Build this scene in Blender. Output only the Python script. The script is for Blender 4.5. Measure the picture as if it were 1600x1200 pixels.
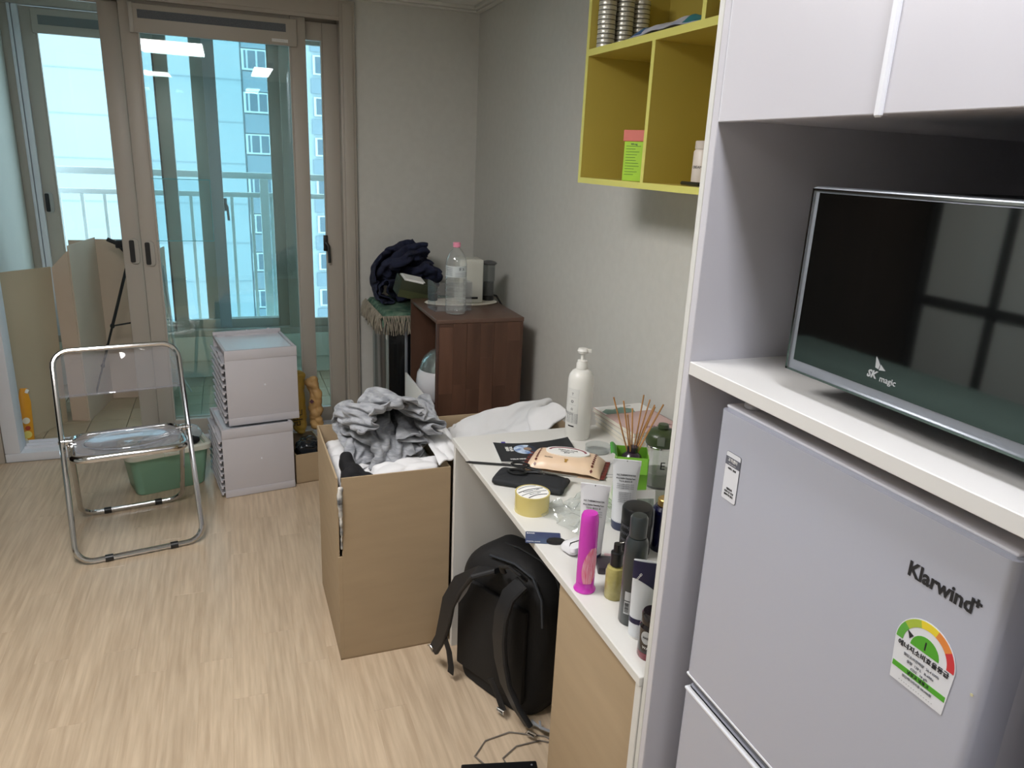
import bpy, bmesh, math, random
import numpy as np
from mathutils import Vector, Matrix, noise
for o in list(bpy.data.objects): bpy.data.objects.remove(o)
SC = bpy.context.scene
COL = SC.collection
R = math.radians
PI = math.pi
random.seed(7)

# ------------------------------------------------------------ camera, world, lights, exposure
CAMH = 1.55
cam_d = bpy.data.cameras.new('camera'); cam = bpy.data.objects.new('camera', cam_d); COL.objects.link(cam)
cam_d.sensor_width = 36; cam_d.lens = 1156.0/1600*36; cam_d.clip_start = .02; cam_d.clip_end = 300
F = 1156.0
_D = np.array([-172, 3800, F]); _D = _D/np.linalg.norm(_D)
_A = np.array([-449, -372, F]); _A = _A/np.linalg.norm(_A); _A = _A-_D*(_A@_D); _A /= np.linalg.norm(_A)
_X = np.cross(_D, _A)
RW = np.stack([_X, _A, -_D])
cm = Matrix(((RW[0][0], -RW[0][1], -RW[0][2], 0), (RW[1][0], -RW[1][1], -RW[1][2], 0),
             (RW[2][0], -RW[2][1], -RW[2][2], CAMH), (0, 0, 0, 1)))
cam.matrix_world = cm
SC.camera = cam
vs = SC.view_settings
vs.view_transform = 'Standard'; vs.look = 'None'; vs.gamma = 1; vs.use_curve_mapping = False
vs.exposure = 0.0
SC.cycles.transparent_max_bounces = 32   # stacked panes and bottles
WORLD_STRENGTH = 4.2
LAMP_STRENGTH = 27
w = bpy.data.worlds.new('sky'); SC.world = w; w.use_nodes = True
bg = w.node_tree.nodes['Background']; bg.inputs[0].default_value = (.68, .87, 1.0, 1); bg.inputs[1].default_value = WORLD_STRENGTH

# ------------------------------------------------------------ materials
def lin(c):
    return tuple(((v/255)/12.92 if v/255 <= .04045 else ((v/255+.055)/1.055)**2.4) for v in c)
MATS = {}
def mat(name, rgb, rough=.5, metal=0, var=0.0, vscale=8, bump=0, bscale=60, stretch=(1, 1, 1), spec=.5, coat=0, trans=0, sheen=0, per_obj=0, rgb2=None, alpha=1):
    if name in MATS: return MATS[name]
    m = bpy.data.materials.new(name); m.use_nodes = True
    nt = m.node_tree; p = nt.nodes['Principled BSDF']
    c = lin(rgb)
    p.inputs['Base Color'].default_value = (*c, 1); p.inputs['Roughness'].default_value = rough
    p.inputs['Metallic'].default_value = metal; p.inputs['Specular IOR Level'].default_value = spec
    p.inputs['Coat Weight'].default_value = coat; p.inputs['Transmission Weight'].default_value = trans
    p.inputs['Sheen Weight'].default_value = sheen
    p.inputs['Alpha'].default_value = alpha
    N = nt.nodes.new; L = nt.links.new
    tc = N('ShaderNodeTexCoord'); mp = N('ShaderNodeMapping'); mp.inputs['Scale'].default_value = stretch
    L(tc.outputs['Object'], mp.inputs[0])
    last = None
    if var > 0 or rgb2:
        nz = N('ShaderNodeTexNoise'); nz.inputs['Scale'].default_value = vscale; nz.inputs['Detail'].default_value = 5
        L(mp.outputs[0], nz.inputs['Vector'])
        cr = N('ShaderNodeValToRGB'); L(nz.outputs['Fac'], cr.inputs[0])
        if rgb2: a, b = c, lin(rgb2)
        else: a, b = tuple(v*(1-var) for v in c), tuple(min(1, v*(1+var)) for v in c)
        cr.color_ramp.elements[0].position = .32; cr.color_ramp.elements[1].position = .68
        cr.color_ramp.elements[0].color = (*a, 1); cr.color_ramp.elements[1].color = (*b, 1)
        last = cr.outputs[0]
        if per_obj:
            oi = N('ShaderNodeObjectInfo'); mr = N('ShaderNodeMapRange')
            mr.inputs[3].default_value = 1-per_obj; mr.inputs[4].default_value = 1+per_obj
            L(oi.outputs['Random'], mr.inputs[0])
            mx = N('ShaderNodeVectorMath'); mx.operation = 'SCALE'; L(last, mx.inputs[0]); L(mr.outputs[0], mx.inputs['Scale'])
            last = mx.outputs[0]
            va = N('ShaderNodeVectorMath'); va.operation = 'ADD'
            sc = N('ShaderNodeVectorMath'); sc.operation = 'SCALE'; sc.inputs[0].default_value = (37, 91, 53)
            L(oi.outputs['Random'], sc.inputs['Scale']); L(tc.outputs['Object'], va.inputs[0]); L(sc.outputs[0], va.inputs[1])
            L(va.outputs[0], mp.inputs[0])
        L(last, p.inputs['Base Color'])
    if bump > 0:
        nb = N('ShaderNodeTexNoise'); nb.inputs['Scale'].default_value = bscale; nb.inputs['Detail'].default_value = 4
        L(mp.outputs[0], nb.inputs['Vector'])
        bp = N('ShaderNodeBump'); bp.inputs['Strength'].default_value = bump; bp.inputs['Distance'].default_value = .004
        L(nb.outputs['Fac'], bp.inputs['Height']); L(bp.outputs[0], p.inputs['Normal'])
    MATS[name] = m; return m
def glass(name, tint, refl=1.0, rough=0.0, ior=1.45, milk=0.0, milkc=(230, 235, 235)):
    if name in MATS: return MATS[name]
    m = bpy.data.materials.new(name); m.use_nodes = True; nt = m.node_tree; nt.nodes.clear()
    N = nt.nodes.new; L = nt.links.new
    out = N('ShaderNodeOutputMaterial'); tr = N('ShaderNodeBsdfTransparent'); gl = N('ShaderNodeBsdfGlossy'); mx = N('ShaderNodeMixShader')
    ge = N('ShaderNodeNewGeometry'); dt = N('ShaderNodeVectorMath'); dt.operation = 'DOT_PRODUCT'
    L(ge.outputs['Normal'], dt.inputs[0]); L(ge.outputs['Incoming'], dt.inputs[1])
    ab_ = N('ShaderNodeMath'); ab_.operation = 'ABSOLUTE'; L(dt.outputs['Value'], ab_.inputs[0])
    om = N('ShaderNodeMath'); om.operation = 'SUBTRACT'; om.inputs[0].default_value = 1; L(ab_.outputs[0], om.inputs[1])
    pw_ = N('ShaderNodeMath'); pw_.operation = 'POWER'; pw_.inputs[1].default_value = 5; L(om.outputs[0], pw_.inputs[0])
    ml = N('ShaderNodeMath'); ml.operation = 'MULTIPLY_ADD'; ml.inputs[1].default_value = .7*refl; ml.inputs[2].default_value = .035*refl; L(pw_.outputs[0], ml.inputs[0])
    tr.inputs[0].default_value = (*tint, 1); gl.inputs['Roughness'].default_value = rough
    L(ml.outputs[0], mx.inputs[0])
    src = tr.outputs[0]
    if milk > 0:
        df = N('ShaderNodeBsdfDiffuse'); df.inputs[0].default_value = (*lin(milkc), 1)
        m2 = N('ShaderNodeMixShader'); m2.inputs[0].default_value = milk; L(src, m2.inputs[1]); L(df.outputs[0], m2.inputs[2]); src = m2.outputs[0]
    L(src, mx.inputs[1]); L(gl.outputs[0], mx.inputs[2]); L(mx.outputs[0], out.inputs[0])
    MATS[name] = m; return m
def emit(name, rgb, s):
    m = bpy.data.materials.new(name); m.use_nodes = True; nt = m.node_tree; p = nt.nodes['Principled BSDF']
    p.inputs['Base Color'].default_value = (*lin(rgb), 1); p.inputs['Emission Color'].default_value = (*lin(rgb), 1); p.inputs['Emission Strength'].default_value = s
    return m

# ------------------------------------------------------------ mesh builder
class B:
    def __init__(s): s.bm = bmesh.new()
    def _tag(s, faces, mi, smooth=True):
        for f in faces: f.material_index = mi; f.smooth = smooth
    def box(s, x0, y0, z0, x1, y1, z1, bev=0, M=None, mi=0, seg=2):
        v = [s.bm.verts.new(p) for p in ((x0, y0, z0), (x1, y0, z0), (x1, y1, z0), (x0, y1, z0), (x0, y0, z1), (x1, y0, z1), (x1, y1, z1), (x0, y1, z1))]
        fs = [s.bm.faces.new([v[i] for i in q]) for q in ((3, 2, 1, 0), (4, 5, 6, 7), (0, 1, 5, 4), (1, 2, 6, 5), (2, 3, 7, 6), (3, 0, 4, 7))]
        if bev > 0:
            es = list({e for f in fs for e in f.edges})
            r = bmesh.ops.bevel(s.bm, geom=es, offset=bev, segments=seg, profile=.5, affect='EDGES')
            vv = set(v for f in r['faces'] for v in f.verts) | set(x for x in v if x.is_valid)
            fs = list({f for x in vv for f in x.link_faces})
            vv = {x for f in fs for x in f.verts}
        else: vv = v
        if M is not None:
            for x in vv: x.co = M @ x.co
        s._tag(fs, mi)
        return s
    def lathe(s, prof, n=28, c=(0, 0, 0), M=None, mi=0, sx=1, sy=1, a0=0, a1=2*PI):
        rings = []; full = abs(a1-a0-2*PI) < 1e-4; k = n if full else n+1
        for r, z in prof:
            if r < 1e-6: rings.append([s.bm.verts.new((c[0], c[1], c[2]+z))]); continue
            rings.append([s.bm.verts.new((c[0]+r*sx*math.cos(a0+(a1-a0)*i/n), c[1]+r*sy*math.sin(a0+(a1-a0)*i/n), c[2]+z)) for i in range(k)])
        fs = []
        for a, b in zip(rings, rings[1:]):
            for i in range(n):
                j = (i+1) % k
                if len(a) == 1 and len(b) == 1: continue
                if len(a) == 1: q = [a[0], b[j], b[i]]
                elif len(b) == 1: q = [a[i], a[j], b[0]]
                else: q = [a[i], a[j], b[j], b[i]]
                try: fs.append(s.bm.faces.new(q))
                except ValueError: pass
        if M is not None:
            for rg in rings:
                for v in rg: v.co = M @ v.co
        s._tag(fs, mi); return s
    def cyl(s, r, z0, z1, n=24, c=(0, 0, 0), M=None, mi=0, r1=None, bev=0):
        r1 = r if r1 is None else r1
        if bev: prof = [(0, z0), (r-bev, z0), (r, z0+bev), (r1, z1-bev), (r1-bev, z1), (0, z1)]
        else: prof = [(0, z0), (r, z0), (r1, z1), (0, z1)]
        return s.lathe(prof, n, c, M, mi)
    def tube(s, pts, r, n=8, closed=False, M=None, mi=0, flat=1.0, taper=None, cap=True):
        pts = [Vector(p) for p in pts]; m = len(pts); rings = []
        up = Vector((0, 0, 1)); prev = None
        for i, p in enumerate(pts):
            if closed: t = pts[(i+1) % m]-pts[i-1]
            else: t = pts[min(i+1, m-1)]-pts[max(i-1, 0)]
            if t.length < 1e-9: t = Vector((0, 0, 1))
            t.normalize()
            if prev is None:
                a = up.cross(t)
                if a.length < .05: a = Vector((1, 0, 0)).cross(t)
            else: a = prev-t*prev.dot(t)
            a.normalize(); b = t.cross(a); prev = a
            rr = r if taper is None else r*taper(i/(m-1))
            rings.append([s.bm.verts.new(p+a*rr*math.cos(2*PI*k/n)+b*rr*flat*math.sin(2*PI*k/n)) for k in range(n)])
        fs = []
        for i in range(m if closed else m-1):
            A, Bq = rings[i], rings[(i+1) % m]
            for k in range(n): fs.append(s.bm.faces.new([A[k], A[(k+1) % n], Bq[(k+1) % n], Bq[k]]))
        if not closed and cap:
            fs.append(s.bm.faces.new(rings[0][::-1])); fs.append(s.bm.faces.new(rings[-1]))
        if M is not None:
            for rg in rings:
                for v in rg: v.co = M @ v.co
        s._tag(fs, mi); return s
    def strap(s, pts, wdir, w, t, M=None, mi=0):
        """flat band along pts; wdir(i)->width direction"""
        pts = [Vector(p) for p in pts]; m = len(pts); rings = []
        for i, p in enumerate(pts):
            tg = (pts[min(i+1, m-1)]-pts[max(i-1, 0)]).normalized()
            wd = Vector(wdir(i) if callable(wdir) else wdir); wd = (wd-tg*wd.dot(tg)).normalized(); nn = tg.cross(wd)
            ww = w(i/(m-1)) if callable(w) else w
            q = []
            for a, b in ((-1, -.4), (-.86, -1), (.86, -1), (1, -.4), (1, .4), (.86, 1), (-.86, 1), (-1, .4)): q.append(s.bm.verts.new(p+wd*ww/2*a+nn*t/2*b))
            rings.append(q)
        fs = []
        for A, Bq in zip(rings, rings[1:]):
            for k in range(8): fs.append(s.bm.faces.new([A[k], A[(k+1) % 8], Bq[(k+1) % 8], Bq[k]]))
        fs.append(s.bm.faces.new(rings[0][::-1])); fs.append(s.bm.faces.new(rings[-1]))
        if M is not None:
            for rg in rings:
                for v in rg: v.co = M @ v.co
        s._tag(fs, mi); return s
    def prism(s, poly, z0, z1, M=None, mi=0):
        a = [s.bm.verts.new((x, y, z0)) for x, y in poly]; b = [s.bm.verts.new((x, y, z1)) for x, y in poly]; n = len(poly)
        fs = [s.bm.faces.new(a[::-1]), s.bm.faces.new(b)]
        for i in range(n): fs.append(s.bm.faces.new([a[i], a[(i+1) % n], b[(i+1) % n], b[i]]))
        if M is not None:
            for v in a+b: v.co = M @ v.co
        s._tag(fs, mi); return s
    def sheet(s, f, nu, nv, th=.002, M=None, mi=0):
        """two-sided thick grid; f(u,v)->point"""
        P = [[Vector(f(i/nu, j/nv)) for j in range(nv+1)] for i in range(nu+1)]
        def nrm(i, j):
            a = P[min(i+1, nu)][j]-P[max(i-1, 0)][j]; b = P[i][min(j+1, nv)]-P[i][max(j-1, 0)]
            n = a.cross(b); return n.normalized() if n.length > 0 else Vector((0, 0, 1))
        T = [[s.bm.verts.new(P[i][j]+nrm(i, j)*th/2) for j in range(nv+1)] for i in range(nu+1)]
        U = [[s.bm.verts.new(P[i][j]-nrm(i, j)*th/2) for j in range(nv+1)] for i in range(nu+1)]
        fs = []
        for i in range(nu):
            for j in range(nv):
                fs.append(s.bm.faces.new([T[i][j], T[i+1][j], T[i+1][j+1], T[i][j+1]]))
                fs.append(s.bm.faces.new([U[i][j+1], U[i+1][j+1], U[i+1][j], U[i][j]]))
        for i in range(nu):
            fs.append(s.bm.faces.new([U[i][0], U[i+1][0], T[i+1][0], T[i][0]])); fs.append(s.bm.faces.new([T[i][nv], T[i+1][nv], U[i+1][nv], U[i][nv]]))
        for j in range(nv):
            fs.append(s.bm.faces.new([T[0][j], T[0][j+1], U[0][j+1], U[0][j]])); fs.append(s.bm.faces.new([U[nu][j], U[nu][j+1], T[nu][j+1], T[nu][j]]))
        if M is not None:
            for rr in T+U:
                for v in rr: v.co = M @ v.co
        s._tag(fs, mi); return s
    def ball(s, c, r, sub=3, M=None):
        g = bmesh.ops.create_icosphere(s.bm, subdivisions=sub, radius=1)
        for v in g['verts']:
            v.co = Vector((v.co.x*r[0], v.co.y*r[1], v.co.z*r[2]))
            if M is not None: v.co = M @ v.co
            v.co += Vector(c)
        return s
    def mesh(s, name, mats, ang=35):
        me = bpy.data.meshes.new(name); bmesh.ops.recalc_face_normals(s.bm, faces=s.bm.faces)
        s.bm.to_mesh(me); s.bm.free()
        for m in (mats if isinstance(mats, (list, tuple)) else [mats]): me.materials.append(m)
        try: me.set_sharp_from_angle(angle=R(ang))
        except Exception: pass
        return me
    def out(s, name, mats, parent=None, label=None, kind=None, ang=35, loc=None, rotz=0):
        o = bpy.data.objects.new(name, s.mesh(name, mats, ang)); COL.objects.link(o)
        if parent: o.parent = parent
        if loc is not None: o.location = loc
        if rotz: o.rotation_euler = (0, 0, rotz)
        if label: o['label'] = label
        if kind: o['kind'] = kind
        return o
def thing(name, label, cat, loc=(0, 0, 0), rotz=0, group=None, rot=None):
    o = bpy.data.objects.new(name, None); COL.objects.link(o); o.empty_display_size = .05
    o.location = loc; o.rotation_euler = rot if rot else (0, 0, rotz); o['label'] = label; o['category'] = cat
    if group: o['group'] = group
    return o
def tag(o, label, cat, group=None):
    o['label'] = label; o['category'] = cat
    if group: o['group'] = group
    return o
def struct(o): o['kind'] = 'structure'; return o
def kids(o): return [c for c in COL.objects if c.parent == o]
def copy_tree(o, parent=None):
    c = o.copy(); COL.objects.link(c)
    if parent: c.parent = parent
    for ch in kids(o): copy_tree(ch, c)
    return c
def arc(cx, cy, r, a0, a1, n=8): return [(cx+r*math.cos(R(a0+(a1-a0)*i/n)), cy+r*math.sin(R(a0+(a1-a0)*i/n))) for i in range(n+1)]
def rrect(x0, y0, x1, y1, r, n=5):
    return arc(x1-r, y1-r, r, 0, 90, n)+arc(x0+r, y1-r, r, 90, 180, n)+arc(x0+r, y0+r, r, 180, 270, n)+arc(x1-r, y0+r, r, 270, 360, n)
def frame(o, xd, yd):
    xd = Vector(xd).normalized(); yd = Vector(yd).normalized(); zd = xd.cross(yd)
    return Matrix(((xd.x, yd.x, zd.x, o[0]), (xd.y, yd.y, zd.y, o[1]), (xd.z, yd.z, zd.z, o[2]), (0, 0, 0, 1)))
def text(body, size, M, m, parent, name='lettering', align='CENTER', ext=.0002, cyl=0, space=1.0, bold=0, sx=1, shear=0, res=2):
    cu = bpy.data.curves.new(name, 'FONT'); cu.body = body; cu.size = size; cu.align_x = align; cu.align_y = 'CENTER'; cu.extrude = ext
    cu.space_line = space; cu.offset = bold; cu.resolution_u = res; cu.shear = shear
    t = bpy.data.objects.new('tmp', cu); COL.objects.link(t)
    dg = bpy.context.evaluated_depsgraph_get(); me = bpy.data.meshes.new_from_object(t.evaluated_get(dg))
    bpy.data.objects.remove(t)
    for v in me.vertices:
        x, y, z = v.co; x *= sx
        if cyl: v.co = M @ Vector(((cyl+z)*math.sin(x/cyl), -(cyl+z)*math.cos(x/cyl), y))
        else: v.co = M @ Vector((x, y, z))
    me.materials.clear(); me.materials.append(m)
    o = bpy.data.objects.new(name, me); COL.objects.link(o)
    if parent: o.parent = parent
    return o
def wrap(b, r, a0, a1, z0, z1, th=.0004, n=10, mi=0, c=(0, 0, 0), r1=None):
    """curved label on a cylinder; angles in degrees measured from local -y, positive towards +x"""
    r1 = r if r1 is None else r1
    def f(u, v):
        a = R(a0+(a1-a0)*u); rr = r+(r1-r)*v+th
        return (c[0]+rr*math.sin(a), c[1]-rr*math.cos(a), c[2]+z0+(z1-z0)*v)
    b.sheet(f, n, 1, th, mi=mi); return b
def face_cam(x, y, off=0): return math.atan2(y, x)-PI/2+R(off)
def fold(p, seed, k=14, warp=.6, amp=.012):
    q = Vector((p[0]+seed*3.1, p[1]-seed*1.7, p[2]+seed))
    wv = noise.noise_vector(q*6.5)*warp; w2 = noise.noise_vector(q*14)*.12
    d = 0
    for i, (dx, dy, dz) in enumerate(((.8, .5, .6), (-.5, .8, .7), (.2, -.7, 1.1))):
        t = (q.x*dx+q.y*dy+q.z*dz)*k*2.6*(1+.3*i)+(wv[i]+w2[i])*7
        d += (abs(math.sin(t))**.55-.64)*(1-.3*i)
    return d*amp*.8+noise.noise(q*60)*amp*.12
def cloth_heap(name, b, mats, parent=None, vox=.012, k=14, warp=.6, amp=.012, seed=1, smooth=6, label=None, fine=1, clamp=None, post=None):
    """joins blobs and rolls into one cloth mass and presses folds into it"""
    me = b.mesh('tmp', mats); o = bpy.data.objects.new('tmp', me); COL.objects.link(o)
    md = o.modifiers.new('r', 'REMESH'); md.mode = 'VOXEL'; md.voxel_size = vox
    sm = o.modifiers.new('s', 'SMOOTH'); sm.iterations = smooth; sm.factor = .6
    if fine: sb = o.modifiers.new('u', 'SUBSURF'); sb.levels = fine; sb.render_levels = fine
    dg = bpy.context.evaluated_depsgraph_get(); m2 = bpy.data.meshes.new_from_object(o.evaluated_get(dg))
    bpy.data.objects.remove(o)
    m2.update(); N = [v.normal.copy() for v in m2.vertices]
    for v, n in zip(m2.vertices, N):
        v.co += n*fold(v.co, seed, k, warp, amp)
        if clamp: v.co = clamp(v.co)
    for p in m2.polygons: p.use_smooth = True
    m2.materials.clear()
    for m in (mats if isinstance(mats, (list, tuple)) else [mats]): m2.materials.append(m)
    m2.name = name
    o = bpy.data.objects.new(name, m2); COL.objects.link(o)
    if parent: o.parent = parent
    if label: o['label'] = label
    return o

# ------------------------------------------------------------ palette
M_wall = mat('wallpaper', (208, 207, 201), .9, var=.02, vscale=30, bump=.12, bscale=220)
M_ceil = mat('ceiling_paper', (232, 231, 226), .9, var=.02, vscale=20)
M_beige = mat('beige_frame', (178, 170, 159), .42, var=.02, vscale=3)
M_beige_d = mat('beige_frame_shadow', (150, 140, 127), .5, var=.02, vscale=3)
M_pvc = mat('white_pvc', (222, 224, 230), .38, var=.01)
M_plank = mat('oak_laminate', (182, 161, 136), .34, var=.1, vscale=5, bump=.06, bscale=18, stretch=(14, .9, 1), per_obj=.045, rgb2=(206, 186, 160))
M_tile = mat('beige_tile', (166, 150, 126), .3, var=.06, vscale=4, per_obj=.04, rgb2=(182, 167, 142))
M_grout = mat('grout', (215, 208, 190), .9, var=.05)
M_white = mat('white_laminate', (214, 213, 211), .38, var=.008, vscale=4)
M_whitec = mat('white_cabinet', (196, 195, 202), .32, var=.006, vscale=4)
M_desk = mat('desk_white', (212, 211, 207), .35, var=.008, vscale=5)
M_fridge = mat('fridge_white', (182, 184, 196), .3, var=.006, vscale=3, coat=.2)
M_chrome = mat('chrome', (205, 205, 205), .13, metal=1)
M_black = mat('black_plastic', (22, 23, 25), .35, var=.05)
M_blackm = mat('black_matt', (20, 20, 22), .6, var=.1, vscale=40)
M_card = mat('kraft_card', (166, 145, 116), .8, var=.035, vscale=5, stretch=(1, 1, 6), bump=.06, bscale=30)
M_cardin = mat('kraft_inside', (150, 124, 94), .85, var=.04, vscale=6)
M_cardbal = mat('kraft_pale', (200, 180, 160), .8, var=.04, vscale=3)
M_yel = mat('lime_laminate', (186, 168, 78), .5, var=.015, vscale=4)
M_yeledge = mat('lime_edge', (206, 202, 108), .5, var=.015, vscale=8)
M_ink = mat('black_ink', (30, 30, 34), .6)
M_inkg = mat('grey_ink', (110, 112, 118), .6)
M_paper = mat('white_paper', (232, 232, 230), .7, var=.01)
M_darkglass = mat('dark_glass', (12, 13, 13), .04, spec=.6); M_darkglass.node_tree.nodes['Principled BSDF'].inputs['IOR'].default_value = 2.35
M_glass = glass('window_glass', (.93, .985, .99), .9)
M_glass_in = glass('inner_door_glass', (.90, .963, .968), 1.9)
M_acrylic = glass('clear_acrylic', (.95, .955, .97), 1.5, .02, milk=.03, milkc=(225, 225, 232))
M_clear = glass('clear_plastic', (.97, .98, .98), 2.4, .04, milk=.09)


# ============================================================ SETTING
WY = 4.09; WX = 1.30; LX = -1.70; BY = -1.6; CZ = 2.27
# floor: base slab plus laminate planks
b = B(); b.box(LX-.1, BY-.1, -.08, WX+.1, 4.03, -.008)
floor = struct(b.out('floor', M_grout))
pw, pl = .0955, .86
proto = {}
nx = int((WX-LX)/pw)+1
random.seed(3)
for i in range(nx):
    x0 = LX+i*pw; x1 = min(x0+pw, WX); off = random.random()*pl
    y = BY-off
    while y < 4.03:
        y0 = max(y, BY); y1 = min(y+pl, 4.03); y += pl
        if y1-y0 < .05: continue
        L_ = round(y1-y0, 3); W_ = round(x1-x0, 3)
        if (L_, W_) not in proto:
            bb = B(); bb.box(0, 0, -.008, W_-.0003, L_-.0003, 0, bev=.0004, seg=1); proto[(L_, W_)] = bb.mesh('plank', M_plank)
        o = bpy.data.objects.new('plank', proto[(L_, W_)]); COL.objects.link(o); o.location = (x0, y0, 0); o.parent = floor
# walls
b = B(); b.box(WX, BY, 0, WX+.1, WY+.1, CZ+.12); struct(b.out('wall_right', M_wall))
b = B(); b.box(.64, WY, 0, WX, WY+.16, CZ+.12); b.box(.566, WY-.06, -.01, WX, WY, 0); b.box(LX, WY-.02, 0, -1.30, WY+.16, CZ+.12); b.box(-1.30, WY, 2.255, .64, WY+.16, CZ+.12)
struct(b.out('wall_back', M_wall))
b = B(); b.box(LX-.1, BY, 0, LX, WY+.16, CZ+.12); struct(b.out('wall_left', M_wall))
b = B(); b.box(LX, BY-.1, 0, WX, BY, CZ+.12); struct(b.out('wall_front', M_wall))
b = B(); b.box(LX, BY, CZ+.03, WX, WY, CZ+.12); struct(b.out('ceiling', M_ceil))
# ceiling cove moulding
b = B()
for z0, z1, d in ((CZ+.012, CZ+.03, .045), (CZ, CZ+.012, .026)):
    b.box(LX, WY-d, z0, WX, WY, z1, bev=.004); b.box(WX-d, BY, z0, WX, WY-d, z1, bev=.004); b.box(LX, BY, z0, LX+d, WY-d, z1, bev=.004)
struct(b.out('trim_1', mat('moulding', (222, 221, 214), .6)))
b = B(); b.box(.64, WY-.009, 0, WX, WY, .07, bev=.002); b.box(WX-.009, .9, 0, WX, WY-.009, .07, bev=.002)
struct(b.out('baseboard_right', M_whitec))

# ---- opening frame with two stacked sliding leaves
b = B()
b.box(.565, WY-.035, 0, .64, WY+.16, 2.255, bev=.003)
b.box(.578, WY-.047, 0, .627, WY-.035, 2.24, bev=.003)
b.box(-1.19, WY-.035, 2.182, .565, WY+.16, 2.257, bev=.003)
b.box(-1.30, WY-.06, 0, -1.115, WY+.16, 2.19, bev=.003)
b.box(-1.115, WY+.08, 2.15, .565, WY+.095, 2.182); b.box(-1.115, WY-.03, 2.165, .565, WY-.015, 2.182)
window1 = struct(b.out('window_1', M_beige))
b = B()   # white sill and left jamb
b.box(-1.112, WY-.059, .0455, -1.045, WY+.06, 2.18, bev=.004)
b.box(-1.112, WY-.059, 0, .565, WY+.13, .045, bev=.004)
for yy in (WY+.0, WY+.045, WY+.09): b.box(-1.04, yy, .045, .565, yy+.006, .058)
b.out('sill', M_pvc, window1, label='white sill and left jamb of the balcony door')
def leaf(x0, x1, y, st, name, gl, z0=.05, z1=2.13, vent=True, handle=None, inner_w=.006, rail=.09, top=.09, fr=M_beige, d=.034, label=None, parent=None):
    bb = B()
    bb.box(x0, y, z0, x0+st, y+d, z1, bev=.004); bb.box(x1-st, y, z0, x1, y+d, z1, bev=.004)
    bb.box(x0+st, y+.001, z0, x1-st, y+d-.001, z0+rail, bev=.003); bb.box(x0+st, y+.001, z1-top, x1-st, y+d-.001, z1, bev=.003)
    # glazing bead
    for a0, a1 in ((x0+st, x0+st+.008), (x1-st-.008, x1-st)): bb.box(a0, y-.001+.004, z0+rail, a1, y+d-.004, z1-top)
    o = bb.out(name, fr, parent, label=label)
    g = B(); g.box(x0+st, y+d*.5-.003, z0+rail-.005, x1-st, y+d*.5+.003, z1-top+.005); g.out('pane', gl, o)
    return o
# rear leaf A (further from the room) and front leaf B
leafA = leaf(-.505, .575, WY+.045, .085, 'rear_sash', M_glass_in, label='rear sliding sash with tinted pane', parent=window1, z1=2.158, top=.085)
leafB = leaf(-.415, .405, WY-.004, .072, 'front_sash', M_glass_in, label='front sliding sash with vent bar at its top', parent=window1, z1=2.178)
# vent bar on front sash
def vent(parent, x0, x1, y, z0, z1, brand=True):
    o = B().box(x0, y-.022, z0, x1, y, z1, bev=.004).out('vent_bar', M_beige, parent)
    return o
vB = vent(window1, -.372, .362, WY-.004, 2.028, 2.15)
b = B(); b.box(-.335, WY-.0275, 2.089, .312, WY-.0255, 2.125); b.out('vent_grille', mat('vent_mesh', (92, 96, 102), .6, var=.2, vscale=300), vB)
b = B(); b.box(-.372, WY-.029, 2.026, -.352, WY-.026, 2.152, bev=.002); b.out('end_cap', mat('cap_grey', (178, 172, 164), .4), vB)
b = B(); b.box(.245, WY-.0275, 2.042, .32, WY-.026, 2.056); b.out('rating_label', M_paper, vB)
text('— — — —', .0085, frame((.283, WY-.0278, 2.049), (1, 0, 0), (0, 0, 1)), M_inkg, window1)
def door_handle(x, y, z, parent, black=.5):
    h = B().prism(rrect(-.021, -.062, .021, .062, .02), 0, .014, M=frame((x, y, z), (1, 0, 0), (0, 0, 1))).out('handle', mat('satin_metal', (176, 174, 170), .3, metal=.8), parent)
    B().prism(rrect(-.021, -.055, .002, .055, .007), .0145, .0165, M=frame((x, y, z), (1, 0, 0), (0, 0, 1))).out('grip', M_black, parent, label='black grip recess')
door_handle(-.452, WY+.045, 1.03, window1); door_handle(-.378, WY-.004, 1.025, window1)
def lever(x, y, z, parent, col, s=1):
    bb = B(); bb.box(x-.012, y-.012, z-.03, x+.012, y, z+.055, bev=.003); bb.tube([(x, y-.02, z+.02), (x+.012*s, y-.03, z), (x+.016*s, y-.03, z-.09)], .008, 8)
    bb.out('lever_handle', col, parent)
lever(.478, WY+.045, 1.06, window1, M_black)
# ---- balcony
BX0 = -1.16; BX1 = 1.4; BO = 5.36
M_bwall = mat('balcony_paint', (196, 196, 188), .85, var=.02, vscale=4, bump=.1, bscale=60)
b = B(); b.box(BX0-.2, WY+.16, 0, BX0, BO+.25, 2.45); struct(b.out('wall_balcony_left', M_bwall))
b = B(); b.box(BX1, WY+.16, 0, BX1+.2, BO+.25, 2.45); struct(b.out('wall_balcony_right', M_bwall))
b = B(); b.box(BX0, WY+.16, 2.38, BX1, BO+.25, 2.5); struct(b.out('ceiling_balcony', M_ceil))
b = B(); b.box(BX0, BO+.03, -.03, BX1, BO+.2, .29); b.box(BX0, BO, .12, BX1, BO+.03, .29, bev=.003)
struct(b.out('wall_parapet', mat('parapet_paint', (214, 217, 204), .8, var=.02)))
b = B(); b.box(BX0, 4.03, -.06, BX1, BO+.05, -.012); bfloor = struct(b.out('floor_balcony', M_grout))
ts, g_ = .2, .004; cache = {}
tw = .1955
ix = 0; x = -1.21
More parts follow.
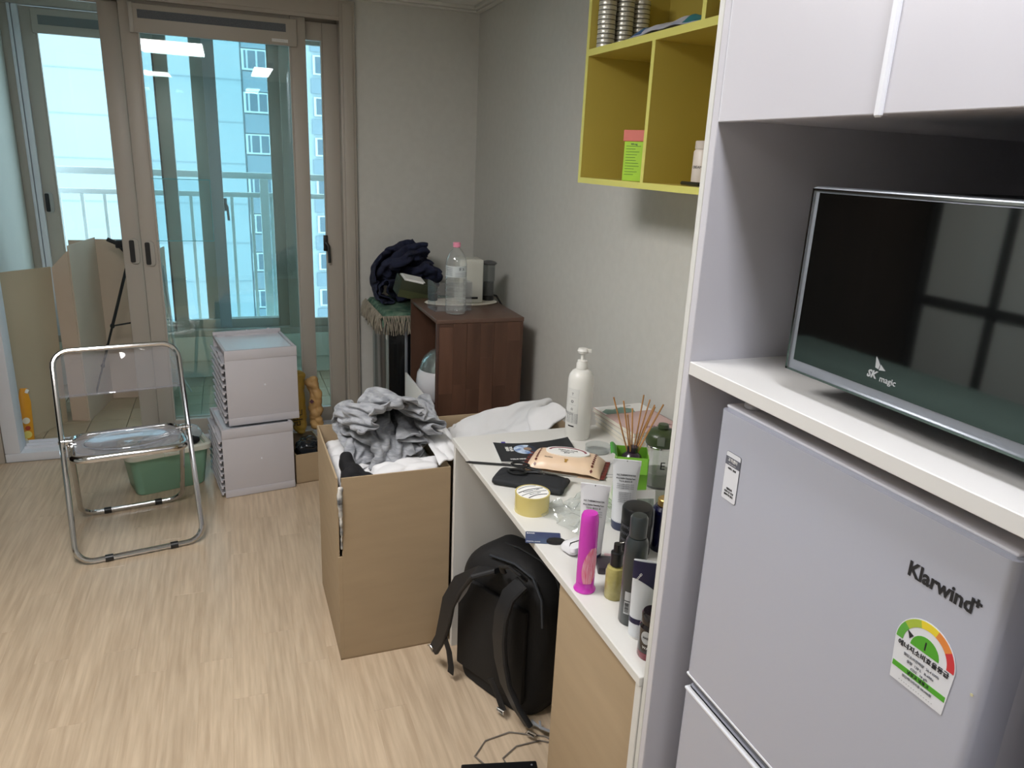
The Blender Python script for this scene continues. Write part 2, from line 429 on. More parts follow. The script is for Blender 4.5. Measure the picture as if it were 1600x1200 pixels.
while x < BX1:
    y = 4.19
    while y < BO+.03:
        x0, x1, y0, y1 = max(x, BX0), min(x+tw, BX1), y, min(y+.195, BO+.03)
        if x1-x0 > .02 and y1-y0 > .02:
            key = (round(x1-x0, 3), round(y1-y0, 3))
            if key not in cache:
                bb = B(); bb.box(g_/2, g_/2, -.012, key[0]-g_/2, key[1]-g_/2, -.001, bev=.0015, seg=1); cache[key] = bb.mesh('tile', M_tile)
            o = bpy.data.objects.new('tile', cache[key]); COL.objects.link(o); o.location = (x0, y0, 0); o.parent = bfloor
        y += .195
    x += tw
# outer window frame
b = B()
b.box(BX0, BO+.01, 2.275, BX1, BO+.17, 2.38, bev=.004); b.box(BX0, BO+.01, .29, BX1, BO+.17, .335, bev=.004)
b.box(BX0, BO+.01, .335, BX0+.045, BO+.17, 2.275, bev=.004); b.box(BX1-.045, BO+.01, .335, BX1, BO+.17, 2.275)
window2 = struct(b.out('window_2', M_beige))
B().box(BX0+.045, BO-.0, .335, BX0+.062, BO+.15, 2.275, bev=.003).box(BX0+.067, BO-.0, .335, BX0+.098, BO+.15, 2.275, bev=.003).out('jamb_liner', M_pvc, window2, label='white liner strips of the left jamb')
def oleaf(x0, x1, y, z0=.335, z1=2.27, **k): return leaf(x0, x1, y, .075, 'outer_sash', k.pop('gl', M_glass), z0=z0, z1=z1, rail=.06, top=.07, parent=window2, **k)
oleaf(-1.062, -.30, BO+.02); oleaf(-.385, .37, BO+.075, gl=M_glass); oleaf(-.178, .47, BO+.115); B().box(-.102, BO+.06, .335, -.028, BO+.11, 2.27, bev=.004).out('interlock_stile', mat('interlock_grey', (176, 180, 184), .5), window2); oleaf(.36, BX1-.045, BO+.02)
v2 = B().box(-1.0, BO-.002, 2.128, -.37, BO+.02, 2.262, bev=.004).out('vent_bar', M_beige, window2)
B().box(-.965, BO-.006, 2.175, -.41, BO-.004, 2.225).out('vent_grille', mat('vent_mesh2', (112, 116, 116), .6), v2)
door_handle(-1.03, BO+.02, 1.17, window2); lever(-.02, BO+.115, 1.16, window2, mat('grey_lever', (108, 120, 128), .5)); 
# dark rubber seal on outer stile
B().box(-.388, BO+.015, .335, -.378, BO+.02, 2.27).out('rubber_seal', M_blackm, window2, label='black rubber seal strip')
# tinted edge-glass note holder clipped on the inner leaf
b = B(); 
# railing outside
rl = thing('balcony_railing', 'pale painted railing with thin bars outside the balcony windows', 'railing', (0, BO+.5, 0))
M_rail = mat('railing_paint', (232, 238, 238), .5)
B().box(-1.9, -.02, 1.33, 2.4, .025, 1.375, bev=.004).out('top_rail', M_rail, rl)
B().box(-1.9, -.02, 1.2, 2.4, .02, 1.235, bev=.004).out('middle_rail', M_rail, rl)
B().box(-1.9, -.02, .1, 2.4, .02, .14, bev=.004).out('bottom_rail', M_rail, rl)
bm_ = B().box(-.011, -.009, .14, .011, .009, 1.2, bev=.002, seg=1).mesh('baluster', M_rail)
for i in range(31):
    o = bpy.data.objects.new('baluster', bm_); COL.objects.link(o); o.parent = rl; o.location = (-1.88+i*.136, 0, 0)
for px_ in (-1.25, .25, 1.75): B().box(px_-.03, -.028, -.3, px_+.03, .028, 1.33, bev=.004).out('post', M_rail, rl)
# slab edge below the railing
b = B(); b.box(-2.5, BO+.2, -.35, 3, BO+.65, -.06); struct(b.out('trim_slab', M_bwall))

# ---- apartment block across
D = 46
M_bld = mat('tower_render', (150, 164, 168), .9, var=.02, vscale=.3)
M_bldg = mat('tower_grey', (122, 138, 146), .9, var=.02, vscale=.3)
M_bldw = mat('tower_glass', (84, 102, 112), .25)
M_bldf = mat('tower_frame', (190, 200, 202), .6)
ap = thing('apartment_tower', 'pale apartment tower across the street with stacked windows', 'building', (0, D, -45))
def ab(x0, y0, z0, x1, y1, z1, name, m, lab=None, par=None):
    o = B().box(x0, y0, z0+45, x1, y1, z1+45).out(name, m, par or ap); return o
ab(-24, 0, -45, 1.05, 14, 34, 'end_wall', M_bld)
ab(1.05, .25, -45, 16, 14, 34, 'front_wall', M_bld)
M_joint = mat('joint_tone', (138, 151, 156), .9)
for k in range(18):      # faint floor joints on the end wall
    z = 6.9+2.2-k*2.2
    ab(-24, -.03, z-1.9, 1.05, 0, z-1.86, 'floor_joint', M_joint)
fl = [6.12+2.2-2.2*k for k in range(11)]
def win(xs, z, h, name='window'):
    f = ab(xs[0]-.08, .1, z-h/2-.09, xs[-1]+.08, .22, z+h/2+.08, name, M_bldf)
    for a, c in zip(xs, xs[1:]):
        o = B().box(a+.05, .06, z-h/2+45, c-.05, .1, z+h/2+45).out('pane', M_bldw, f)
for z in fl:
    win([1.22, 1.42, 1.92, 2.42], z, .9); win([2.62, 3.2], z, .9)
    win([5.0, 5.55], z, .85); win([6.2, 7.0, 7.8], z, .9); win([9.2, 10.1, 11.0], z, .9)
    ab(1.15, .12, z-1.62, 3.35, .24, z-.62, 'spandrel', M_bldg)
    ab(4.8, .16, z-1.5, 8.2, .24, z-.70, 'spandrel', M_bldg)
gd = B().box(-60, -30, -.4, 60, 60, 0).out('ground', mat('street', (150, 152, 150), .9, var=.1, vscale=.2), None, loc=(0, D, -45)); struct(gd)

# ---- ceiling lamps (two square led panels and a slim one)
M_lamp = emit('led_panel', (254, 251, 249), LAMP_STRENGTH)
M_lamph = mat('lamp_housing', (235, 235, 232), .5)
def lamp(x, y, sx, sy, label, dm=None):
    t = thing('ceiling_lamp', label, 'lamp', (x, y, CZ+.03))
    B().box(-sx/2-.012, -sy/2-.012, -.05, sx/2+.012, sy/2+.012, 0, bev=.006).out('housing', M_lamph, t)
    B().box(-sx/2, -sy/2, -.056, sx/2, sy/2, -.051).out('diffuser', dm or M_lamp, t)
lamp(-.42, 1.55, .62, .75, 'large square flush ceiling lamp, the one nearer the balcony')
lamp(.38, .10, .16, .85, 'long narrow flush ceiling lamp in front of the kitchen unit', emit('led_panel_dim', (248, 249, 255), LAMP_STRENGTH*1.0))
lamp(-.75, -1.0, .5, .5, 'square flush ceiling lamp at the entrance end of the room', MATS.get('x') or emit('led_panel_dim2', (255, 252, 246), LAMP_STRENGTH*.3))

# ---- left side of the room, mirrored in the oven glass
t = thing('wardrobe', 'tall dark brown wooden wardrobe against the left wall', 'wardrobe', (LX+.002, 2.54, 0))
M_dk = mat('dark_oak', (40, 32, 26), .85, spec=.1, var=.25, vscale=6, stretch=(6, 6, .6))
B().box(0, 0, 0, .3, 1.1, 2.2, bev=.003).out('body', M_dk, t)
for i in range(2): 
    d_ = B().box(.3, .005+i*.55, .05, .318, .545+i*.55, 2.19, bev=.002).out('door', M_dk, t)
    B().tube([(.33, .51+i*.08, .95), (.34, .51+i*.08, .97), (.34, .51+i*.08, 1.13), (.33, .51+i*.08, 1.15)], .006).out('handle', M_black, d_)
t = thing('glass_partition', 'black framed partition of frosted panes along the left wall', 'partition', (LX+.05, 1.02, 0))
b = B()
for y in (0, .55, 1.09, 1.44): b.box(0, y-.02, 0, .04, y+.02, 2.2, bev=.002)
for z in (.02, 1.03, 2.18): b.box(.002, 0, z-.02, .038, 1.44, z+.02)
b.out('metal_frame', M_black, t)
for y, wd in ((0, .55), (.55, .54), (1.09, .35)):
    for z in (.04, 1.05): B().box(.015, y+.02, z, .025, y+wd-.02, z+1.0 if z < 1 else 2.16).out('pane', mat('frosted_pane', (166, 172, 168), .35), t)
t = thing('bed', 'bed with a grey green quilt along the left wall', 'bed', (-1.36, .75, 0))
B().box(0, 0, .05, .38, 2.08, .60, bev=.02).out('mattress', M_paper, t)
B().box(-.005, .0, .5, .39, 2.09, .80, bev=.09, seg=4).out('quilt', mat('quilt', (96, 118, 112), .9, var=.05), t)

# ============================================================ KITCHEN UNIT ON THE RIGHT
XP = .60; CY0 = .30; CY1 = .86
t = thing('kitchen_unit', 'tall white open kitchen unit housing the fridge and the oven', 'cabinet', (XP, 0, 0))
def kb(*a, bev=.001): return B().box(*a, bev=bev, seg=1)
kb(0, CY1, 0, .69, CY1+.014, 2.24).out('side_panel', M_whitec, t)
kb(.0005, CY1+.0145, 0, .69, CY1+.0265, 2.24).out('filler_panel', mat('panel_grey_white', (204, 204, 200), .4), t)
kb(0, CY0-.018, 0, .69, CY0, 2.24).out('side_panel', M_whitec, t)
kb(.672, CY0, 0, .69, CY1, 2.24).out('back_panel', M_whitec, t)
kb(0, CY0, 1.267, .672, CY1, 1.286).out('shelf', M_white, t)
kb(.02, CY0, 1.61, .672, CY1, 1.626).out('bottom_panel', M_whitec, t)
kb(.02, CY0, 2.22, .672, CY1, 2.24).out('top_panel', M_whitec, t)
d1 = kb(0, .601, 1.607, .018, CY1-.002, 2.238).out('door', M_whitec, t)
d2 = kb(-.002, CY0+.002, 1.607, .016, .594, 2.238).out('door', M_whitec, t)
kb(-.006, .589, 1.604, .0, .5985, 2.238, bev=.002).out('edge_profile', M_pvc, d2, label='bright raised edge strip of the door')
kb(0, CY1-.0035, 1.607, .003, CY1-.0005, 2.238, bev=.001).out('edge_profile', M_pvc, d1)

# ---- fridge
fx = .62; fy0 = .375; fy1 = .803
t = thing('refrigerator', 'small two-door white refrigerator under the kitchen shelf', 'fridge', (fx, (fy0+fy1)/2, 0))
hw = (fy1-fy0)/2
B().box(.052, -hw+.002, .03, .52, hw-.002, 1.222, bev=.006).out('body', mat('fridge_side', (176, 177, 186), .4), t)
M_fd = mat('fridge_door', (172, 175, 188), .27, coat=.25)
def rdoor(z0, z1):
    bb = B(); pr = arc(.009, hw-.009, .009, 90, 180, 4)+arc(.009, -hw+.009, .009, 180, 270, 4)+[(.048, -hw), (.048, hw)]
    bb.prism(pr, z0, z1-.003); bb.prism([(x+(.006 if x < .03 else 0), y*.994) for x, y in pr], z1-.003, z1)
    return bb
du = rdoor(.800, 1.237).out('door', M_fd, t, label='upper fridge door with logo and energy sticker')
dl = rdoor(.055, .778).out('door', M_fd, t, label='lower fridge door')
B().box(.012, -hw+.006, .779, .048, hw-.006, .799).out('door_gap', mat('gap_grey', (120, 121, 128), .5), t)
B().box(-.001, -hw+.004, .800, .010, hw-.002, .8045, bev=.0015).out('grip_edge', M_pvc, du); B().box(-.001, -hw+.004, .7735, .01, hw-.002, .778, bev=.0015).out('grip_edge', M_pvc, dl)
B().box(.006, -hw+.004, 1.2365, .05, hw-.004, 1.2405, bev=.0018).out('top_trim', mat('trim_lilac', (226, 226, 236), .25), du)
B().cyl(.011, 1.2405, 1.2485, 12, c=(.028, hw-.03, 0), bev=.002).out('hinge_cap', M_whitec, t)
for sx, sy in ((.08, -hw+.05), (.08, hw-.05), (.47, -hw+.05), (.47, hw-.05)): B().cyl(.015, 0, .032, 12, c=(sx, sy, 0)).out('foot', M_black, t)
def FM(yw, z, off=.0006): return frame((-off, yw-(fy0+fy1)/2, z), (0, -1, 0), (0, 0, 1))
text('Klarwind', .0222, FM(.438, 1.1735), M_ink, du, bold=.0006, sx=.9); text('+', .0150, FM(.3985, 1.179), M_ink, du, bold=.0006)
# energy label
def plate(poly, M, z0, z1, name, m, par, **k): return B().prism(poly, z0, z1, M=M).out(name, m, par, **k)
M_lbl = mat('label_film', (214, 216, 222), .3)
EL = FM(.437, 1.098)
lab = plate(arc(0, 0, .0345, 0, 180, 18)+[(-.031, -.048), (.031, -.048)], EL, -.0002, .0003, 'energy_label', M_lbl, du, label='energy rating sticker with a coloured arc')
cols = [(88, 160, 60), (160, 180, 60), (222, 200, 50), (216, 130, 60), (196, 50, 56)]
for i, c_ in enumerate(cols):
    a0, a1 = 180-36*i, 180-36*(i+1)
    plate(arc(0, 0, .0335, a0, a1, 6)+arc(0, 0, .0255, a1, a0, 6), EL, .0003, .0006, 'arc_segment', mat('arc%d' % i, c_, .5), lab)
plate(arc(0, .001, .0165, 0, 180, 14), EL, .0003, .0006, 'half_disc', mat('label_green', (76, 158, 40), .5), lab)
plate([(-.0185, .0055), (-.0145, .0105), (-.022, .0135)], EL, .0003, .0007, 'pointer', M_ink, lab)
def off(M, x, y, z=.0008): return M @ Matrix.Translation((x, y, z))
text('1', .013, off(EL, 0, .008), M_ink, lab)
text('에너지소비효율등급', .0072, off(EL, 0, -.005), M_ink, lab, bold=.0001)
plate([(-.031, -.0335), (.031, -.0335), (.031, -.0275), (-.031, -.0275)], EL, .0003, .0006, 'green_bar', mat('label_green', (76, 158, 40), .5), lab)
text('냉장고 냉동고', .0045, off(EL, 0, -.0305), M_ink, lab)
text('월간소비전력량  26.4 kWh', .0038, off(EL, 0, -.0135), M_inkg, lab); text('용량  138 L   R-600a', .0038, off(EL, 0, -.0195), M_inkg, lab); text('CO2   16 g/h', .0038, off(EL, 0, -.0248), M_inkg, lab)
text('연간에너지비용 50,000원', .0034, off(EL, 0, -.0372), M_inkg, lab); text('-  -  -  -  -  -  -  -  -  -  -  -  -  -', .0034, off(EL, 0, -.0435), M_inkg, lab)
# small warranty sticker (its square code is left blank)
WL = FM(.761, 1.147)
wl = plate(rrect(-.0155, -.035, .0155, .035, .003), WL, -.0002, .0003, 'service_label', M_inkg, du, label='narrow grey outlined service sticker')
plate(rrect(-.015, -.0345, .015, .0345, .0028), WL, .0003, .0005, 'film', M_lbl, wl)
plate([(-.0152, .016), (.0152, .016), (.0152, .028), (-.0152, .028)], WL, .0005, .0008, 'header_band', mat('band_grey', (92, 94, 104), .5), wl)
text('고객센터', .0055, off(WL, 0, .0238, .001), M_paper, wl); text('— — —', .004, off(WL, 0, .0185, .001), M_paper, wl)
for i, s_ in enumerate(('서비스 안내', )): text(s_, .0036, off(WL, 0, .0115), M_ink, wl)
for i, s_ in enumerate(('제품등록', '보증기간 연장', '홈페이지 참조')): text(s_, .0034, off(WL, 0, -.0175-.0045*i), M_ink, wl)
B().cyl(.0016, 0, .0006, 8, M=FM(.383, 1.092)).out('glue_spot', mat('glue', (190, 186, 150), .5), du)

# ---- microwave oven
mx0 = .645; my0 = .318; my1 = .7215; mz = 1.2865
t = thing('microwave_oven', 'microwave oven with black mirrored door on the kitchen shelf', 'oven', (mx0, (my0+my1)/2, mz))
hw = (my1-my0)/2
M_mwf = mat('oven_frame', (138, 144, 153), .35, metal=.4)
B().box(.022, -hw, .026, .36, hw, .246, bev=.006).out('body', mat('oven_body', (70, 72, 76), .4, metal=.3), t)
for sx in (.10, .33):
    for sy in (-.18, .18): B().cyl(.014, 0, .027, 12, c=(sx, sy*.9, 0)).out('foot', M_black, t)
dr = B().box(0, -hw, .0255, .022, hw, .2485, bev=.004).out('door', M_mwf, t)
B().box(-.0015, -hw+.009, .042, .002, hw-.0155, .2415).out('mirror_glass', M_darkglass, dr)
B().box(-.0022, -hw+.004, .0275, .001, hw-.004, .030).box(-.0022, hw-.007, .0275, .001, hw-.004, .246).box(-.0022, -hw+.004, .2435, .001, hw-.004, .246).out('chrome_line', M_chrome, dr)
def MM(yw, z): return frame((-.0018, yw-(my0+my1)/2, z-mz), (0, -1, 0), (0, 0, 1))
M_lg = mat('logo_silver', (165, 168, 170), .4)
lg = text('SK', .0112, MM(.5855, 1.3435), M_lg, dr, bold=.0004, shear=.25)
text('magic', .0094, MM(.5635, 1.3417), M_lg, dr, bold=.0001)
plate([(-.0045, .0), (0.0, -.001), (.001, .0045), (-.0055, .012)], MM(.5775, 1.352), 0, .0004, 'logo_wing', M_lg, dr)
plate([(.0008, -.0018), (.009, -.0005), (.0018, .0048)], MM(.5775, 1.352), 0, .0004, 'logo_wing', M_lg, dr)

# ============================================================ WALL SHELF
XS = 1.03; yA = 2.182; yB = 1.40; z0_ = 1.4885; TH = .0165; SD = .268
t = thing('wall_shelf', 'lime yellow open box shelf hung on the right wall', 'shelf', (XS, yB, z0_))
ZT = 2.20-z0_; MB_ = .363
def ys(x0, y0, za, x1, y1, zb, name):
    o = B().box(x0+.0012, y0, za, x1, y1, zb).out(name, M_yel, t)
    B().box(x0, y0, za, x0+.0012, y1, zb).out('edge_band', M_yeledge, o); return o
Lh = yA-yB
ys(0, Lh-TH, 0, SD, Lh, ZT, 'side_panel'); ys(0, 0, 0, SD, TH, ZT, 'side_panel')
ys(0, TH, 0, SD, Lh-TH, TH, 'bottom_panel'); ys(0, TH, ZT-TH, SD, Lh-TH, ZT, 'top_panel')
ys(.0005, TH, MB_, SD, Lh-TH, MB_+.019, 'shelf_board')
ys(.0007, 1.782-yB, TH, SD, 1.782-yB+.0152, MB_, 'divider'); ys(.0007, 1.572-yB, MB_+.019, SD, 1.572-yB+.0152, ZT-TH, 'divider')
B().box(SD-.006, TH, TH, SD, Lh-TH, ZT-TH).out('back_panel', M_yel, t)
# cans on the upper board
M_tin = mat('tin_silver', (206, 204, 194), .3, metal=.45)
M_tinb = mat('tin_band', (190, 184, 160), .4, metal=.5, var=.2, vscale=60)
zb = z0_+MB_+.019
def tinc():
    t = thing('tin_can', 'x', 'tin', (0, 0, 0), group='small round tins stacked on the upper yellow shelf')
    B().lathe([(0, 0), (.0255, 0), (.0262, .0012), (.0262, .0116), (.0258, .0125), (0, .0125)], 22).out('can_body', M_tin, t)
    B().lathe([(.0263, .0004), (.0265, .0006), (.0265, .0020), (.0263, .0022)], 22).out('rim', M_blackm, t); return t
stk = [(1.068, 2.136, 12, 'leftmost tin stack on the yellow shelf'), (1.123, 2.131, 12, 'middle tin stack on the yellow shelf'), (1.178, 2.135, 11, 'rear tin stack behind the blue packet')]
ORD = ['first', 'second', 'third', 'fourth', 'fifth', 'sixth', 'seventh']
p0 = None
for x, y, n, nm in stk:
    for k in range(n):
        if p0 is None: p0 = tinc(); o = p0
        else: o = copy_tree(p0)
        o.location = (x+random.uniform(-.0006, .0006), y, zb+k*.0126+.0003)
        o['label'] = 'silver tin, %s of the %s' % ('topmost' if k == n-1 else 'lowest' if k == 0 else ORD[k-1]+' above the lowest' if k < n/2 else ORD[n-2-k]+' below the topmost', nm)
t = thing('snack_packet', 'crumpled blue and white packet lying beside the tins', 'packet', (1.085, 1.80, zb), R(90))
M_pk = mat('packet_white', (205, 205, 210), .35, rgb2=(150, 160, 190), vscale=14)
M_pb = mat('packet_blue', (30, 70, 130), .35, rgb2=(40, 110, 150), vscale=20)
def pk(u, v): 
    x = -.19+.38*u; yy = -.035+.07*v; e = min(u, 1-u)*2; h = .004+.026*min(1, e*2.4)*(1-(2*v-1)**2*.8)+.0018*math.sin(u*23)+.002*math.sin(v*11+u*7)
    return (x, yy, max(.001, h))
B().sheet(pk, 36, 12, .002).out('foil', M_pk, t)
def pkf(u0, u1, v0, v1, m, nm):
    B().sheet(lambda u, v: tuple(Vector(pk(u0+(u1-u0)*u, v0+(v1-v0)*v))+Vector((0, 0, .0022))), 14, 10, .0008).out(nm, m, t)
pkf(.76, .985, .02, .98, M_pb, 'blue_end'); pkf(.01, .24, .02, .98, mat('packet_teal', (40, 120, 130), .4), 'teal_end'); pkf(.5, .76, .0, .3, M_pb, 'blue_stripe')
# green tin with pink lid in the lower left box
zl = z0_+TH
def boxcarton(name, label, cat, loc, rz, sx, sy, sz, m, lid=None, lm=None):
    t = thing(name, label, cat, loc, rz)
    B().box(-sx/2, -sy/2, 0, sx/2, sy/2, sz, bev=.0015, seg=1).out('body', m, t)
    return t
t = thing('green_carton', 'upright lime green carton with fine print on the yellow shelf', 'carton', (1.090, 1.925, zl), R(-58))
M_lime = mat('lime_print', (160, 205, 50), .5, var=.02); M_limed = mat('lime_dark', (120, 170, 40), .5)
B().box(-.031, -.026, 0, .031, .026, .106, bev=.001, seg=1).out('body', M_lime, t)
for i in range(11):
    w_ = random.uniform(.6, 1)*.046
    B().box(-.024, -.0265, .093-i*.0076, -.024+w_, -.0259, .0942-i*.0076).out('print_line', mat('print_green', (60, 100, 40), .6), t)
text('400 mg', .007, frame((0, -.0266, .099), (1, 0, 0), (0, 0, 1)), mat('print_blue', (40, 60, 90), .6), t)
t = thing('pink_box', 'small pink and cream box lying on the green carton', 'box', (1.091, 1.926, zl+.1065), R(-56))
B().box(-.036, -.027, 0, .034, .027, .03, bev=.001, seg=1).out('body', mat('pink_print', (205, 110, 98), .5), t)
B().box(.0345, -.0272, .0, .0352, .0272, .03).out('end_flap', mat('pink_flap', (205, 190, 180), .5), t)
t = thing('white_jar', 'white printed jar at the right end of the lower yellow shelf', 'jar', (1.118, 1.640, zl))
B().lathe([(0, 0), (.027, 0), (.028, .002), (.028, .082), (.024, .088), (0, .088)], 24).out('jar_body', mat('cream_white', (215, 205, 196), .4), t)
B().lathe([(0, .0885), (.026, .0885), (.026, .106), (.024, .108), (0, .108)], 24).out('lid', mat('cream_lid', (200, 190, 182), .4), t)
text('CREAM', .009, Matrix.Translation((0, 0, .045))@Matrix.Rotation(R(-70), 4, 'Z'), M_ink, t, cyl=.0285)
t = thing('ballpoint_pen', 'black pen lying at the front of the lower yellow shelf', 'pen', (1.058, 1.60, zl+.006), R(80))
B().tube([(-.055, 0, 0), (.03, 0, 0), (.05, 0, 0)], .005, 10).out('barrel', M_black, t); B().lathe([(.004, 0), (.001, .012)], 8, M=Matrix.Translation((.05, 0, 0))@Matrix.Rotation(R(90), 4, 'Y')).out('tip', M_chrome, t)

# ============================================================ DESK
DZ = .73
t = thing('desk', 'long white desk running along the right wall', 'desk', (.595, .889, 0))
def db(*a): return B().box(*a, bev=.0012, seg=1)
db(0, 0, DZ-.018, .695, 1.141, DZ).out('desktop', M_desk, t)
db(.004, 0, 0, .68, .018, DZ-.0185).out('end_panel', M_desk, t); db(.004, 1.118, 0, .68, 1.136, DZ-.0185).out('end_panel', M_desk, t)
db(.6, .018, .3, .616, 1.118, DZ-.0185).out('back_panel', M_desk, t)
# kraft board standing under the near end
t = thing('flat_carton', 'tall flat kraft carton standing under the near end of the desk', 'box', (.612, .917, 0))
B().box(0, 0, 0, .09, .335, .70, bev=.002).out('carton_body', M_card, t)

# ---- carton helper
def carton(name, label, loc, rz, sx, sy, sz, th=.005, m=M_card, notch=False, flaps=()):
    t = thing(name, label, 'box', loc, rz)
    B().box(0, 0, 0, sx, sy, th).out('bottom', M_cardin, t)
    z1 = sz
    if notch:
        B().prism([(.012, .002), (sx, .002), (sx, z1), (.0145, z1), (.0145, z1-.22), (.012, z1-.26)], 0, th, M=frame((0, th, 0), (1, 0, 0), (0, 0, 1))).out('side', m, t)
        B().box(.0, 0, 0.001, .0118, th, z1-.26).out('corner_strip', m, t)
    else: B().box(0, 0, .001, sx, th, z1).out('side', m, t)
    B().box(0, sy-th, .001, sx, sy, z1).out('side', M_cardin if False else m, t)
    B().box(0, th, .001, th, sy-th, z1).out('side', m, t); B().box(sx-th, th, .001, sx, sy-th, z1).out('side', m, t)
    return t
carton('clothes_carton', 'tall open kraft carton full of clothes beside the desk', (.246, 2.040, 0), R(.5), .35, .47, .628, notch=True)
t = carton('bedding_carton', 'open kraft carton with white bedding behind the desk', (.665, 2.10, 0), 0, .46, .425, .62)
B().strap([(.003, .02, .70), (.0, .02, .745), (-.012, .02, .752)], (0, 1, 0), .36, .005).out('flap', M_card, t) if False else None
t = carton('low_carton', 'low kraft carton with bags behind the white boxes', (.226, 3.42, 0), R(9), .16, .30, .15)
# ============================================================ WHITE STORAGE BOXES
M_sb = mat('storage_white', (192, 189, 194), .5, var=.01, vscale=4); M_sbt = mat('storage_top', (212, 218, 226), .3); M_sbin = mat('storage_inner', (188, 188, 196), .6)
def storage(name, label, loc, rz, H_, n, top=1):
    t = thing(name, label, 'storage box', loc, rz, group='white stacking storage boxes by the balcony door'); W_, D_ = .315, .345
    B().box(0, 0, .002, W_, .012, H_-.004, bev=.002).out('front_panel', M_sb, t)
    B().box(0.0, -.0025, .002, W_, .0, .036, bev=.001).out('lip_band', M_sb, t); B().box(0, -.0025, H_-.044, W_, 0, H_, bev=.001).out('lip_band', M_sb, t)
    B().box(0, D_-.012, .002, W_, D_, H_-.004, bev=.002).out('back_panel', M_sb, t)
    B().box(W_-.01, .012, .002, W_, D_-.012, H_-.004).out('side_panel', M_sb, t)
    B().box(.05, .012, .002, .056, D_-.012, H_-.02).out('inner_panel', M_sbin, t)
    B().box(.004, .012, H_-.02, W_-.008, D_-.012, H_-.012).out('top_panel', M_sbt, t)
    B().box(0, D_-.014, H_-.005, W_, D_, H_+.012*top, bev=.002).box(W_-.012, .01, H_-.012, W_, D_, H_-.002, bev=.001).box(.0, .01, H_-.016, .012, D_, H_-.002, bev=.001).box(0, 0, H_-.014, W_, .014, H_, bev=.001).out('top_rim', M_sb, t)
    if top: B().box(.055, D_-.017, H_-.006, .085, D_-.013, H_+.014).box(.15, D_-.017, H_-.006, .158, D_-.013, H_+.016).box(.25, D_-.017, H_-.006, .262, D_-.013, H_+.018).out('clip', M_sb, t)
    B().cyl(.004, 0, .003, 10, M=frame((W_*.53, 0, H_*.52), (1, 0, 0), (0, 0, 1))).out('button', M_pvc, t)
    hh = (H_-.05)/n
    tb = B()   # slanted tray with a hooked lip, seen as a zigzag on the open side
    def pf(u, v):
        y = .012+(D_-.026)*u; z = .012+.010*math.sin(u*PI*1.0)+(.008 if .38 < u < .58 else 0)
        return (-.008+.058*v, y, z)
    tb.sheet(pf, 20, 4, .004)
    tb.box(-.016, .004, .004, -.006, D_*.40, .013, bev=.001); tb.box(-.016, D_*.5, .013, -.006, D_-.01, .022, bev=.001); tb.prism([(D_*.40, .004), (D_*.5, .013), (D_*.5, .022), (D_*.40, .013)], -.016, -.006, M=Matrix(((0, 0, 1, 0), (1, 0, 0, 0), (0, 1, 0, 0), (0, 0, 0, 1))))
    me = tb.mesh('tray', M_sb)
    for k in range(n):
        o = bpy.data.objects.new('tray', me); COL.objects.link(o); o.parent = t; o.location = (0, 0, .012+hh*k)
    return t
storage('storage_box', 'lower white stacking box with slotted side by the balcony door', (-.094, 3.343, 0), R(9), .333, 9, 0)
storage('storage_box', 'upper white stacking box, set askew on top of the lower one', (-.060, 3.385, .3335), R(8.5), .352, 9)

# ============================================================ GREEN BIN
t = thing('storage_tub', 'sage green plastic tub with cream rim behind the chair', 'tub', (-.355, 3.60, 0), R(17))
M_gr = mat('sage_plastic', (136, 180, 154), .4, var=.02); M_cr = mat('cream_plastic', (212, 214, 200), .45)
def loft(rects, z, r, mi=0, bb=None, n=5):
    bb = bb or B(); rings = []
    for (x, y), zz in zip(rects, z): rings.append([bb.bm.verts.new((px, py, zz)) for px, py in rrect(-x, -y, x, y, r, n)])
    fs = []
    for a, c in zip(rings, rings[1:]):
        for i in range(len(a)): fs.append(bb.bm.faces.new([a[i], a[(i+1) % len(a)], c[(i+1) % len(a)], c[i]]))
    fs.append(bb.bm.faces.new(rings[0][::-1])); fs.append(bb.bm.faces.new(rings[-1]))
    bb._tag(fs, mi); return bb
loft([(.145, .095), (.15, .10), (.172, .12), (.166, .114), (.146, .094)], [0, .006, .19, .19, .012], .035).out('tub_body', M_gr, t)
loft([(.172, .12), (.186, .134), (.186, .134), (.176, .124), (.166, .114), (.166, .114)], [.180, .184, .205, .212, .205, .185], .04).out('rim', M_cr, t)
B().box(-.03, -.142, .185, .05, -.130, .202, bev=.003).out('latch', M_cr, t)
M_film = glass('bag_film', (.93, .95, .96), 1.2, .15, milk=.38, milkc=(225, 230, 235))
bb = B(); bb.ball((.03, .03, .215), (.11, .07, .045)); bb.ball((.10, .02, .225), (.07, .05, .04)); bb.ball((-.06, .0, .21), (.06, .05, .04))
bg_ = cloth_heap('plastic_bag', bb, M_film, k=20, amp=.012, seed=4, vox=.012); bg_.location = (-.345, 3.60, 0); bg_.rotation_euler = (0, 0, R(17)); tag(bg_, 'crumpled translucent plastic bag lying in the green tub', 'bag')
bb = B(); bb.ball((.10, -.035, .205), (.045, .03, .022), 2); o = cloth_heap('black_sock', bb, mat('black_cloth', (20, 20, 23), .9), k=30, amp=.006, seed=5, vox=.008); o.location = (-.345, 3.60, 0); o.rotation_euler = (0, 0, R(17)); tag(o, 'small black cloth bundle on the rim of the green tub', 'cloth')

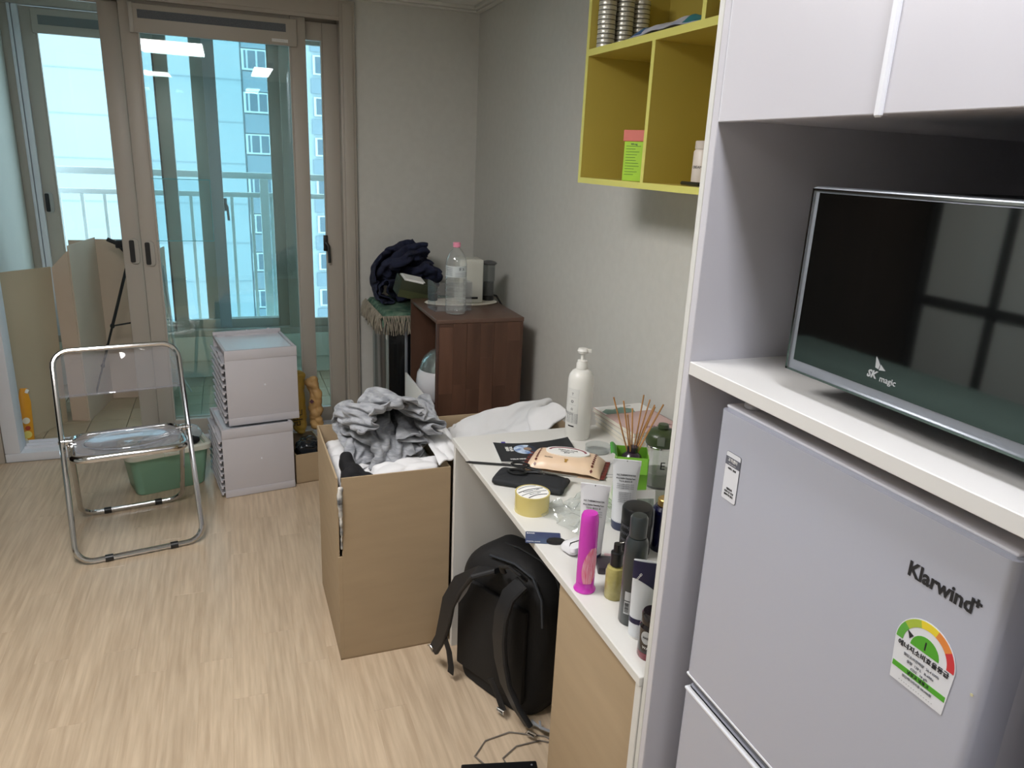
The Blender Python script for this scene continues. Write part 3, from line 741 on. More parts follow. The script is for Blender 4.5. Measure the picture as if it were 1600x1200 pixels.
# ============================================================ FOLDING CHAIR
t = thing('folding_chair', 'folding chair of clear acrylic with chromed tube frame', 'chair', (-.438, 3.125, 0), R(9.8))
def hoop(a, bpt, hw, r, rb=.06, open_top=True, zt=0):
    pass
S = .0105
def uframe(pb, pt, hw, rb, rt=None, top=True):
    """rounded loop in the slanted plane from bottom point pb(y,z) to pt(y,z)"""
    yb, zb_ = pb; yt, zt_ = pt; L_ = math.hypot(yt-yb, zt_-zb_)
    def P(x, s): return (x, yb+(yt-yb)*s/L_, zb_+(zt_-zb_)*s/L_)
    pts = []
    if top:
        loop = rrect(-hw, 0, hw, L_, rb, 6)
        return [P(x, s) for x, s in loop], True
    pts = [(-hw, L_)]+[(x, s) for x, s in arc(-hw+rb, rb, rb, 180, 270, 6)]+[(x, s) for x, s in arc(hw-rb, rb, rb, 270, 360, 6)]+[(hw, L_)]
    return [P(x, s) for x, s in pts], False
pts, cl = uframe((-.215, .013), (.135, .757), .225, .062)
B().tube(pts, S, 10, closed=cl).out('back_frame', M_chrome, t)
pts, cl = uframe((.222, .013), (-.02, .425), .200, .06, top=False)
B().tube(pts, S, 10, closed=cl).out('rear_legs', M_chrome, t)
for y, hw_ in ((-.215, .115), (.222, .10)):
    for s_ in (-1, 1): B().cyl(.0135, -.014, .014, 12, M=frame((s_*hw_, y, .0135), (0, 1, 0), (0, 0, 1))).out('rubber_foot', M_black, t)
seat_z = .432
loop = rrect(-.193, -.235, .193, .12, .055, 6)
B().tube([(x, y, seat_z-.03*(y+.235)/.35) for x, y in loop], .012, 10, closed=True, flat=1.15).out('seat_frame', M_chrome, t)
def seatz(x, y):
    z = seat_z+.012-.03*(y+.235)/.35
    d = math.hypot(x/.155, (y+.057)/.135); z -= .014*max(0, 1-d**4) if d < 1 else 0
    return z
bb = B(); 
def sf(u, v):
    a = 2*PI*u; k = v
    lx, ly = .188, .172; p = 3.2
    cx = abs(math.cos(a))**(2/p)*math.copysign(1, math.cos(a)); cy = abs(math.sin(a))**(2/p)*math.copysign(1, math.sin(a))
    x = lx*cx*k; y = -.057+ly*cy*k; return (x, y, seatz(x, y))
bb.sheet(sf, 48, 12, .005); bmesh.ops.remove_doubles(bb.bm, verts=bb.bm.verts, dist=.0004)
M_seat = glass('seat_acrylic', (.90, .91, .93), 1.8, .03, milk=.17, milkc=(215, 218, 232))
bb.out('seat', M_seat, t)
bb = B(); bb.tube([(.155*.98*math.cos(2*PI*i/40), -.057+.135*.98*math.sin(2*PI*i/40), seatz(.155*.98*math.cos(2*PI*i/40), -.057+.135*.98*math.sin(2*PI*i/40))+.003) for i in range(40)], .0022, 6, closed=True).out('seat_ring', M_seat, t)
# back sheet, wraps round the hoop corners
def bf(u, v):
    s0 = .640; s1 = .822; yb, zb_, yt, zt_ = -.215, .013, .135, .757; L_ = math.hypot(yt-yb, zt_-zb_)
    s = s0+(s1-s0)*v; hw_ = .225; 
    top = max(0, (s-(s1-.062))/.062); lim = hw_-.062*(1-math.sqrt(max(0, 1-top*top)))
    x = lim*(2*u-1); bow = .035*(1-(2*u-1)**2)
    return (x, yb+(yt-yb)*s/L_+bow, zb_+(zt_-zb_)*s/L_-bow*.3)
M_back = glass('back_acrylic', (.93, .93, .95), 1.7, .02, milk=.08, milkc=(232, 232, 244))
B().sheet(bf, 30, 12, .005).out('backrest', M_back, t)
B().tube([bf(i/30, 0) for i in range(31)], .005, 8).out('backrest_edge', M_back, t)
for s_ in (-1, 1):
    hg = B()
    for k, x in enumerate((.222, .208, .196)): hg.cyl(.017-.002*k, -.0055, .0055, 14, M=frame((s_*x, -.012, .432), (0, 1, 0), (0, 0, 1)))
    hg.cyl(.006, -.03, .03, 8, M=frame((s_*.208, -.012, .432), (0, 1, 0), (0, 0, 1)))
    hg.out('hinge', M_chrome, t)

# ============================================================ CLOTHES IN THE CARTONS
def lim(x0, x1, y0, y1, zr=None, z_in=.63):
    def f(c):
        c = c.copy()
        if c.z < z_in: c.x = min(max(c.x, x0), x1); c.y = min(max(c.y, y0), y1)
        return c
    return f
M_heather = mat('heather_grey', (122, 125, 131), .95, vscale=26, stretch=(1, 1, 5), rgb2=(168, 170, 175), bump=.25, bscale=240, sheen=.3)
M_wcloth = mat('white_cotton', (222, 222, 224), .9, var=.02, bump=.12, bscale=150, sheen=.2)
M_navy = mat('navy_knit', (32, 37, 62), .95, var=.2, vscale=90, bump=.3, bscale=300)
M_bcloth = mat('black_cotton', (16, 16, 20), .9, var=.1)
# cloth shapes settled once by a cloth solver, kept as rows of steps of 1.6 mm along the weave
cloth_sweat = (54, 42, (0.2741, 2.0938, 0.5911), [
[15,-1,11,7,9,3,7,5,11,3,5,8,8,-4,-8,-11,-12,-4,12,6,11,13,8,8,8,8,0,7,3,4,7,-3,8,2,11,1,-8,9,7,5,-3,-11,-11,-12,-11,-12,-11,6,11,10,8,11,10,-1,-5,14,-13,1,13,6,11,7,2,9,11,6,6,8,-4,-10,-11,-10,-3,5,11,3,11,11,9,4,4,9,-1,11,-3,14,-1,-3,10,4,9,-2,-5,10,11,-2,-12,-11,-6,-11,-12,-14,-2,12,11,12,7,6,8,0,6,-8,-12,13,13,-1,11,11,5,6,11,6,10,-2,-12,-10,-12,1,-4,11,12,3,8,6,6,9,-2,6,9,0,10,9,-8,4,4,7,9,-5,11,1,5,-10,-12,-6,-10,-9,-8,-9,12,13,3,13,3,12,5,-9,5,-12,3,13,13,-1,10,6,12,10,10,9,-1,-11,-12,-9,-9,4,6,7,11,10,-8,13,3,11,0,1,12,7,8,-7,-6,6,8,2,7,6,10,-1,-8,-10,-11,-6,-9,-10,-3,13,4,13,3,13,5,11,-7,12,0,-4,11,5,10,4,9,8,11,11,7,-11,3,-6,-8,-7,-11,3,15,3,9,1,5,9,1,11,3,2,9,7,-10,-6,7,7,1,8,6,8,5,-7,-12,-4,-11,-8,-1,-6,14,4,5,13,5,13,8,-5,10,11,-1,0,11,2,10,10,5,10,12,9,-12,-8,-2,0,-11,4,-8,9,8,5,4,6,6,7,-1,11,-1,10,3,0,-5,-8,10,9,7,3,3,5,2,-9,-13,2,-5,-11,3,10,11,-2,8,10,3,10,-3,3,13,11,-8,11,11,2,11,2,12,5,12,-3,-12,-6,8,-12,-7,8,-1,11,-1,11,-1,9,7,3,1,8,3,3,-6,-1,9,-5,7,8,11,-5,5,5,1,-10,-10,-4,3,-4,14,4,9,0,12,9,-9,12,-8,2,14,0,7,5,12,10,2,9,14,-4,8,-12,-11,15,-8,-14,-4,10,9,1,8,11,-9,4,12,6,3,7,-7,-8,4,2,9,10,-1,8,8,-6,1,6,-1,-7,-10,-5,12,10,0,5,11,3,13,0,-8,9,-5,4,12,2,12,3,10,12,7,5,8,-7,-1,-11,2,4,-10,-12,4,13,5,6,11,1,-2,1,7,6,6,3,-15,-1,6,8,11,4,-4,12,5,-8,-5,4,7,-7,-9,5,12,9,1,6,12,1,11,4,-6,12,1,6,12,2,10,10,4,12,9,1,0,-9,-8,-9,3,-5,2,-4,8,9,12,-2,11,4,-9,13,-5,4,14,-10,-10,1,8,12,5,7,-1,13,1,-11,5,4,-12,5,1,13,0,11,-4,12,12,1,2,-11,4,11,10,5,10,5,8,9,13,0,3,-8,-3,-7,-8,-2,-6,10,-3,14,2,9,-2,8,1,7,5,8,5,-5,3,-15,-2,13,0,12,3,9,3,10,-4,-12,6,-7,1,14,8,6,-5,13,2,9,11,-8,7,-5,11,7,12,2,12,6,5,7,11,-11,-4,-6,-5,-7,-6,-3,6,10,11,1,12,-4,-2,10,3,6,8,10,5,-7,-4,-11,5,11,-3,13,2,11,5,8,-11,-11,10,-4,10,4,14,-1,11,-1,10,5,0,-4,13,3,11,6,13,0,13,10,4,0,-8,-8,-7,-8,-2,-7,-2,14,9,5,6,10,-3,-4,13,4,4,9,0,12,4,-13,-1,-6,13,-4,7,12,2,8,12,-5,-14,-4,13,5,8,0,13,-1,13,-3,10,6,-12,8,15,4,11,7,3,10,12,3,-8,-7,-5,-6,-6,-13,-5,9,13,8,3,13,3,7,-6,1,14,9,-4,12,-6,13,0,-14,2,-3,11,0,7,5,10,5,8,-5,-12,5,11,10,-2,10,11,-2,12,1,-9,9,-3,10,10,10,1,14,0,12,0,-7,-8,-7,-4,-7,-4,-7,13,7,8,11,2,13,-1,6,-8,8,9,13,6,-12,0,12,-5,-14,7,11,-4,14,-5,10,8,8,-6,5,-4,13,5,-2,10,9,9,1,11,0,-2,13,6,10,6,5,12,6,2,-6,-6,-6,-6,-6,-5,-6,-1,13,11,10,2,12,1,14,-2,1,-3,14,4,11,3,-11,-7,13,-16,5,14,-4,12,-5,11,-2,13,3,-5,12,3,13,-2,2,10,9,10,1,-7,9,4,9,9,2,9,12,-3,3,-5,-6,-6,-5,-7,-8,0,6,12,12,5,10,6,4,12,7,-12,10,0,9,6,12,-5,-10,3,-12,7,12,-4,13,-3,11,-11,12,10,-3,10,9,6,9,-1,9,6,8,10,2,0,12,9,1,4,11,5,8,-8,-4,-7,-5,-5,-7,-7,2,15,9,9,12,3,6,12,0,10,-9,0,12,2,10,10,2,-13,-8,-3,6,11,8,-4,13,0,-9,6,15,5,6,12,1,8,10,4,11,3,9,2,2,10,0,10,7,4,15,-7,-1,-10,-9,-8,-8,10,-5,-6,13,11,10,12,0,9,11,-2,11,-4,-6,13,3,4,12,8,-12,-11,11,-1,11,-5,14,-4,13,-2,-5,7,11,9,3,15,7,5,11,5,8,3,-5,7,10,0,8,9,7,13,0,-14,-7,-4,-5,-12,-2,14,2,7,0,10,12,1,5,5,5,8,-2,-5,16,-1,7,5,12,-2,-16,-2,14,8,-6,13,-6,13,10,-2,-2,10,10,7,7,14,6,2,10,10,-10,-1,10,3,12,-4,11,15,11,-12,0,-13,6,-7,-9,-6,7,14,7,-6,5,9,1,6,3,4,8,2,0,6,2,5,5,9,-7,0,-9,13,11,-5,12,-2,8,10,10,-6,8,4,12,9,6,4,12,11,2,-4,5,0,17,-5,13,8,4,18,-5,-13,1,-14,2,-10,7,6,11,8,-3,-9,3,5,8,2,6,2,11,-9,6,14,-5,10,2,-13,-2,5,8,15,-4,10,10,5,9,5,7,2,6,1,11,5,11,10,3,11,1,-3,13,-7,14,7,4,11,10,-1,-9,-12,1,-12,-9,12,12,8,15,-4,-12,-3,0,8,6,8,0,11,-7,14,9,4,-11,8,-13,4,10,8,0,14,4,8,11,3,7,10,1,9,-2,12,3,9,7,-3,10,11,10,-7,12,-4,9,7,13,-1,3,-13,-6,-1,4,-13,3,13,6,13,-3,-6,13,-9,3,10,-6,2,8,6,5,8,2,5,-10,2,10,7,5,7,7,9,3,9,1,10,2,10,10,0,7,4,5,3,7,10,3,-9,12,-7,11,-1,16,-1,9,-9,-7,-5,8,-6,3,-4,9,11,-2,3,2,12,6,-10,9,-3,-5,5,10,-1,12,-3,12,4,-6,12,11,-3,6,9,-3,9,6,12,0,11,3,10,-1,9,1,7,8,-4,13,11,-2,3,12,-5,11,6,13,-9,6,-13,-6,3,8,-4,3,6,16,-2,3,-3,6,12,-2,-10,10,-11,4,6,7,3,9,6,9,0,10,-3,12,-5,11,-3,11,6,6,12,1,9,-4,10,5,8,8,11,-9,15,3,9,1,-7,11,-1,9,13,7,-9,-1,-7,7,-5,6,6,1,12,9,-4,4,-7,-3,0,2,11,-7,12,8,7,0,8,0,0,10,8,5,-7,3,8,1,9,10,4,7,5,7,3,1,14,1,11,13,-4,1,11,-6,8,-3,-6,8,13,5,15,1,-11,5,-9,7,-1,11,0,10,13,-4,-4,5,-1,-11,-2,6,12,-5,6,4,11,11,6,-9,6,9,12,-5,8,8,-2,-2,9,5,11,-3,12,9,2,8,7,9,5,8,-9,9,2,-6,11,-3,8,3,14,6,4,0,-9,6,-6,10,1,10,5,15,3,-6,-5,-4,6,-7,10,-3,11,4,1,10,6,11,-7,-2,11,11,4,-3,11,7,-12,5,12,-2,10,4,7,11,7,4,4,13,-4,9,-2,8,-12,-3,12,2,8,0,9,11,-8,6,-8,10,-2,13,5,10,12,4,1,-6,-3,-8,11,-7,11,-6,8,8,5,9,11,-4,-6,9,9,-5,9,9,12,-8,-6,13,1,11,-1,7,10,5,11,2,4,9,-1,5,-6,5,-11,4,11,4,-2,1,12,5,-6,12,-9,10,6,10,7,13,-3,11,3,-6,-9,-5,5,12,-4,8,5,2,9,12,7,-10,-6,2,9,10,7,12,2,-10,3,12,1,12,3,6,7,3,10,1,12,-1,-7,-4,11,-5,-4,13,-1,-2,6,-2,13,0,11,-3,0,12,10,-2,11,4,11,11,-1,-10,-10,4,9,0,8,8,-5,11,8,11,-4,-3,-6,12,2,10,7,10,-5,-6,13,9,5,-10,12,3,13,-2,10,9,3,-8,6,9,2,-7,10,-8,4,-7,2,9,12,5,12,-3,7,13,4,7,-1,9,10,7,-10,-9,4,6,4,7,3,-6,7,9,11,7,-6,-10,0,11,10,5,12,4,-11,4,16,-8,-2,5,8,11,-1,10,10,5,-6,5,-5,12,4,-8,8,-12,1,9,-3,10,13,6,11,2,9,8,10,0,4,10,7,-7,-9,-3,10,5,7,8,-6,-5,10,10,11,-2,-9,-8,6,13,7,10,4,2,-6,16,-1,-13,4,10,9,1,13,-2,10,7,12,-11,-3,13,4,-7,-3,0,10,2,0,9,12,7,11,8,8,8,1,-1,12,9,-5,-4,-6,13,-1,8,9,-4,-11,3,10,10,7,-6,-10,3,10,4,14,-2,11,-9,13,6,-12,-8,11,10,2,10,2,2,10,4,-2,-8,-3,12,5,-3,-7,8,9,1,0,9,12,8,5,6,11,12,-8,12,10,-3,-12,4,11,-2,6,10,0,-12,-2,4,9,11,5,-9,-5,4,11,10,2,10,-9,5,14,-11,-14,7,11,11,3,12,-4,-2,-7,3,6,-7,-1,11,5,-7,5,7,7,-3,11,-1,11,10,8,4,11,4,6,11,-6,-12,8,11,3,-2,11,1,-12,1,-3,8,8,12,-2,-10,1,10,8,11,-2,9,-7,9,-10,-10,-2,12,13,-1,12,12,-9,12,-12,7,10,-8,1,11,-1,4,9,5,-5,3,11,-4,11,8,10,3,10,7,9,-7,-9,7,10,11,-7,9,5,-12,-3,6,-4,11,10,9,-6,-9,11,9,4,10,-2,10,-10,-8,-3,-9,8,12,3,11,9,7,7,-10,-4,13,6,-8,9,2,2,9,8,-1,-4,13,-2,0,12,1,10,2,12,13,2,-11,8,6,9,-5,0,9,-4,-5,11,-9,1,11,14,4,-10,1,12,10,0,9,-7,1,-11,1,-12,2,12,4,12,-1,7,0,1,-9,8,12,-1,-7,1,11,10,4,-12,8,4,8,7,-5,9,3,12,3,11,-4,9,2,9,10,2,-5,-5,-4,6,11,-3,-11,9,11,13,0,-6,9,11,7,-4,6,-6,-8,2,-12,-10,10,4,9,7,7,-10,12,-1,5,8,7,-5,-7,9,10,2,-16,3,9,4,5,10,-4,10,4,12,11,-4,5,12,3,10,9,2,-6,-8,-4,12,6,-10,-2,11,4,9,9,0,8,12,2,0,-8,-4,-11,-10,-4,4,7,9,8,8,-2,4,14,-4,11,12,4,-8,-5,-3,14,-4,-12,11,-4,11,3,12,0,14,3,12,1,11,6,5,5,4,12,4,-9,-9,3,11,3,-13,7,10,11,2,10,2,8,10,-10,-1,-10,-2,-14,-5,6,8,6,11,4,9,-7,5,10,5,10,11,2,-7,-9,-5,8,-12,2,11,-2,11,4,14,3,12,1,12,7,11,9,6,-1,0,13,4,-9,-9,8,9,-2,-6,10,8,11,3,11,7,4,0,-4,-9,-10,-8,-9,6,5,8,10,4],
[26,2,5,10,-3,11,-9,-5,2,8,-10,-9,-8,-6,5,0,2,-11,-2,-7,3,1,7,-10,2,1,2,10,-13,-4,8,8,5,-3,0,9,3,4,3,-6,-3,-4,-2,-1,-1,-2,-1,-7,4,4,8,-6,1,11,9,1,2,13,-1,10,-3,8,-9,2,-3,2,-10,-9,-7,3,3,-1,-11,-11,7,-9,1,-3,10,-10,14,4,-4,1,-10,5,9,8,4,-4,5,6,3,2,0,-4,-3,-4,-1,-2,-2,1,-8,1,8,-4,7,-7,8,11,1,7,10,4,-6,16,4,-2,-13,10,-1,-11,-6,-8,2,-4,2,-10,-13,5,-1,-8,6,-9,8,-7,13,10,0,-9,3,6,5,9,-2,4,5,3,0,4,-1,-5,-2,-1,-2,-3,-4,-2,-7,9,3,4,-3,0,7,3,12,4,12,-5,-2,14,-6,-10,2,2,4,-8,-10,-2,3,-5,-8,-13,-10,10,4,0,-12,6,-10,4,12,13,-2,-6,9,5,4,5,5,0,8,0,6,-1,-5,-4,0,-1,-3,-3,-3,-6,4,5,0,4,-1,1,7,3,12,12,4,-13,1,11,-5,-8,3,5,-10,-4,-6,-7,-6,-8,-3,-13,0,13,7,-8,-10,9,-7,3,12,11,-5,10,5,-1,8,7,-3,5,0,11,3,-6,-4,0,-1,-1,-5,-2,-5,6,0,2,2,0,2,10,4,-2,12,12,-3,-11,-4,3,8,0,-1,-9,-3,-6,-10,-8,1,-12,-7,-8,9,11,3,-9,10,-3,-6,7,11,3,11,8,-1,0,6,6,1,2,-1,12,-1,-7,0,-3,-5,3,-6,1,-6,10,-1,-1,2,2,13,-6,0,4,11,0,2,-8,2,9,1,-11,-2,-13,4,-9,-8,-2,-9,-6,-13,0,14,-10,13,5,8,-5,-1,7,10,8,-4,12,6,1,6,4,3,-3,1,11,-5,-7,3,-5,-3,1,-8,4,2,7,-2,-4,5,5,3,-5,3,11,4,-5,1,-3,8,-9,2,-10,-9,-1,-7,-5,-10,-2,-13,-1,-9,14,-10,6,14,10,3,-3,6,8,2,-1,4,13,8,-3,7,7,-2,-3,-1,9,-6,-6,7,-5,-2,-2,2,0,2,2,0,-2,9,3,2,-3,4,8,-1,-1,2,-2,-1,-8,-8,-4,-12,6,-13,-10,-8,-3,-13,-1,13,-8,3,11,13,11,-4,7,9,3,-1,6,4,5,1,7,8,4,-4,-1,-4,1,0,-3,8,-8,1,0,3,0,-4,8,-3,12,-2,5,-1,4,-1,7,0,-4,4,-2,-7,-11,-8,-8,-8,-1,-9,-6,-6,-10,-5,8,4,-3,6,12,12,1,9,7,5,3,-1,8,3,4,0,8,9,0,-6,0,-1,2,-3,-1,4,-7,3,0,5,-5,-2,6,11,0,-5,7,3,1,0,7,-5,3,-2,-12,-9,-9,-4,-10,0,-11,-13,3,-10,0,6,3,-3,2,8,6,10,4,6,10,7,-2,8,-1,9,2,0,6,9,-3,-5,1,2,0,-4,-1,4,-5,4,-1,-1,1,-2,11,-1,0,-3,11,-2,2,1,6,-7,-10,-5,-7,-11,-9,-1,-12,-6,-9,-8,6,-1,7,4,-5,-3,11,8,7,6,2,7,8,6,3,5,0,7,2,-1,3,10,-6,1,1,0,0,-4,0,2,0,0,0,-4,3,12,-7,3,1,1,8,0,0,-1,2,-10,-10,-9,-9,-8,-9,-3,-7,-10,-1,1,3,6,2,0,-4,0,10,11,-1,10,3,9,3,7,5,-1,6,7,-2,0,5,4,-4,6,-4,1,-1,-4,1,3,2,-4,1,-5,7,1,-7,7,1,0,10,1,-2,-1,-11,-9,-10,-8,-10,-10,-7,-9,-1,-1,2,4,1,5,0,-1,-4,4,5,12,2,9,5,9,1,9,3,-1,9,-10,11,3,2,2,-4,7,-4,2,-3,0,4,-3,1,-4,0,9,0,-2,3,5,1,7,-1,-1,-2,-11,-10,-9,-8,-10,-10,-7,-8,2,-3,2,2,4,5,-2,-3,3,-4,6,2,8,8,10,6,7,1,9,-6,10,-6,12,-4,9,4,-4,-1,7,-5,2,0,-5,5,-5,1,-4,11,-5,4,0,7,0,10,1,-3,-8,-10,-7,-11,-8,-10,-10,-12,0,1,-2,-2,7,2,0,2,0,-2,1,0,6,1,10,7,7,9,3,7,-4,10,-5,10,-1,7,6,-2,-3,-1,6,-6,3,1,0,-2,-5,1,7,1,-9,11,10,-5,13,-2,-14,-1,-10,-8,-5,-10,-9,-11,-13,3,-1,0,0,1,8,-1,4,-2,-4,1,5,5,-3,7,10,4,10,3,7,-5,10,-5,10,6,3,8,-1,-3,0,-5,5,-6,7,1,-5,-1,-6,10,-13,7,-2,12,13,5,-12,-6,-8,-9,-6,-11,1,-11,-11,-14,6,1,-1,-1,2,9,-1,-5,7,-5,-7,8,10,-1,-2,18,-1,4,12,6,-8,5,9,-4,10,7,7,3,-5,-2,2,-5,2,-6,9,-1,-12,3,7,-9,-10,16,-1,8,15,-8,-8,-12,-2,-9,-8,-11,-6,-10,-10,6,7,-2,3,-4,1,8,-8,10,-7,-8,5,13,-3,2,13,4,3,5,13,-6,7,-3,10,-5,10,12,6,-3,-5,-5,2,-1,-3,-6,12,-8,-11,-12,7,-9,12,10,-3,11,-4,-15,-2,-7,-10,-9,-6,-13,-3,-16,9,15,3,2,-5,-4,12,-10,13,-7,-8,-3,18,3,-4,10,9,4,4,3,4,7,-4,10,-4,-1,12,13,5,-6,-8,6,-1,-8,-8,9,-6,-9,-3,-6,17,-1,13,5,0,-7,-9,-11,-3,-9,-9,-8,-12,-13,-1,13,7,12,6,-9,-3,13,-9,16,-10,-6,-8,15,11,-3,10,2,12,5,2,-1,8,-4,8,5,-5,1,10,8,-10,4,-8,12,-11,4,-2,-16,-11,-9,13,-1,13,-6,4,5,-6,-10,-4,-9,-4,-12,3,-11,-11,-11,9,11,6,8,2,-3,10,-3,13,-5,-14,-3,6,13,7,8,-1,7,15,2,-2,9,1,4,-13,10,-11,9,12,-5,-13,7,9,-4,-14,9,-8,-14,7,-1,13,-2,9,-12,2,-3,-8,-6,0,-11,-1,-8,-8,-2,-7,-1,11,0,8,7,4,7,0,12,-1,-13,3,-7,10,10,10,3,9,-5,7,12,2,-8,10,-3,-12,9,-5,11,-1,-16,4,9,-13,-6,11,-10,4,-8,9,3,12,5,-11,2,-11,-10,6,-7,-12,-9,-8,-8,-1,1,-4,9,6,6,0,6,4,8,10,4,-13,12,-9,9,8,6,12,6,-9,-6,10,9,-3,-2,5,-11,8,-7,9,2,-6,-10,8,-10,2,-2,4,-9,0,0,11,2,10,0,-13,-7,-11,8,-9,-9,-10,-8,-11,-7,6,-1,7,8,0,8,-1,6,9,7,7,-2,13,-1,10,-9,13,8,4,-1,-12,1,5,1,-4,5,1,-6,6,-3,2,-3,-8,5,-7,-2,0,3,-1,-11,11,1,9,0,7,-5,-9,-11,1,-9,-10,-6,-10,-12,-7,3,0,10,2,9,-1,7,7,5,3,7,5,10,12,7,-5,-4,10,6,-8,0,-9,5,0,1,2,0,0,0,-1,-2,-1,-5,-3,1,3,-9,5,-4,1,2,6,-1,10,0,0,-8,-8,-8,-8,-2,-13,-7,-8,-13,-1,13,-1,9,-2,7,10,5,-1,7,7,6,8,11,11,-7,-7,8,6,0,-9,-7,1,3,4,0,2,-4,3,-3,0,-2,0,-9,3,4,-7,-3,2,-9,1,6,4,3,-1,4,-3,-11,-5,-7,-10,-4,-15,0,-13,-5,9,1,7,9,7,-4,6,7,8,5,8,12,1,9,-1,-10,4,4,4,-8,8,2,-7,-6,1,3,-1,1,-2,-1,-3,3,0,-9,8,-6,-8,2,-8,9,-5,5,3,3,-5,4,-9,-7,-6,-7,-9,-2,-13,-1,-11,3,15,0,0,6,11,-4,11,4,9,8,6,9,-2,4,-6,-4,4,3,1,0,4,-1,-10,-1,1,0,0,3,-7,0,2,-6,6,1,-7,-4,-5,-4,-2,6,-4,4,4,2,-1,-7,-2,-9,-9,-4,-10,5,-10,-4,-6,11,13,2,-2,0,7,5,8,4,5,7,6,-5,8,-3,-4,1,3,5,-7,6,1,-6,-5,1,-1,2,0,3,0,-11,-2,5,7,-7,-6,-6,-8,1,-3,1,4,2,1,2,-4,-7,-7,-3,-9,-2,-7,4,-7,-4,12,2,12,-5,-4,5,10,1,8,5,2,7,-2,1,8,-8,-2,9,-1,0,-6,3,-2,-6,2,0,-2,7,-1,1,-4,-10,1,5,3,-9,-3,-12,5,-3,-3,5,1,3,-1,3,-7,-7,1,-11,-9,2,-2,-10,9,9,-2,5,10,-5,-7,9,3,8,4,6,2,1,-2,6,0,3,-3,3,-3,1,-6,3,-4,-4,2,5,-3,5,-3,-7,-4,10,-9,6,-8,-3,-3,-2,3,-6,3,-2,3,4,-2,-3,-3,-6,1,-12,-6,-2,-7,10,7,7,-6,10,-1,-8,11,6,5,7,-3,3,6,-1,-2,8,-1,-4,0,-2,1,-6,-1,4,-7,5,1,3,-3,2,-7,-6,11,5,-9,-5,-6,-11,1,0,1,-5,3,-2,3,4,-11,1,1,-4,0,-12,-6,-5,7,10,3,-6,9,1,-4,10,2,4,6,8,-5,1,4,-1,2,4,-5,-5,6,-4,-4,-4,2,4,-1,-2,7,-7,0,1,-7,8,3,-4,-7,-3,-4,-4,0,-2,3,-6,1,3,6,-4,-11,4,3,-5,3,-5,-8,-8,11,3,-3,5,2,6,6,6,-5,6,7,-2,-4,3,2,0,3,-1,-8,0,5,-8,-1,3,1,-1,-2,6,-2,-3,-1,-4,7,5,-5,-4,-6,-10,4,-6,-3,0,5,-1,-7,6,5,-7,-9,3,4,-1,-6,-8,3,-2,2,3,-1,6,2,7,10,-7,4,6,1,-4,0,3,-1,3,2,-6,-5,3,0,-7,4,1,-3,6,1,-3,-1,-3,0,2,4,0,-4,-3,-12,4,4,-9,-2,3,4,-8,3,5,-2,-9,5,-6,2,0,-1,-12,-3,6,0,2,5,2,8,8,2,-6,7,1,-3,4,-1,2,0,3,-4,-7,-3,4,-1,2,-2,8,-6,2,-5,1,-5,2,1,5,-2,0,-3,-5,-5,5,4,-9,-3,8,-3,-1,6,-2,-8,0,3,-8,2,-2,2,-14,1,-1,4,4,4,9,6,6,-7,4,3,-4,2,4,-3,2,1,3,-9,-6,5,1,-1,5,0,6,-7,-8,4,-5,-1,2,3,3,-6,4,-10,-4,3,5,1,-9,3,0,-3,6,3,-5,-5,1,-3,-6,1,8,-5,-16,0,3,10,3,9,5,5,-6,-1,1,1,1,8,-4,-5,4,2,-1,-10,1,2,7,-4,6,-5,0,-10,5,-4,-1,1,2,1,6,1,-12,2,-2,6,5,-3,-8,0,0,4,2,-2,-5,-1,-8,-3,2,6,3,-6,-15,5,12,-2,11,5,5,3,-10,0,-1,3,8,-3,-7,2,4,-1,0,-10,7,2,8,-6,5,-10,-9,7,-6,-1,0,2,1,5,3,-8,-4,3,5,1,7,-8,-5,5,-6,2,1,3,-9,4,-11,-2,8,-1,-10,-3,3,12,9,2,-2,3,6,3,0,-11,-1,6,4,-8,-2,5,0,-5,6,-5,5,4,6,-8,-9,2,-6,5,-7,-3,2,9,-3,9,-3,-8,-3,5,3,3,6,-8,-4,5,-8,5,2,-11,12,-1,-13,0,17,-3,-11,-4,13,-4,7,-2,0,8,-1,7,-7,-9,3,6,-2,-7,5,2,5,-8,9,-6,1,10,-7,-12,-2,5,0,-6,1,4,-3,10,-3,2,-7,-11,-1,9,-4,3,5,-9,-2,4,-6,5,-2,-1,11,1,-11,1,8,6,-12,6,-5,-5,7,2,0,2,1,3,-9,-4,5,4,-5,-2,5,-1,5,-3,2,8,-4,4,-12,-5,-3,4,-4,1,0,1,4,11],
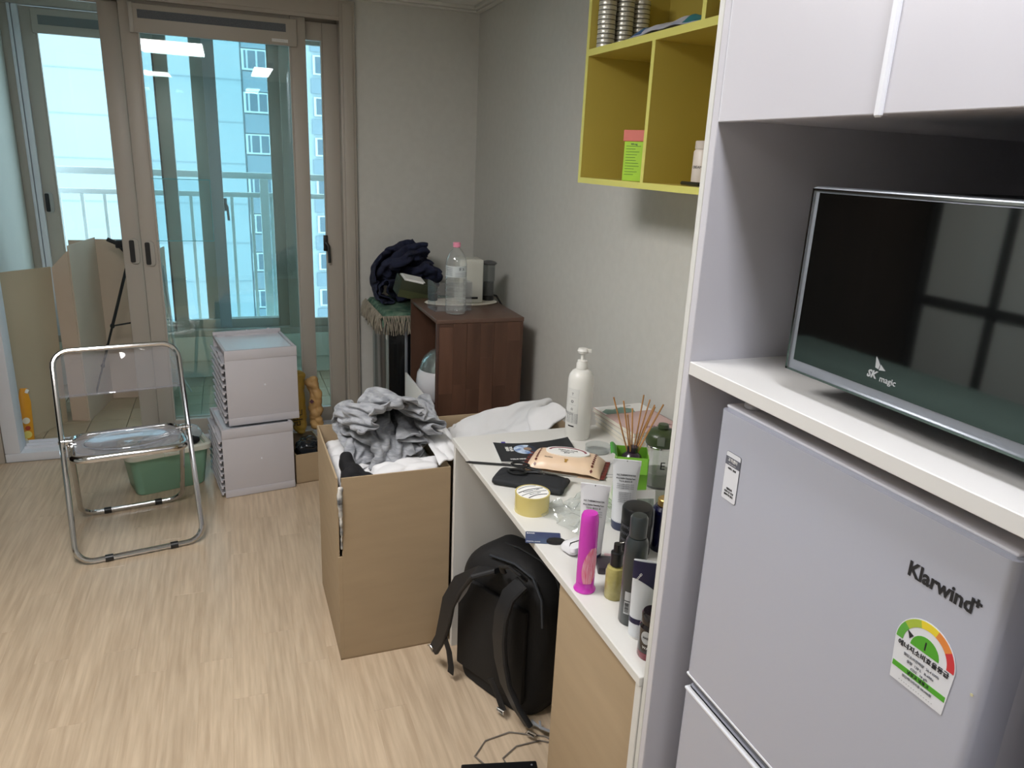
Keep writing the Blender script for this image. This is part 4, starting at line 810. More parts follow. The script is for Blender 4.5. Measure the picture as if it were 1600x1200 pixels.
[14,-12,-2,0,7,-5,0,10,-1,-9,3,-5,0,8,-7,0,0,4,-3,4,-2,-2,7,4,8,8,11,2,-1,11,-5,-8,0,10,4,6,8,1,-8,8,11,0,3,1,3,6,7,10,-9,10,5,0,-9,5,3,-4,5,-9,4,1,3,-6,10,-8,4,-13,4,1,8,-3,-3,2,3,-1,-3,7,-3,2,6,10,-2,8,11,3,8,0,-9,-7,3,11,-8,9,9,3,-2,11,0,0,9,3,5,7,11,-6,-6,-1,10,-14,2,4,11,-4,1,0,5,-4,-2,2,1,-5,-6,5,-4,8,-2,3,1,1,2,-4,-1,9,-2,10,1,9,1,2,6,11,-4,0,-7,-5,11,-9,-4,10,2,8,9,2,-1,7,6,8,8,12,3,-6,-13,0,-10,-3,7,9,-1,1,-9,6,2,1,0,2,-4,-6,-6,1,8,2,-3,5,3,-2,-3,1,0,5,8,4,8,6,1,0,5,7,-1,-7,-9,9,-4,-12,-1,9,6,11,6,2,0,10,8,8,12,1,-11,-1,-12,2,-10,-1,8,3,-4,-1,-6,8,2,2,-7,3,-6,-4,2,-3,12,-6,-3,3,7,-1,-2,1,3,8,7,1,10,7,-2,-1,8,-2,-5,-10,-6,6,-12,5,10,-6,10,9,-2,11,2,10,10,11,5,-16,-9,2,-11,6,-8,5,1,5,-4,-4,1,8,3,-6,-8,-3,3,4,-4,-3,4,3,-2,4,5,-2,0,3,7,5,-6,10,13,3,-3,5,-3,-7,-11,-9,-3,3,-9,11,11,-4,12,7,-2,14,9,7,15,-10,-2,-12,-9,7,-12,-6,0,9,5,3,-7,0,-1,10,-4,-12,-1,1,5,0,-4,1,3,1,-2,7,4,-2,0,7,3,1,-2,11,12,2,-9,-4,-9,-1,-6,-10,-3,-5,5,12,11,0,11,6,2,10,11,14,-2,-12,-8,-12,4,-6,-8,2,7,11,6,-8,-10,12,0,2,-10,1,-5,7,4,-3,-1,2,1,0,0,9,1,-1,7,0,0,-5,4,10,10,-6,-10,-9,-10,-2,0,5,-8,-6,9,11,12,4,9,8,1,12,5,7,-14,-11,1,-13,4,-11,-2,6,12,11,0,-11,-3,13,-7,1,-10,7,1,6,2,-5,2,4,-1,1,4,9,-5,8,4,-8,4,-8,9,0,1,-12,-1,-12,4,0,5,-7,-10,0,11,9,11,9,9,6,8,9,-7,-4,-12,-9,6,-11,-5,-2,10,2,12,7,0,-9,5,5,-12,-1,4,7,8,0,-1,-9,8,-8,12,5,8,-3,-2,12,0,-1,-7,6,-7,-4,-2,-7,-1,-9,-5,2,10,-7,-8,5,12,7,10,11,2,10,12,-1,-15,-3,-12,4,0,-10,4,8,11,-4,2,10,2,-5,7,-8,0,4,7,-7,10,1,-9,5,-2,10,9,1,-13,4,11,11,-11,9,2,-7,-7,-4,-7,5,-11,-3,-9,1,12,-5,-5,7,11,5,9,7,11,-1,9,-9,-13,4,-15,10,-2,0,8,14,3,-7,3,11,1,-8,9,-1,4,-5,-1,-1,10,0,-10,9,7,9,2,-15,-1,13,14,-5,-8,1,-3,8,-9,-2,-6,2,-12,0,-10,1,13,0,-4,10,8,6,7,11,5,-12,5,-17,9,-12,-6,11,3,10,3,11,2,-6,4,11,0,-7,7,7,-4,-3,-5,-1,12,-8,12,4,-6,13,-11,-2,12,12,6,-7,-7,2,-6,4,-7,0,-6,-6,1,-11,-8,6,13,0,0,12,2,11,2,10,-7,-13,8,-14,6,-14,-1,8,9,6,-5,11,3,-10,13,2,-3,9,-1,-2,-3,1,0,-4,9,11,0,-7,8,1,-11,9,12,11,1,-6,-5,-1,-5,4,-9,-1,-4,-10,2,-11,6,-4,2,10,3,11,6,11,-6,0,-12,3,-1,-13,4,-12,-1,7,13,-1,6,5,-12,3,13,3,6,-3,-4,-4,-2,-2,7,10,-3,10,-10,-3,11,-10,13,7,9,10,-8,2,-5,-4,-4,2,-9,-3,-7,5,-10,3,-8,6,-3,5,8,11,11,1,-12,-14,-4,14,-7,-12,3,3,10,1,12,-7,14,-10,-1,12,11,3,-7,-3,-6,-4,0,1,14,5,-3,5,-10,0,13,-7,11,12,12,3,-10,6,-10,0,-6,1,-5,-7,3,-7,3,-10,4,-12,4,12,9,0,11,-3,-14,-12,7,-7,4,-12,7,5,12,-8,3,13,-7,5,0,15,-7,5,-11,-3,-4,-5,2,11,3,2,10,-2,-7,10,-3,9,7,8,11,-7,10,-5,-9,4,-3,-3,-9,4,-7,2,-9,-4,-8,-1,7,12,1,-3,11,-7,-11,-9,9,-9,0,9,8,-1,8,-3,5,-1,7,3,-3,7,-10,2,-12,-2,-2,8,-1,5,5,1,10,-7,1,12,-1,10,10,-6,4,9,8,-9,5,-7,-3,-7,4,-5,-11,3,-6,-4,-8,1,10,10,-6,-11,14,-4,-10,-3,9,-8,9,6,4,-1,7,2,2,-2,7,-1,-7,-2,-4,-3,3,-3,7,-4,-1,4,3,8,5,-4,11,-1,10,12,-2,-4,11,10,-3,-1,-6,-3,-7,1,-11,3,-9,3,-9,1,-10,5,3,-11,-3,11,10,-5,-6,2,5,10,7,5,0,0,8,6,-6,2,2,-5,-4,-5,2,-5,1,-2,2,2,0,3,9,8,-6,13,-6,14,8,7,-7,9,10,-1,-10,-2,-9,8,-7,-10,4,-11,3,-6,-5,1,-8,-3,2,-6,3,7,10,-4,1,2,11,-2,8,1,5,11,5,-6,-1,-7,5,-9,-3,-5,4,-1,-5,4,4,2,2,8,8,-5,13,-8,12,8,12,-4,-2,11,0,-7,-5,-9,1,4,-11,4,-8,-9,3,-6,4,-4,-5,-2,-1,0,5,4,6,6,-5,8,2,4,4,-1,6,12,-1,-10,1,-5,-2,-1,-6,-2,0,2,-1,6,3,3,9,6,-3,10,-4,9,6,12,1,-4,7,-5,-3,-9,2,-8,9,-9,-6,-1,-3,-1,-4,-2,4,-9,-7,7,4,2,3,9,1,-3,7,3,3,5,2,1,5,8,-7,-5,-5,3,-5,-8,2,2,-1,4,4,2,5,7,5,0,9,-2,7,5,8,9,-3,-6,2,-2,-8,-3,-1,7,-7,-8,1,-5,-6,1,-5,7,-8,-6,-4,12,-9,8,13,-4,6,2,8,3,5,6,0,8,-6,0,-5,-4,1,-6,-1,-11,2,10,0,4,9,-2,9,9,-4,6,6,9,3,1,10,-4,-4,2,0,-7,-2,-10,5,5,-10,-12,11,-10,3,-8,4,-1,-12,-5,15,-11,15,8,3,-9,7,2,10,3,10,4,-4,3,-7,2,-5,-1,-5,-9,-4,-10,6,12,7,9,-7,7,10,2,6,7,10,7,1,6,-4,-4,-5,9,-8,-7,-4,-10,6,-12,-6,12,2,-12,5,-11,7,-13,-1,14,-11,10,12,4,-4,5,5,5,8,5,12,-4,-1,-3,1,-5,-5,-6,-4,-4,-10,-4,13,4,11,5,1,11,3,5,5,12,9,4,5,-3,-11,-9,10,-1,-9,-6,-9,0,-13,6,-10,12,-1,-13,6,-15,-1,10,7,-11,6,9,-1,10,-8,12,11,8,7,10,3,-7,0,-9,4,-11,0,-6,-6,-5,-9,6,11,6,10,6,6,9,0,10,-4,8,8,9,2,-9,-12,4,7,-11,-8,-7,-6,-11,-5,9,-12,11,-14,12,-10,-13,6,11,-2,-6,10,11,-6,3,9,11,12,9,2,12,-1,-11,0,-9,0,-6,-4,-3,-2,-9,-1,11,9,5,8,8,9,5,-2,11,8,4,9,-2,-13,-8,-10,8,2,-10,-5,-6,-9,-11,4,-9,8,-14,7,3,-13,-8,7,8,-9,10,8,7,7,7,8,11,6,12,2,10,-7,-9,-4,-6,-3,-2,-3,-4,-2,-6,4,11,9,8,3,13,-5,11,-2,6,10,-2,12,-10,-10,-12,4,7,-10,-14,5,-9,-6,-12,8,-14,6,-13,9,0,-11,8,-13,-2,11,8,9,10,0,12,1,11,5,11,8,-1,-10,-4,-6,-2,-4,1,-3,-5,-1,1,1,10,10,8,2,10,-5,12,5,4,-11,16,0,-11,-11,-1,-4,-9,1,-5,-2,-8,-12,2,-11,8,-14,-9,1,11,3,-13,-11,9,10,8,-8,11,6,12,-6,10,12,12,5,-9,-8,-3,-3,-1,-5,6,-6,-1,3,-2,4,10,9,9,8,-11,12,-5,11,-14,9,5,-9,-4,-12,-8,-8,-2,11,-1,-12,-8,-11,8,-13,2,-13,-11,10,8,-9,-12,3,11,8,1,1,11,11,-4,11,11,10,12,0,-9,-2,-4,-8,3,1,-9,8,2,-2,-4,13,8,7,9,-8,11,-11,4,-13,4,9,1,-11,-9,-11,-1,-12,8,9,-7,-10,-11,2,-3,-11,-12,-9,11,1,-10,1,-8,11,8,-9,7,12,7,6,8,9,10,12,5,-1,-9,-3,-2,-6,0,-10,6,11,2,-9,9,8,7,3,8,-8,7,-13,-9,-6,8,5,-6,-9,-5,-12,0,-5,12,-1,-11,-8,-10,6,-13,-11,-10,4,5,-12,-3,-3,9,11,-1,11,4,11,8,9,5,10,7,9,6,-2,-8,-3,-1,-3,-7,-4,9,13,-8,1,9,12,6,-7,-9,9,-7,-8,-11,-2,6,2,-11,-4,-9,-9,-1,7,7,-11,-11,-11,2,-9,-6,-13,-2,7,-11,-5,15,-7,7,4,3,13,0,10,8,10,11,-2,12,7,7,0,-7,-3,-5,-4,-6,6,19,-10,-4,12,10,11,-8,-11,-3,1,-12,-1,-10,-2,5,-6,-10,1,-15,-6,10,2,-10,-2,-12,-1,-9,-7,-9,-5,5,-10,-7,12,12,-4,-6,11,6,12,1,9,12,7,3,3,9,8,8,2,-7,-8,-6,3,-2,16,-2,-10,15,4,11,-2,-10,-9,1,-14,3,-12,-8,5,1,-10,-3,-10,-11,1,9,-12,-2,-9,-8,-4,-8,3,-11,-4,1,-11,3,11,12,-2,11,10,5,12,0,11,8,9,-6,10,6,3,10,4,-4,-7,-11,6,16,-11,3,10,4,6,3,-10,-11,1,-12,2,-10,-11,-5,6,-2,-11,-3,-12,4,-6,4,-12,-5,-8,-10,-1,9,-15,-6,3,-13,4,3,8,4,4,9,9,4,12,-2,12,11,-9,11,3,11,1,8,3,-10,5,-3,12,-12,1,10,11,6,-7,-3,-8,-4,-10,-1,-10,-8,-10,3,5,-8,-7,-8,-7,7,-9,-1,-11,-6,-6,-4,11,-9,-11,-3,-12,-5,9,10,0,5,13,-4,10,5,6,8,10,-8,7,10,8,-2,9,11,-5,9,-1,-4,-1,0,7,11,-4,10,-5,-10,-9,-6,-10,-8,-1,-9,-11,5,6,-10,-7,-13,5,4,-13,-4,-9,-13,4,13,-3,-13,-8,-12,-6,13,8,-3,10,8,3,-5,12,8,11,5,-6,10,6,5,7,-2,6,12,5,9,0,-8,2,1,6,5,-2,6,-14,-4,-9,-12,-9,3,-11,-5,-9,6,1,-12,-10,-7,11,-6,-12,-10,-9,3,11,-5,-5,-8,-12,-9,11,8,7,-2,12,7,-10,8,8,9,3,5,12,4,12,1,8,-1,7,11,-1,3,8,-2,0,9,0,-13,5,-3,-13,-11,-1,-12,1,-9,-3,-13,5,-9,-4,-1,-11,-6,6,-10,-15,-3,11,4,5,-11,-13,-10,3,-11,3,14,-10,2,12,-4,-2,12,3,10,10,2,10,10,6,7,7,1,7,7,3,5,5,-3,-6,10,-11,-11,-6,1,-12,-5,-2,-13,3,-10,-5,-11,5,1,-12,1,-10,-9,-2,-7,-9,9,10,6,-10,-11,-9,-11,2,-11,8,-3,-6,9,5,-9,4,10,5,8,9,9,5,12,8,8,4,5,2,9,2,7,2,-8,-4,1,-9,-12,-11,-3,-10,0,-7,-7,2,-11,-12,-4,10,-1,-12,-3,-3,-12,-11,5,7,6,7,-7,-10,-13,-7,-8,3]])
cloth_duvet = (48, 34, (0.5538, 2.0693, 0.5692), [
[84,-2,-7,14,4,16,12,2,-4,15,-8,12,-3,-10,-6,16,-5,12,11,8,13,0,-7,6,11,9,0,15,7,6,8,-14,6,-10,9,-2,15,8,15,10,2,14,-2,14,2,14,15,8,13,-17,14,-5,9,13,2,9,15,2,-7,15,-14,12,-15,10,-2,15,-3,13,14,-6,11,-12,14,-4,14,11,8,5,15,14,-3,-17,11,-12,15,-3,16,13,-3,8,15,8,0,14,10,15,16,-3,2,-5,17,11,5,-4,16,5,11,5,-10,11,-7,-15,2,12,14,7,8,13,-6,-11,16,-9,7,14,6,10,14,8,15,10,-14,-12,8,-6,15,3,14,15,-2,6,16,-1,11,15,8,18,11,-15,14,-1,12,14,-9,14,10,8,10,4,-8,-14,6,-7,9,15,12,0,17,-4,-7,-2,13,3,13,-1,19,3,16,13,14,-2,-12,-13,-1,5,16,8,13,15,-4,4,17,11,7,14,7,15,-6,4,12,15,-2,14,2,12,-2,9,11,-3,-11,-11,9,9,14,1,15,8,8,0,-13,19,-7,14,7,7,15,4,12,13,8,-3,-13,-12,1,14,14,6,10,16,-8,12,12,11,14,14,-1,0,13,12,-3,18,-7,14,10,6,-10,7,-8,4,-6,17,-6,16,3,13,0,5,16,-18,10,16,0,16,-1,12,14,9,6,13,7,-9,-12,-13,6,15,7,16,11,7,9,6,11,10,10,15,-1,14,-3,15,10,5,2,9,13,2,-17,-6,-3,7,16,-5,11,14,8,8,-8,16,-15,14,4,9,10,4,11,13,13,1,13,15,2,-15,-13,-1,9,17,0,14,0,13,16,8,11,6,15,-3,1,9,13,12,-7,7,9,10,9,-1,-20,2,14,1,7,12,-3,14,14,-10,13,-12,10,16,0,12,14,3,11,4,6,19,3,15,-9,-10,-14,1,16,5,14,2,14,14,8,10,16,1,15,-14,13,-4,16,-8,6,9,9,7,11,-8,4,-2,14,2,12,-1,3,17,-7,15,-11,9,6,16,4,13,-1,14,16,-8,8,13,14,5,-15,-8,-8,7,17,-2,12,17,7,10,15,4,14,-7,5,-10,16,-14,4,10,10,8,15,-9,11,-4,2,16,4,11,1,-4,19,-3,15,-3,-6,17,3,12,10,2,13,12,3,14,2,2,15,-3,-13,-13,0,9,13,9,8,12,16,9,15,-1,-14,13,-11,15,9,-15,11,11,7,13,5,-11,-1,11,13,11,7,6,-7,10,7,12,5,-9,10,9,7,8,13,4,18,12,-3,14,2,-3,11,-17,4,-13,13,15,2,17,2,13,8,9,14,-2,-2,11,0,13,3,-6,13,11,0,16,1,-12,13,10,5,10,12,-3,10,4,9,13,-3,-1,15,0,14,0,16,11,14,6,2,-9,8,14,-5,-17,2,8,14,2,9,16,3,14,9,6,-13,13,-5,4,12,-2,12,5,7,13,1,16,-3,0,13,-1,14,0,12,2,11,8,4,10,8,-4,14,6,10,3,9,7,15,-11,2,16,9,4,-9,-10,7,11,2,15,1,15,4,16,6,6,-10,3,17,-5,3,12,10,12,1,13,5,9,-3,12,1,11,-4,13,9,11,3,11,8,2,13,-4,11,14,-9,16,8,11,-8,10,8,13,4,-15,9,-11,17,1,15,-2,10,15,1,14,-6,10,-13,10,15,-11,15,10,3,14,-3,15,7,4,11,-2,11,1,12,4,7,12,7,5,13,-7,12,9,10,-5,8,7,11,8,4,10,9,-8,12,-15,3,7,16,13,-11,19,-3,17,-6,8,-14,18,10,9,-13,0,11,16,-2,14,-5,12,8,10,3,10,2,10,7,7,8,7,10,8,4,-3,13,4,14,-4,18,2,13,-4,13,8,-8,14,-8,7,1,7,19,-10,7,18,-10,8,-9,2,0,14,17,1,-1,-2,12,13,-8,14,-2,12,6,8,6,8,12,-1,13,3,9,5,15,6,-3,16,0,15,-5,9,9,13,1,13,-5,14,-6,13,-6,5,9,-1,19,-6,17,0,-16,5,-13,7,11,18,-6,8,11,-1,17,-5,-3,13,4,14,4,12,7,5,12,0,12,3,11,4,13,-2,14,1,16,6,-6,15,6,13,11,4,-3,12,-8,10,3,12,-4,0,16,8,-15,2,-11,1,18,10,-15,1,15,8,6,13,12,-14,6,10,9,4,13,5,13,9,4,5,8,13,0,14,4,7,13,1,15,-4,5,9,9,13,-3,16,11,-4,-5,14,10,6,-15,20,-8,7,-17,-7,17,3,20,-9,-15,11,13,13,6,17,-8,-5,12,9,14,5,12,4,11,-3,14,8,6,12,2,15,10,2,15,5,11,-5,8,9,3,14,-1,15,6,-11,11,8,12,-14,6,15,-17,-1,8,1,18,9,-16,-6,14,9,12,14,11,7,-16,9,15,5,12,1,11,2,13,6,8,12,4,12,10,9,12,2,15,10,3,-3,15,-2,13,9,0,2,6,11,9,-6,-1,15,-9,4,-16,-12,16,2,15,-1,-13,7,16,11,4,15,15,-9,1,11,15,0,12,12,3,1,12,11,5,11,13,7,6,12,14,1,16,-9,15,0,13,2,14,7,6,-2,11,11,0,-11,1,13,-15,-2,3,1,17,-2,14,-4,-1,15,4,16,4,16,9,-6,9,8,5,9,10,15,-7,13,9,11,4,10,11,9,8,10,15,9,-11,7,13,7,11,0,12,13,-9,16,12,2,-11,8,-9,7,-13,-8,15,0,17,-9,1,17,4,15,3,14,7,16,3,-3,13,8,3,10,11,10,-1,13,4,14,1,15,11,-2,13,9,14,-5,15,-2,11,9,5,8,13,6,10,10,8,-13,-1,7,-15,-3,5,4,17,-4,15,-14,12,15,7,6,10,13,11,18,-7,4,13,-1,14,-1,7,14,10,9,6,13,5,14,-6,15,14,-2,4,12,15,-4,14,10,-3,10,15,10,16,7,-11,-13,17,-14,-12,17,-8,17,-8,17,-6,5,11,0,14,10,13,10,10,11,-1,13,2,12,7,-7,16,11,7,12,1,13,8,11,8,8,11,-4,12,5,10,3,10,13,-1,8,6,13,17,0,-16,16,-15,-7,-7,11,-4,16,-9,13,-5,18,-2,9,16,1,15,15,-3,10,14,0,12,17,-11,16,10,10,12,-1,9,10,8,11,16,7,-3,12,-3,11,12,2,10,5,11,11,-3,11,15,-14,15,-13,-14,-2,3,18,-7,16,-11,2,13,13,10,9,7,4,10,7,14,6,15,2,16,-2,8,11,9,13,8,11,3,9,7,11,13,-2,11,0,10,5,9,5,10,9,6,12,-4,16,-12,10,-3,-13,0,14,-2,16,-8,15,-5,16,4,12,2,18,0,14,-4,16,14,5,13,0,17,1,10,9,5,8,13,11,9,5,11,11,9,1,10,1,10,2,11,7,8,11,10,8,-9,12,-14,9,-13,8,0,16,-7,17,-7,16,0,16,-2,14,5,13,11,-8,18,8,10,13,11,0,16,3,10,10,2,8,11,8,13,11,5,11,-1,13,0,10,13,2,8,10,10,9,15,-1,-12,6,-14,6,-4,16,-3,15,-7,15,-3,15,-2,17,-3,13,5,14,-2,13,13,12,9,5,17,0,14,7,7,12,5,7,12,5,10,13,5,9,6,7,8,4,10,9,7,12,12,13,-12,8,-1,-13,-11,0,8,17,-8,14,-7,16,-2,18,-4,15,1,13,-2,19,8,14,8,8,12,3,16,4,10,9,11,1,13,8,6,13,6,13,7,8,6,5,8,10,11,8,11,11,14,-10,11,-10,-5,-12,13,10,-6,-3,15,-7,7,17,-3,15,-1,13,10,5,8,14,10,13,9,6,14,1,12,13,8,4,13,2,13,12,4,13,12,8,9,1,10,7,9,11,10,12,8,14,-6,9,-3,-8,-11,-9,15,14,-10,1,14,-10,9,17,-5,5,12,8,18,5,9,14,7,9,15,6,13,7,15,-2,13,7,11,5,9,13,8,5,9,13,6,11,8,7,10,10,9,16,12,4,-8,9,-13,-2,-3,9,22,7,-9,12,1,-6,16,11,-4,3,14,6,15,13,8,14,8,10,11,7,12,4,15,3,12,8,11,8,3,14,6,8,10,14,0,13,12,6,11,9,12,13,3,7,-7,2,-13],
[21,5,7,-5,3,6,9,-5,1,3,-9,2,-14,-6,-4,2,-8,-3,-4,-1,12,3,-5,8,11,-2,11,1,10,-12,-11,2,-4,3,-9,1,-2,6,1,10,-13,5,14,7,-13,7,-5,0,0,0,6,10,4,-6,10,12,0,-2,-7,2,-8,-5,-10,2,-8,1,-11,3,-7,5,12,-5,8,2,2,8,12,-8,0,-2,-8,5,-4,-4,-1,-1,4,4,0,-4,-2,12,13,-4,-7,2,1,-3,11,1,7,-3,7,11,-8,16,7,-6,-7,-6,-5,-7,-12,11,-3,-8,-12,7,5,-1,9,-2,7,1,8,14,-3,-6,1,-10,5,-3,-4,-8,8,-6,12,-3,1,-4,-2,16,7,-4,-2,6,-9,3,8,2,3,4,4,2,-6,12,13,-9,-7,-8,-4,-11,-9,-1,11,-13,5,5,3,-1,9,8,-11,12,-3,16,1,-3,-7,-12,6,2,-7,-8,10,-6,13,0,-2,-5,3,2,18,-2,-14,4,9,6,7,-3,8,1,8,-4,-4,4,13,-5,-12,-12,-1,-8,4,-6,-1,9,0,-3,7,-3,13,-5,10,-14,4,17,-11,8,-9,-10,7,5,-9,0,6,-6,13,1,-4,0,7,-7,2,8,-11,15,-8,6,10,-2,10,-1,8,-5,0,9,-16,3,-9,-3,-6,5,-6,0,-1,0,7,-5,8,1,8,4,-12,5,-2,11,-8,7,-12,-2,1,7,-8,10,-9,7,10,-6,4,-9,13,-10,9,-3,-1,8,-1,5,4,5,7,0,7,-4,0,-7,-5,1,-2,-7,-5,6,-2,-4,1,3,2,1,5,3,7,-11,-1,3,10,-13,0,6,-12,5,9,-4,-3,7,-7,12,-14,15,0,-10,13,-10,-1,13,1,4,8,4,-7,9,2,8,2,-3,-4,-2,-7,3,-6,-10,7,1,-1,-2,7,-1,0,2,6,-1,-5,2,0,4,-5,4,-7,0,-4,8,5,-7,5,-5,8,-15,0,1,14,-6,6,-7,6,6,-1,7,9,-11,10,5,4,-2,9,-5,-9,-1,-5,2,-12,6,6,-1,-1,4,4,-4,1,1,1,-1,0,5,-3,2,-3,-3,1,-8,3,11,-3,-5,5,-7,-7,4,2,5,4,-3,2,12,6,-2,4,4,0,5,5,6,-3,-1,9,-8,-3,-5,1,-13,7,5,5,-7,6,0,0,3,-5,4,0,4,-6,4,1,-10,4,-2,-1,-5,6,10,-7,-4,2,-7,1,4,0,3,0,2,5,12,-3,5,4,3,2,2,5,4,-3,2,-3,3,-9,0,-11,4,7,3,-2,6,-1,3,-8,4,-7,9,-7,8,2,-10,3,-3,-1,2,-4,4,2,5,-10,-5,4,-3,6,-1,0,4,-3,8,4,12,-4,8,0,7,2,-3,11,1,-4,3,-8,-9,6,-8,1,5,11,-5,6,-5,1,0,-3,-1,-5,9,-9,7,1,-4,3,-6,6,-10,5,7,3,-6,-9,2,2,4,-5,7,-11,9,10,9,-5,7,7,-3,7,6,-7,7,11,-1,-5,-3,-4,1,-3,-2,5,8,-3,-1,7,-7,1,-1,-3,1,-6,4,6,-2,1,-5,2,3,-14,6,5,7,-2,-9,1,2,-9,10,-15,9,-13,11,3,5,4,2,5,2,2,1,-2,5,13,-4,-4,-1,-4,-1,-3,6,0,5,-3,-2,5,-2,-1,-3,0,0,-1,4,2,-2,2,0,-11,-3,4,4,4,5,-9,1,-2,-10,-6,9,-15,4,12,-1,7,7,-4,9,2,-3,5,-1,3,3,11,-2,-5,-2,-2,-1,-4,8,-2,2,1,4,-4,-4,1,-6,7,0,5,-3,-1,-3,6,-14,6,-3,2,6,4,-6,3,-8,-8,2,-16,3,-13,13,-3,5,-3,7,7,5,-4,-1,6,-1,7,-1,8,1,-4,-2,0,-3,-3,7,-6,8,-1,4,-7,-7,3,5,0,7,-2,-6,-4,7,-11,1,5,-5,7,-5,4,-10,6,-11,-8,1,-8,-10,10,0,0,5,4,0,2,10,-6,-2,7,1,5,1,7,-1,-3,-2,-4,0,-4,9,-7,11,3,-10,-1,1,5,-6,11,-2,-4,-5,5,-11,7,-7,7,-7,8,0,-12,-1,-7,-7,1,-11,-1,14,-5,4,0,11,-8,9,3,1,-5,4,2,4,4,-1,7,-4,-7,8,-5,-4,12,-10,10,-11,9,-5,0,9,-6,1,7,-9,0,-4,-4,-5,8,-11,11,-7,8,-8,-4,-10,-1,-6,-5,-11,10,0,-1,-2,6,0,7,6,2,-4,-1,4,0,6,0,2,-10,11,-8,7,-7,14,-9,9,-12,8,-4,5,-7,9,-9,9,1,-5,-10,1,-3,-1,-4,5,4,-7,1,-14,3,-3,-8,-10,-1,10,1,-2,6,-1,0,6,6,3,-1,-4,5,2,-1,6,-3,-3,-6,6,7,-10,4,8,-6,7,-10,4,-5,10,-8,9,-13,12,-5,-5,-1,-6,7,-4,-1,5,-3,-9,-7,4,-10,-8,-1,-9,13,-4,7,4,-5,8,2,3,-1,5,-4,-1,7,0,-3,1,-2,0,-2,1,4,5,-5,2,-1,2,-5,0,-6,9,-5,-5,-1,13,-10,4,-5,-8,13,0,2,-9,-10,1,-5,-7,-4,-11,4,6,4,0,9,-1,7,-3,4,-5,9,0,-3,4,4,-3,-3,-1,1,1,-4,11,-5,2,-2,-2,2,-4,-1,-2,-1,7,-7,-2,4,3,-5,-5,-3,-7,3,14,-4,-12,-13,7,-5,-11,2,-9,12,1,3,1,9,1,9,-4,-1,-5,11,-2,-3,9,-11,6,-2,-8,7,-3,13,-8,3,-2,-2,-2,3,-5,-1,3,3,-1,-4,0,1,-6,-3,0,-2,-9,7,-4,0,-12,6,-13,-1,-12,6,13,-2,4,2,3,9,-2,10,-6,-4,-1,9,-1,0,1,-1,-10,7,-8,7,4,4,-6,4,-7,5,-4,-1,-1,6,-7,6,-2,-6,3,-1,-6,1,-4,-2,0,-8,4,-17,5,-9,-13,9,-5,13,1,-6,9,0,12,0,-7,12,-4,-3,2,4,-3,3,-7,-5,9,-5,8,-1,1,2,-8,5,-8,8,-3,0,1,-4,7,-3,-4,-8,9,-6,-10,9,-7,2,-5,-6,-13,-5,-1,-12,1,12,-2,15,-7,11,-4,11,8,-9,9,1,-7,4,-5,6,0,-7,-4,12,-8,-3,13,0,-7,2,-11,11,-3,3,-2,-8,10,-10,9,-13,5,-7,8,-9,-6,7,-12,-10,-4,1,-14,7,-10,-1,12,7,6,10,-2,10,2,12,-5,6,1,-1,-8,3,4,-11,8,-7,5,0,-6,15,-6,1,-7,-4,12,-5,-3,4,-6,-4,3,4,-9,4,0,-10,6,-9,4,-9,-12,-4,-5,-7,5,-7,-2,9,13,6,-3,12,-2,11,10,2,4,-12,12,-4,-8,6,-8,4,1,-7,10,-6,15,-8,-6,0,-1,2,3,-5,-8,11,-3,-4,6,-12,6,-13,7,-10,7,-13,3,-13,-8,3,-7,4,-6,-3,10,14,-8,11,-3,14,-3,15,-8,12,-7,12,-3,-1,-3,-6,6,0,-6,-2,12,-7,9,-7,-7,10,-3,4,-5,-8,10,-3,-1,-7,3,-9,4,-10,7,-13,4,-12,-2,-7,-12,11,-10,5,-1,2,-1,9,-7,13,-3,14,-5,11,-3,11,-6,11,0,-2,-7,-2,7,-3,-5,-2,10,-7,8,-9,-5,12,-14,2,9,-10,5,6,-5,-2,-7,4,-9,-8,5,-12,0,-10,-11,-4,0,10,-8,8,1,13,-8,12,-3,12,-2,10,-1,11,-3,11,1,-9,8,-3,-1,1,-5,2,0,-4,6,-4,2,-4,-6,6,1,-5,3,4,-4,5,-7,-3,-5,-3,-5,4,-10,-14,4,-11,-8,7,-11,2,13,2,-2,11,-3,10,-2,8,0,10,0,8,1,11,-6,-2,3,-1,-2,-3,3,-6,6,-1,1,-3,0,-4,4,-2,-1,5,-6,4,-4,1,-7,-2,0,-8,-11,4,-11,-11,3,-9,6,-13,6,4,9,-1,2,16,11,-5,10,5,-2,11,1,8,0,6,-3,0,-5,4,-2,-8,9,-10,10,3,-6,-10,11,-8,10,-3,-5,6,-8,5,-6,0,-7,-2,-8,-3,-12,0,-9,5,-10,4,-13,-9,17,9,15,0,0,15,12,-7,13,4,-5,14,8,0,2,2,-8,6,-8,5,-6,-7,10,-12,7,9,-14,-5,13,-9,12,0,-8,5,-10,10,-3,-7,-11,0,-11,-1,-13,5,0,-9,-13,6,-15,3,15,8,5,-9,10,12,0,6,13,-1,-3,16,9,-3,1,-1,-8,7,-10,5,-2,-9,8,-10,13,-4,-16,0,9,-7,12,5,0,-7,-9,10,-1,-12,-1,-8,-13,1,-13,6,2,-10,-14,5,-11,7],
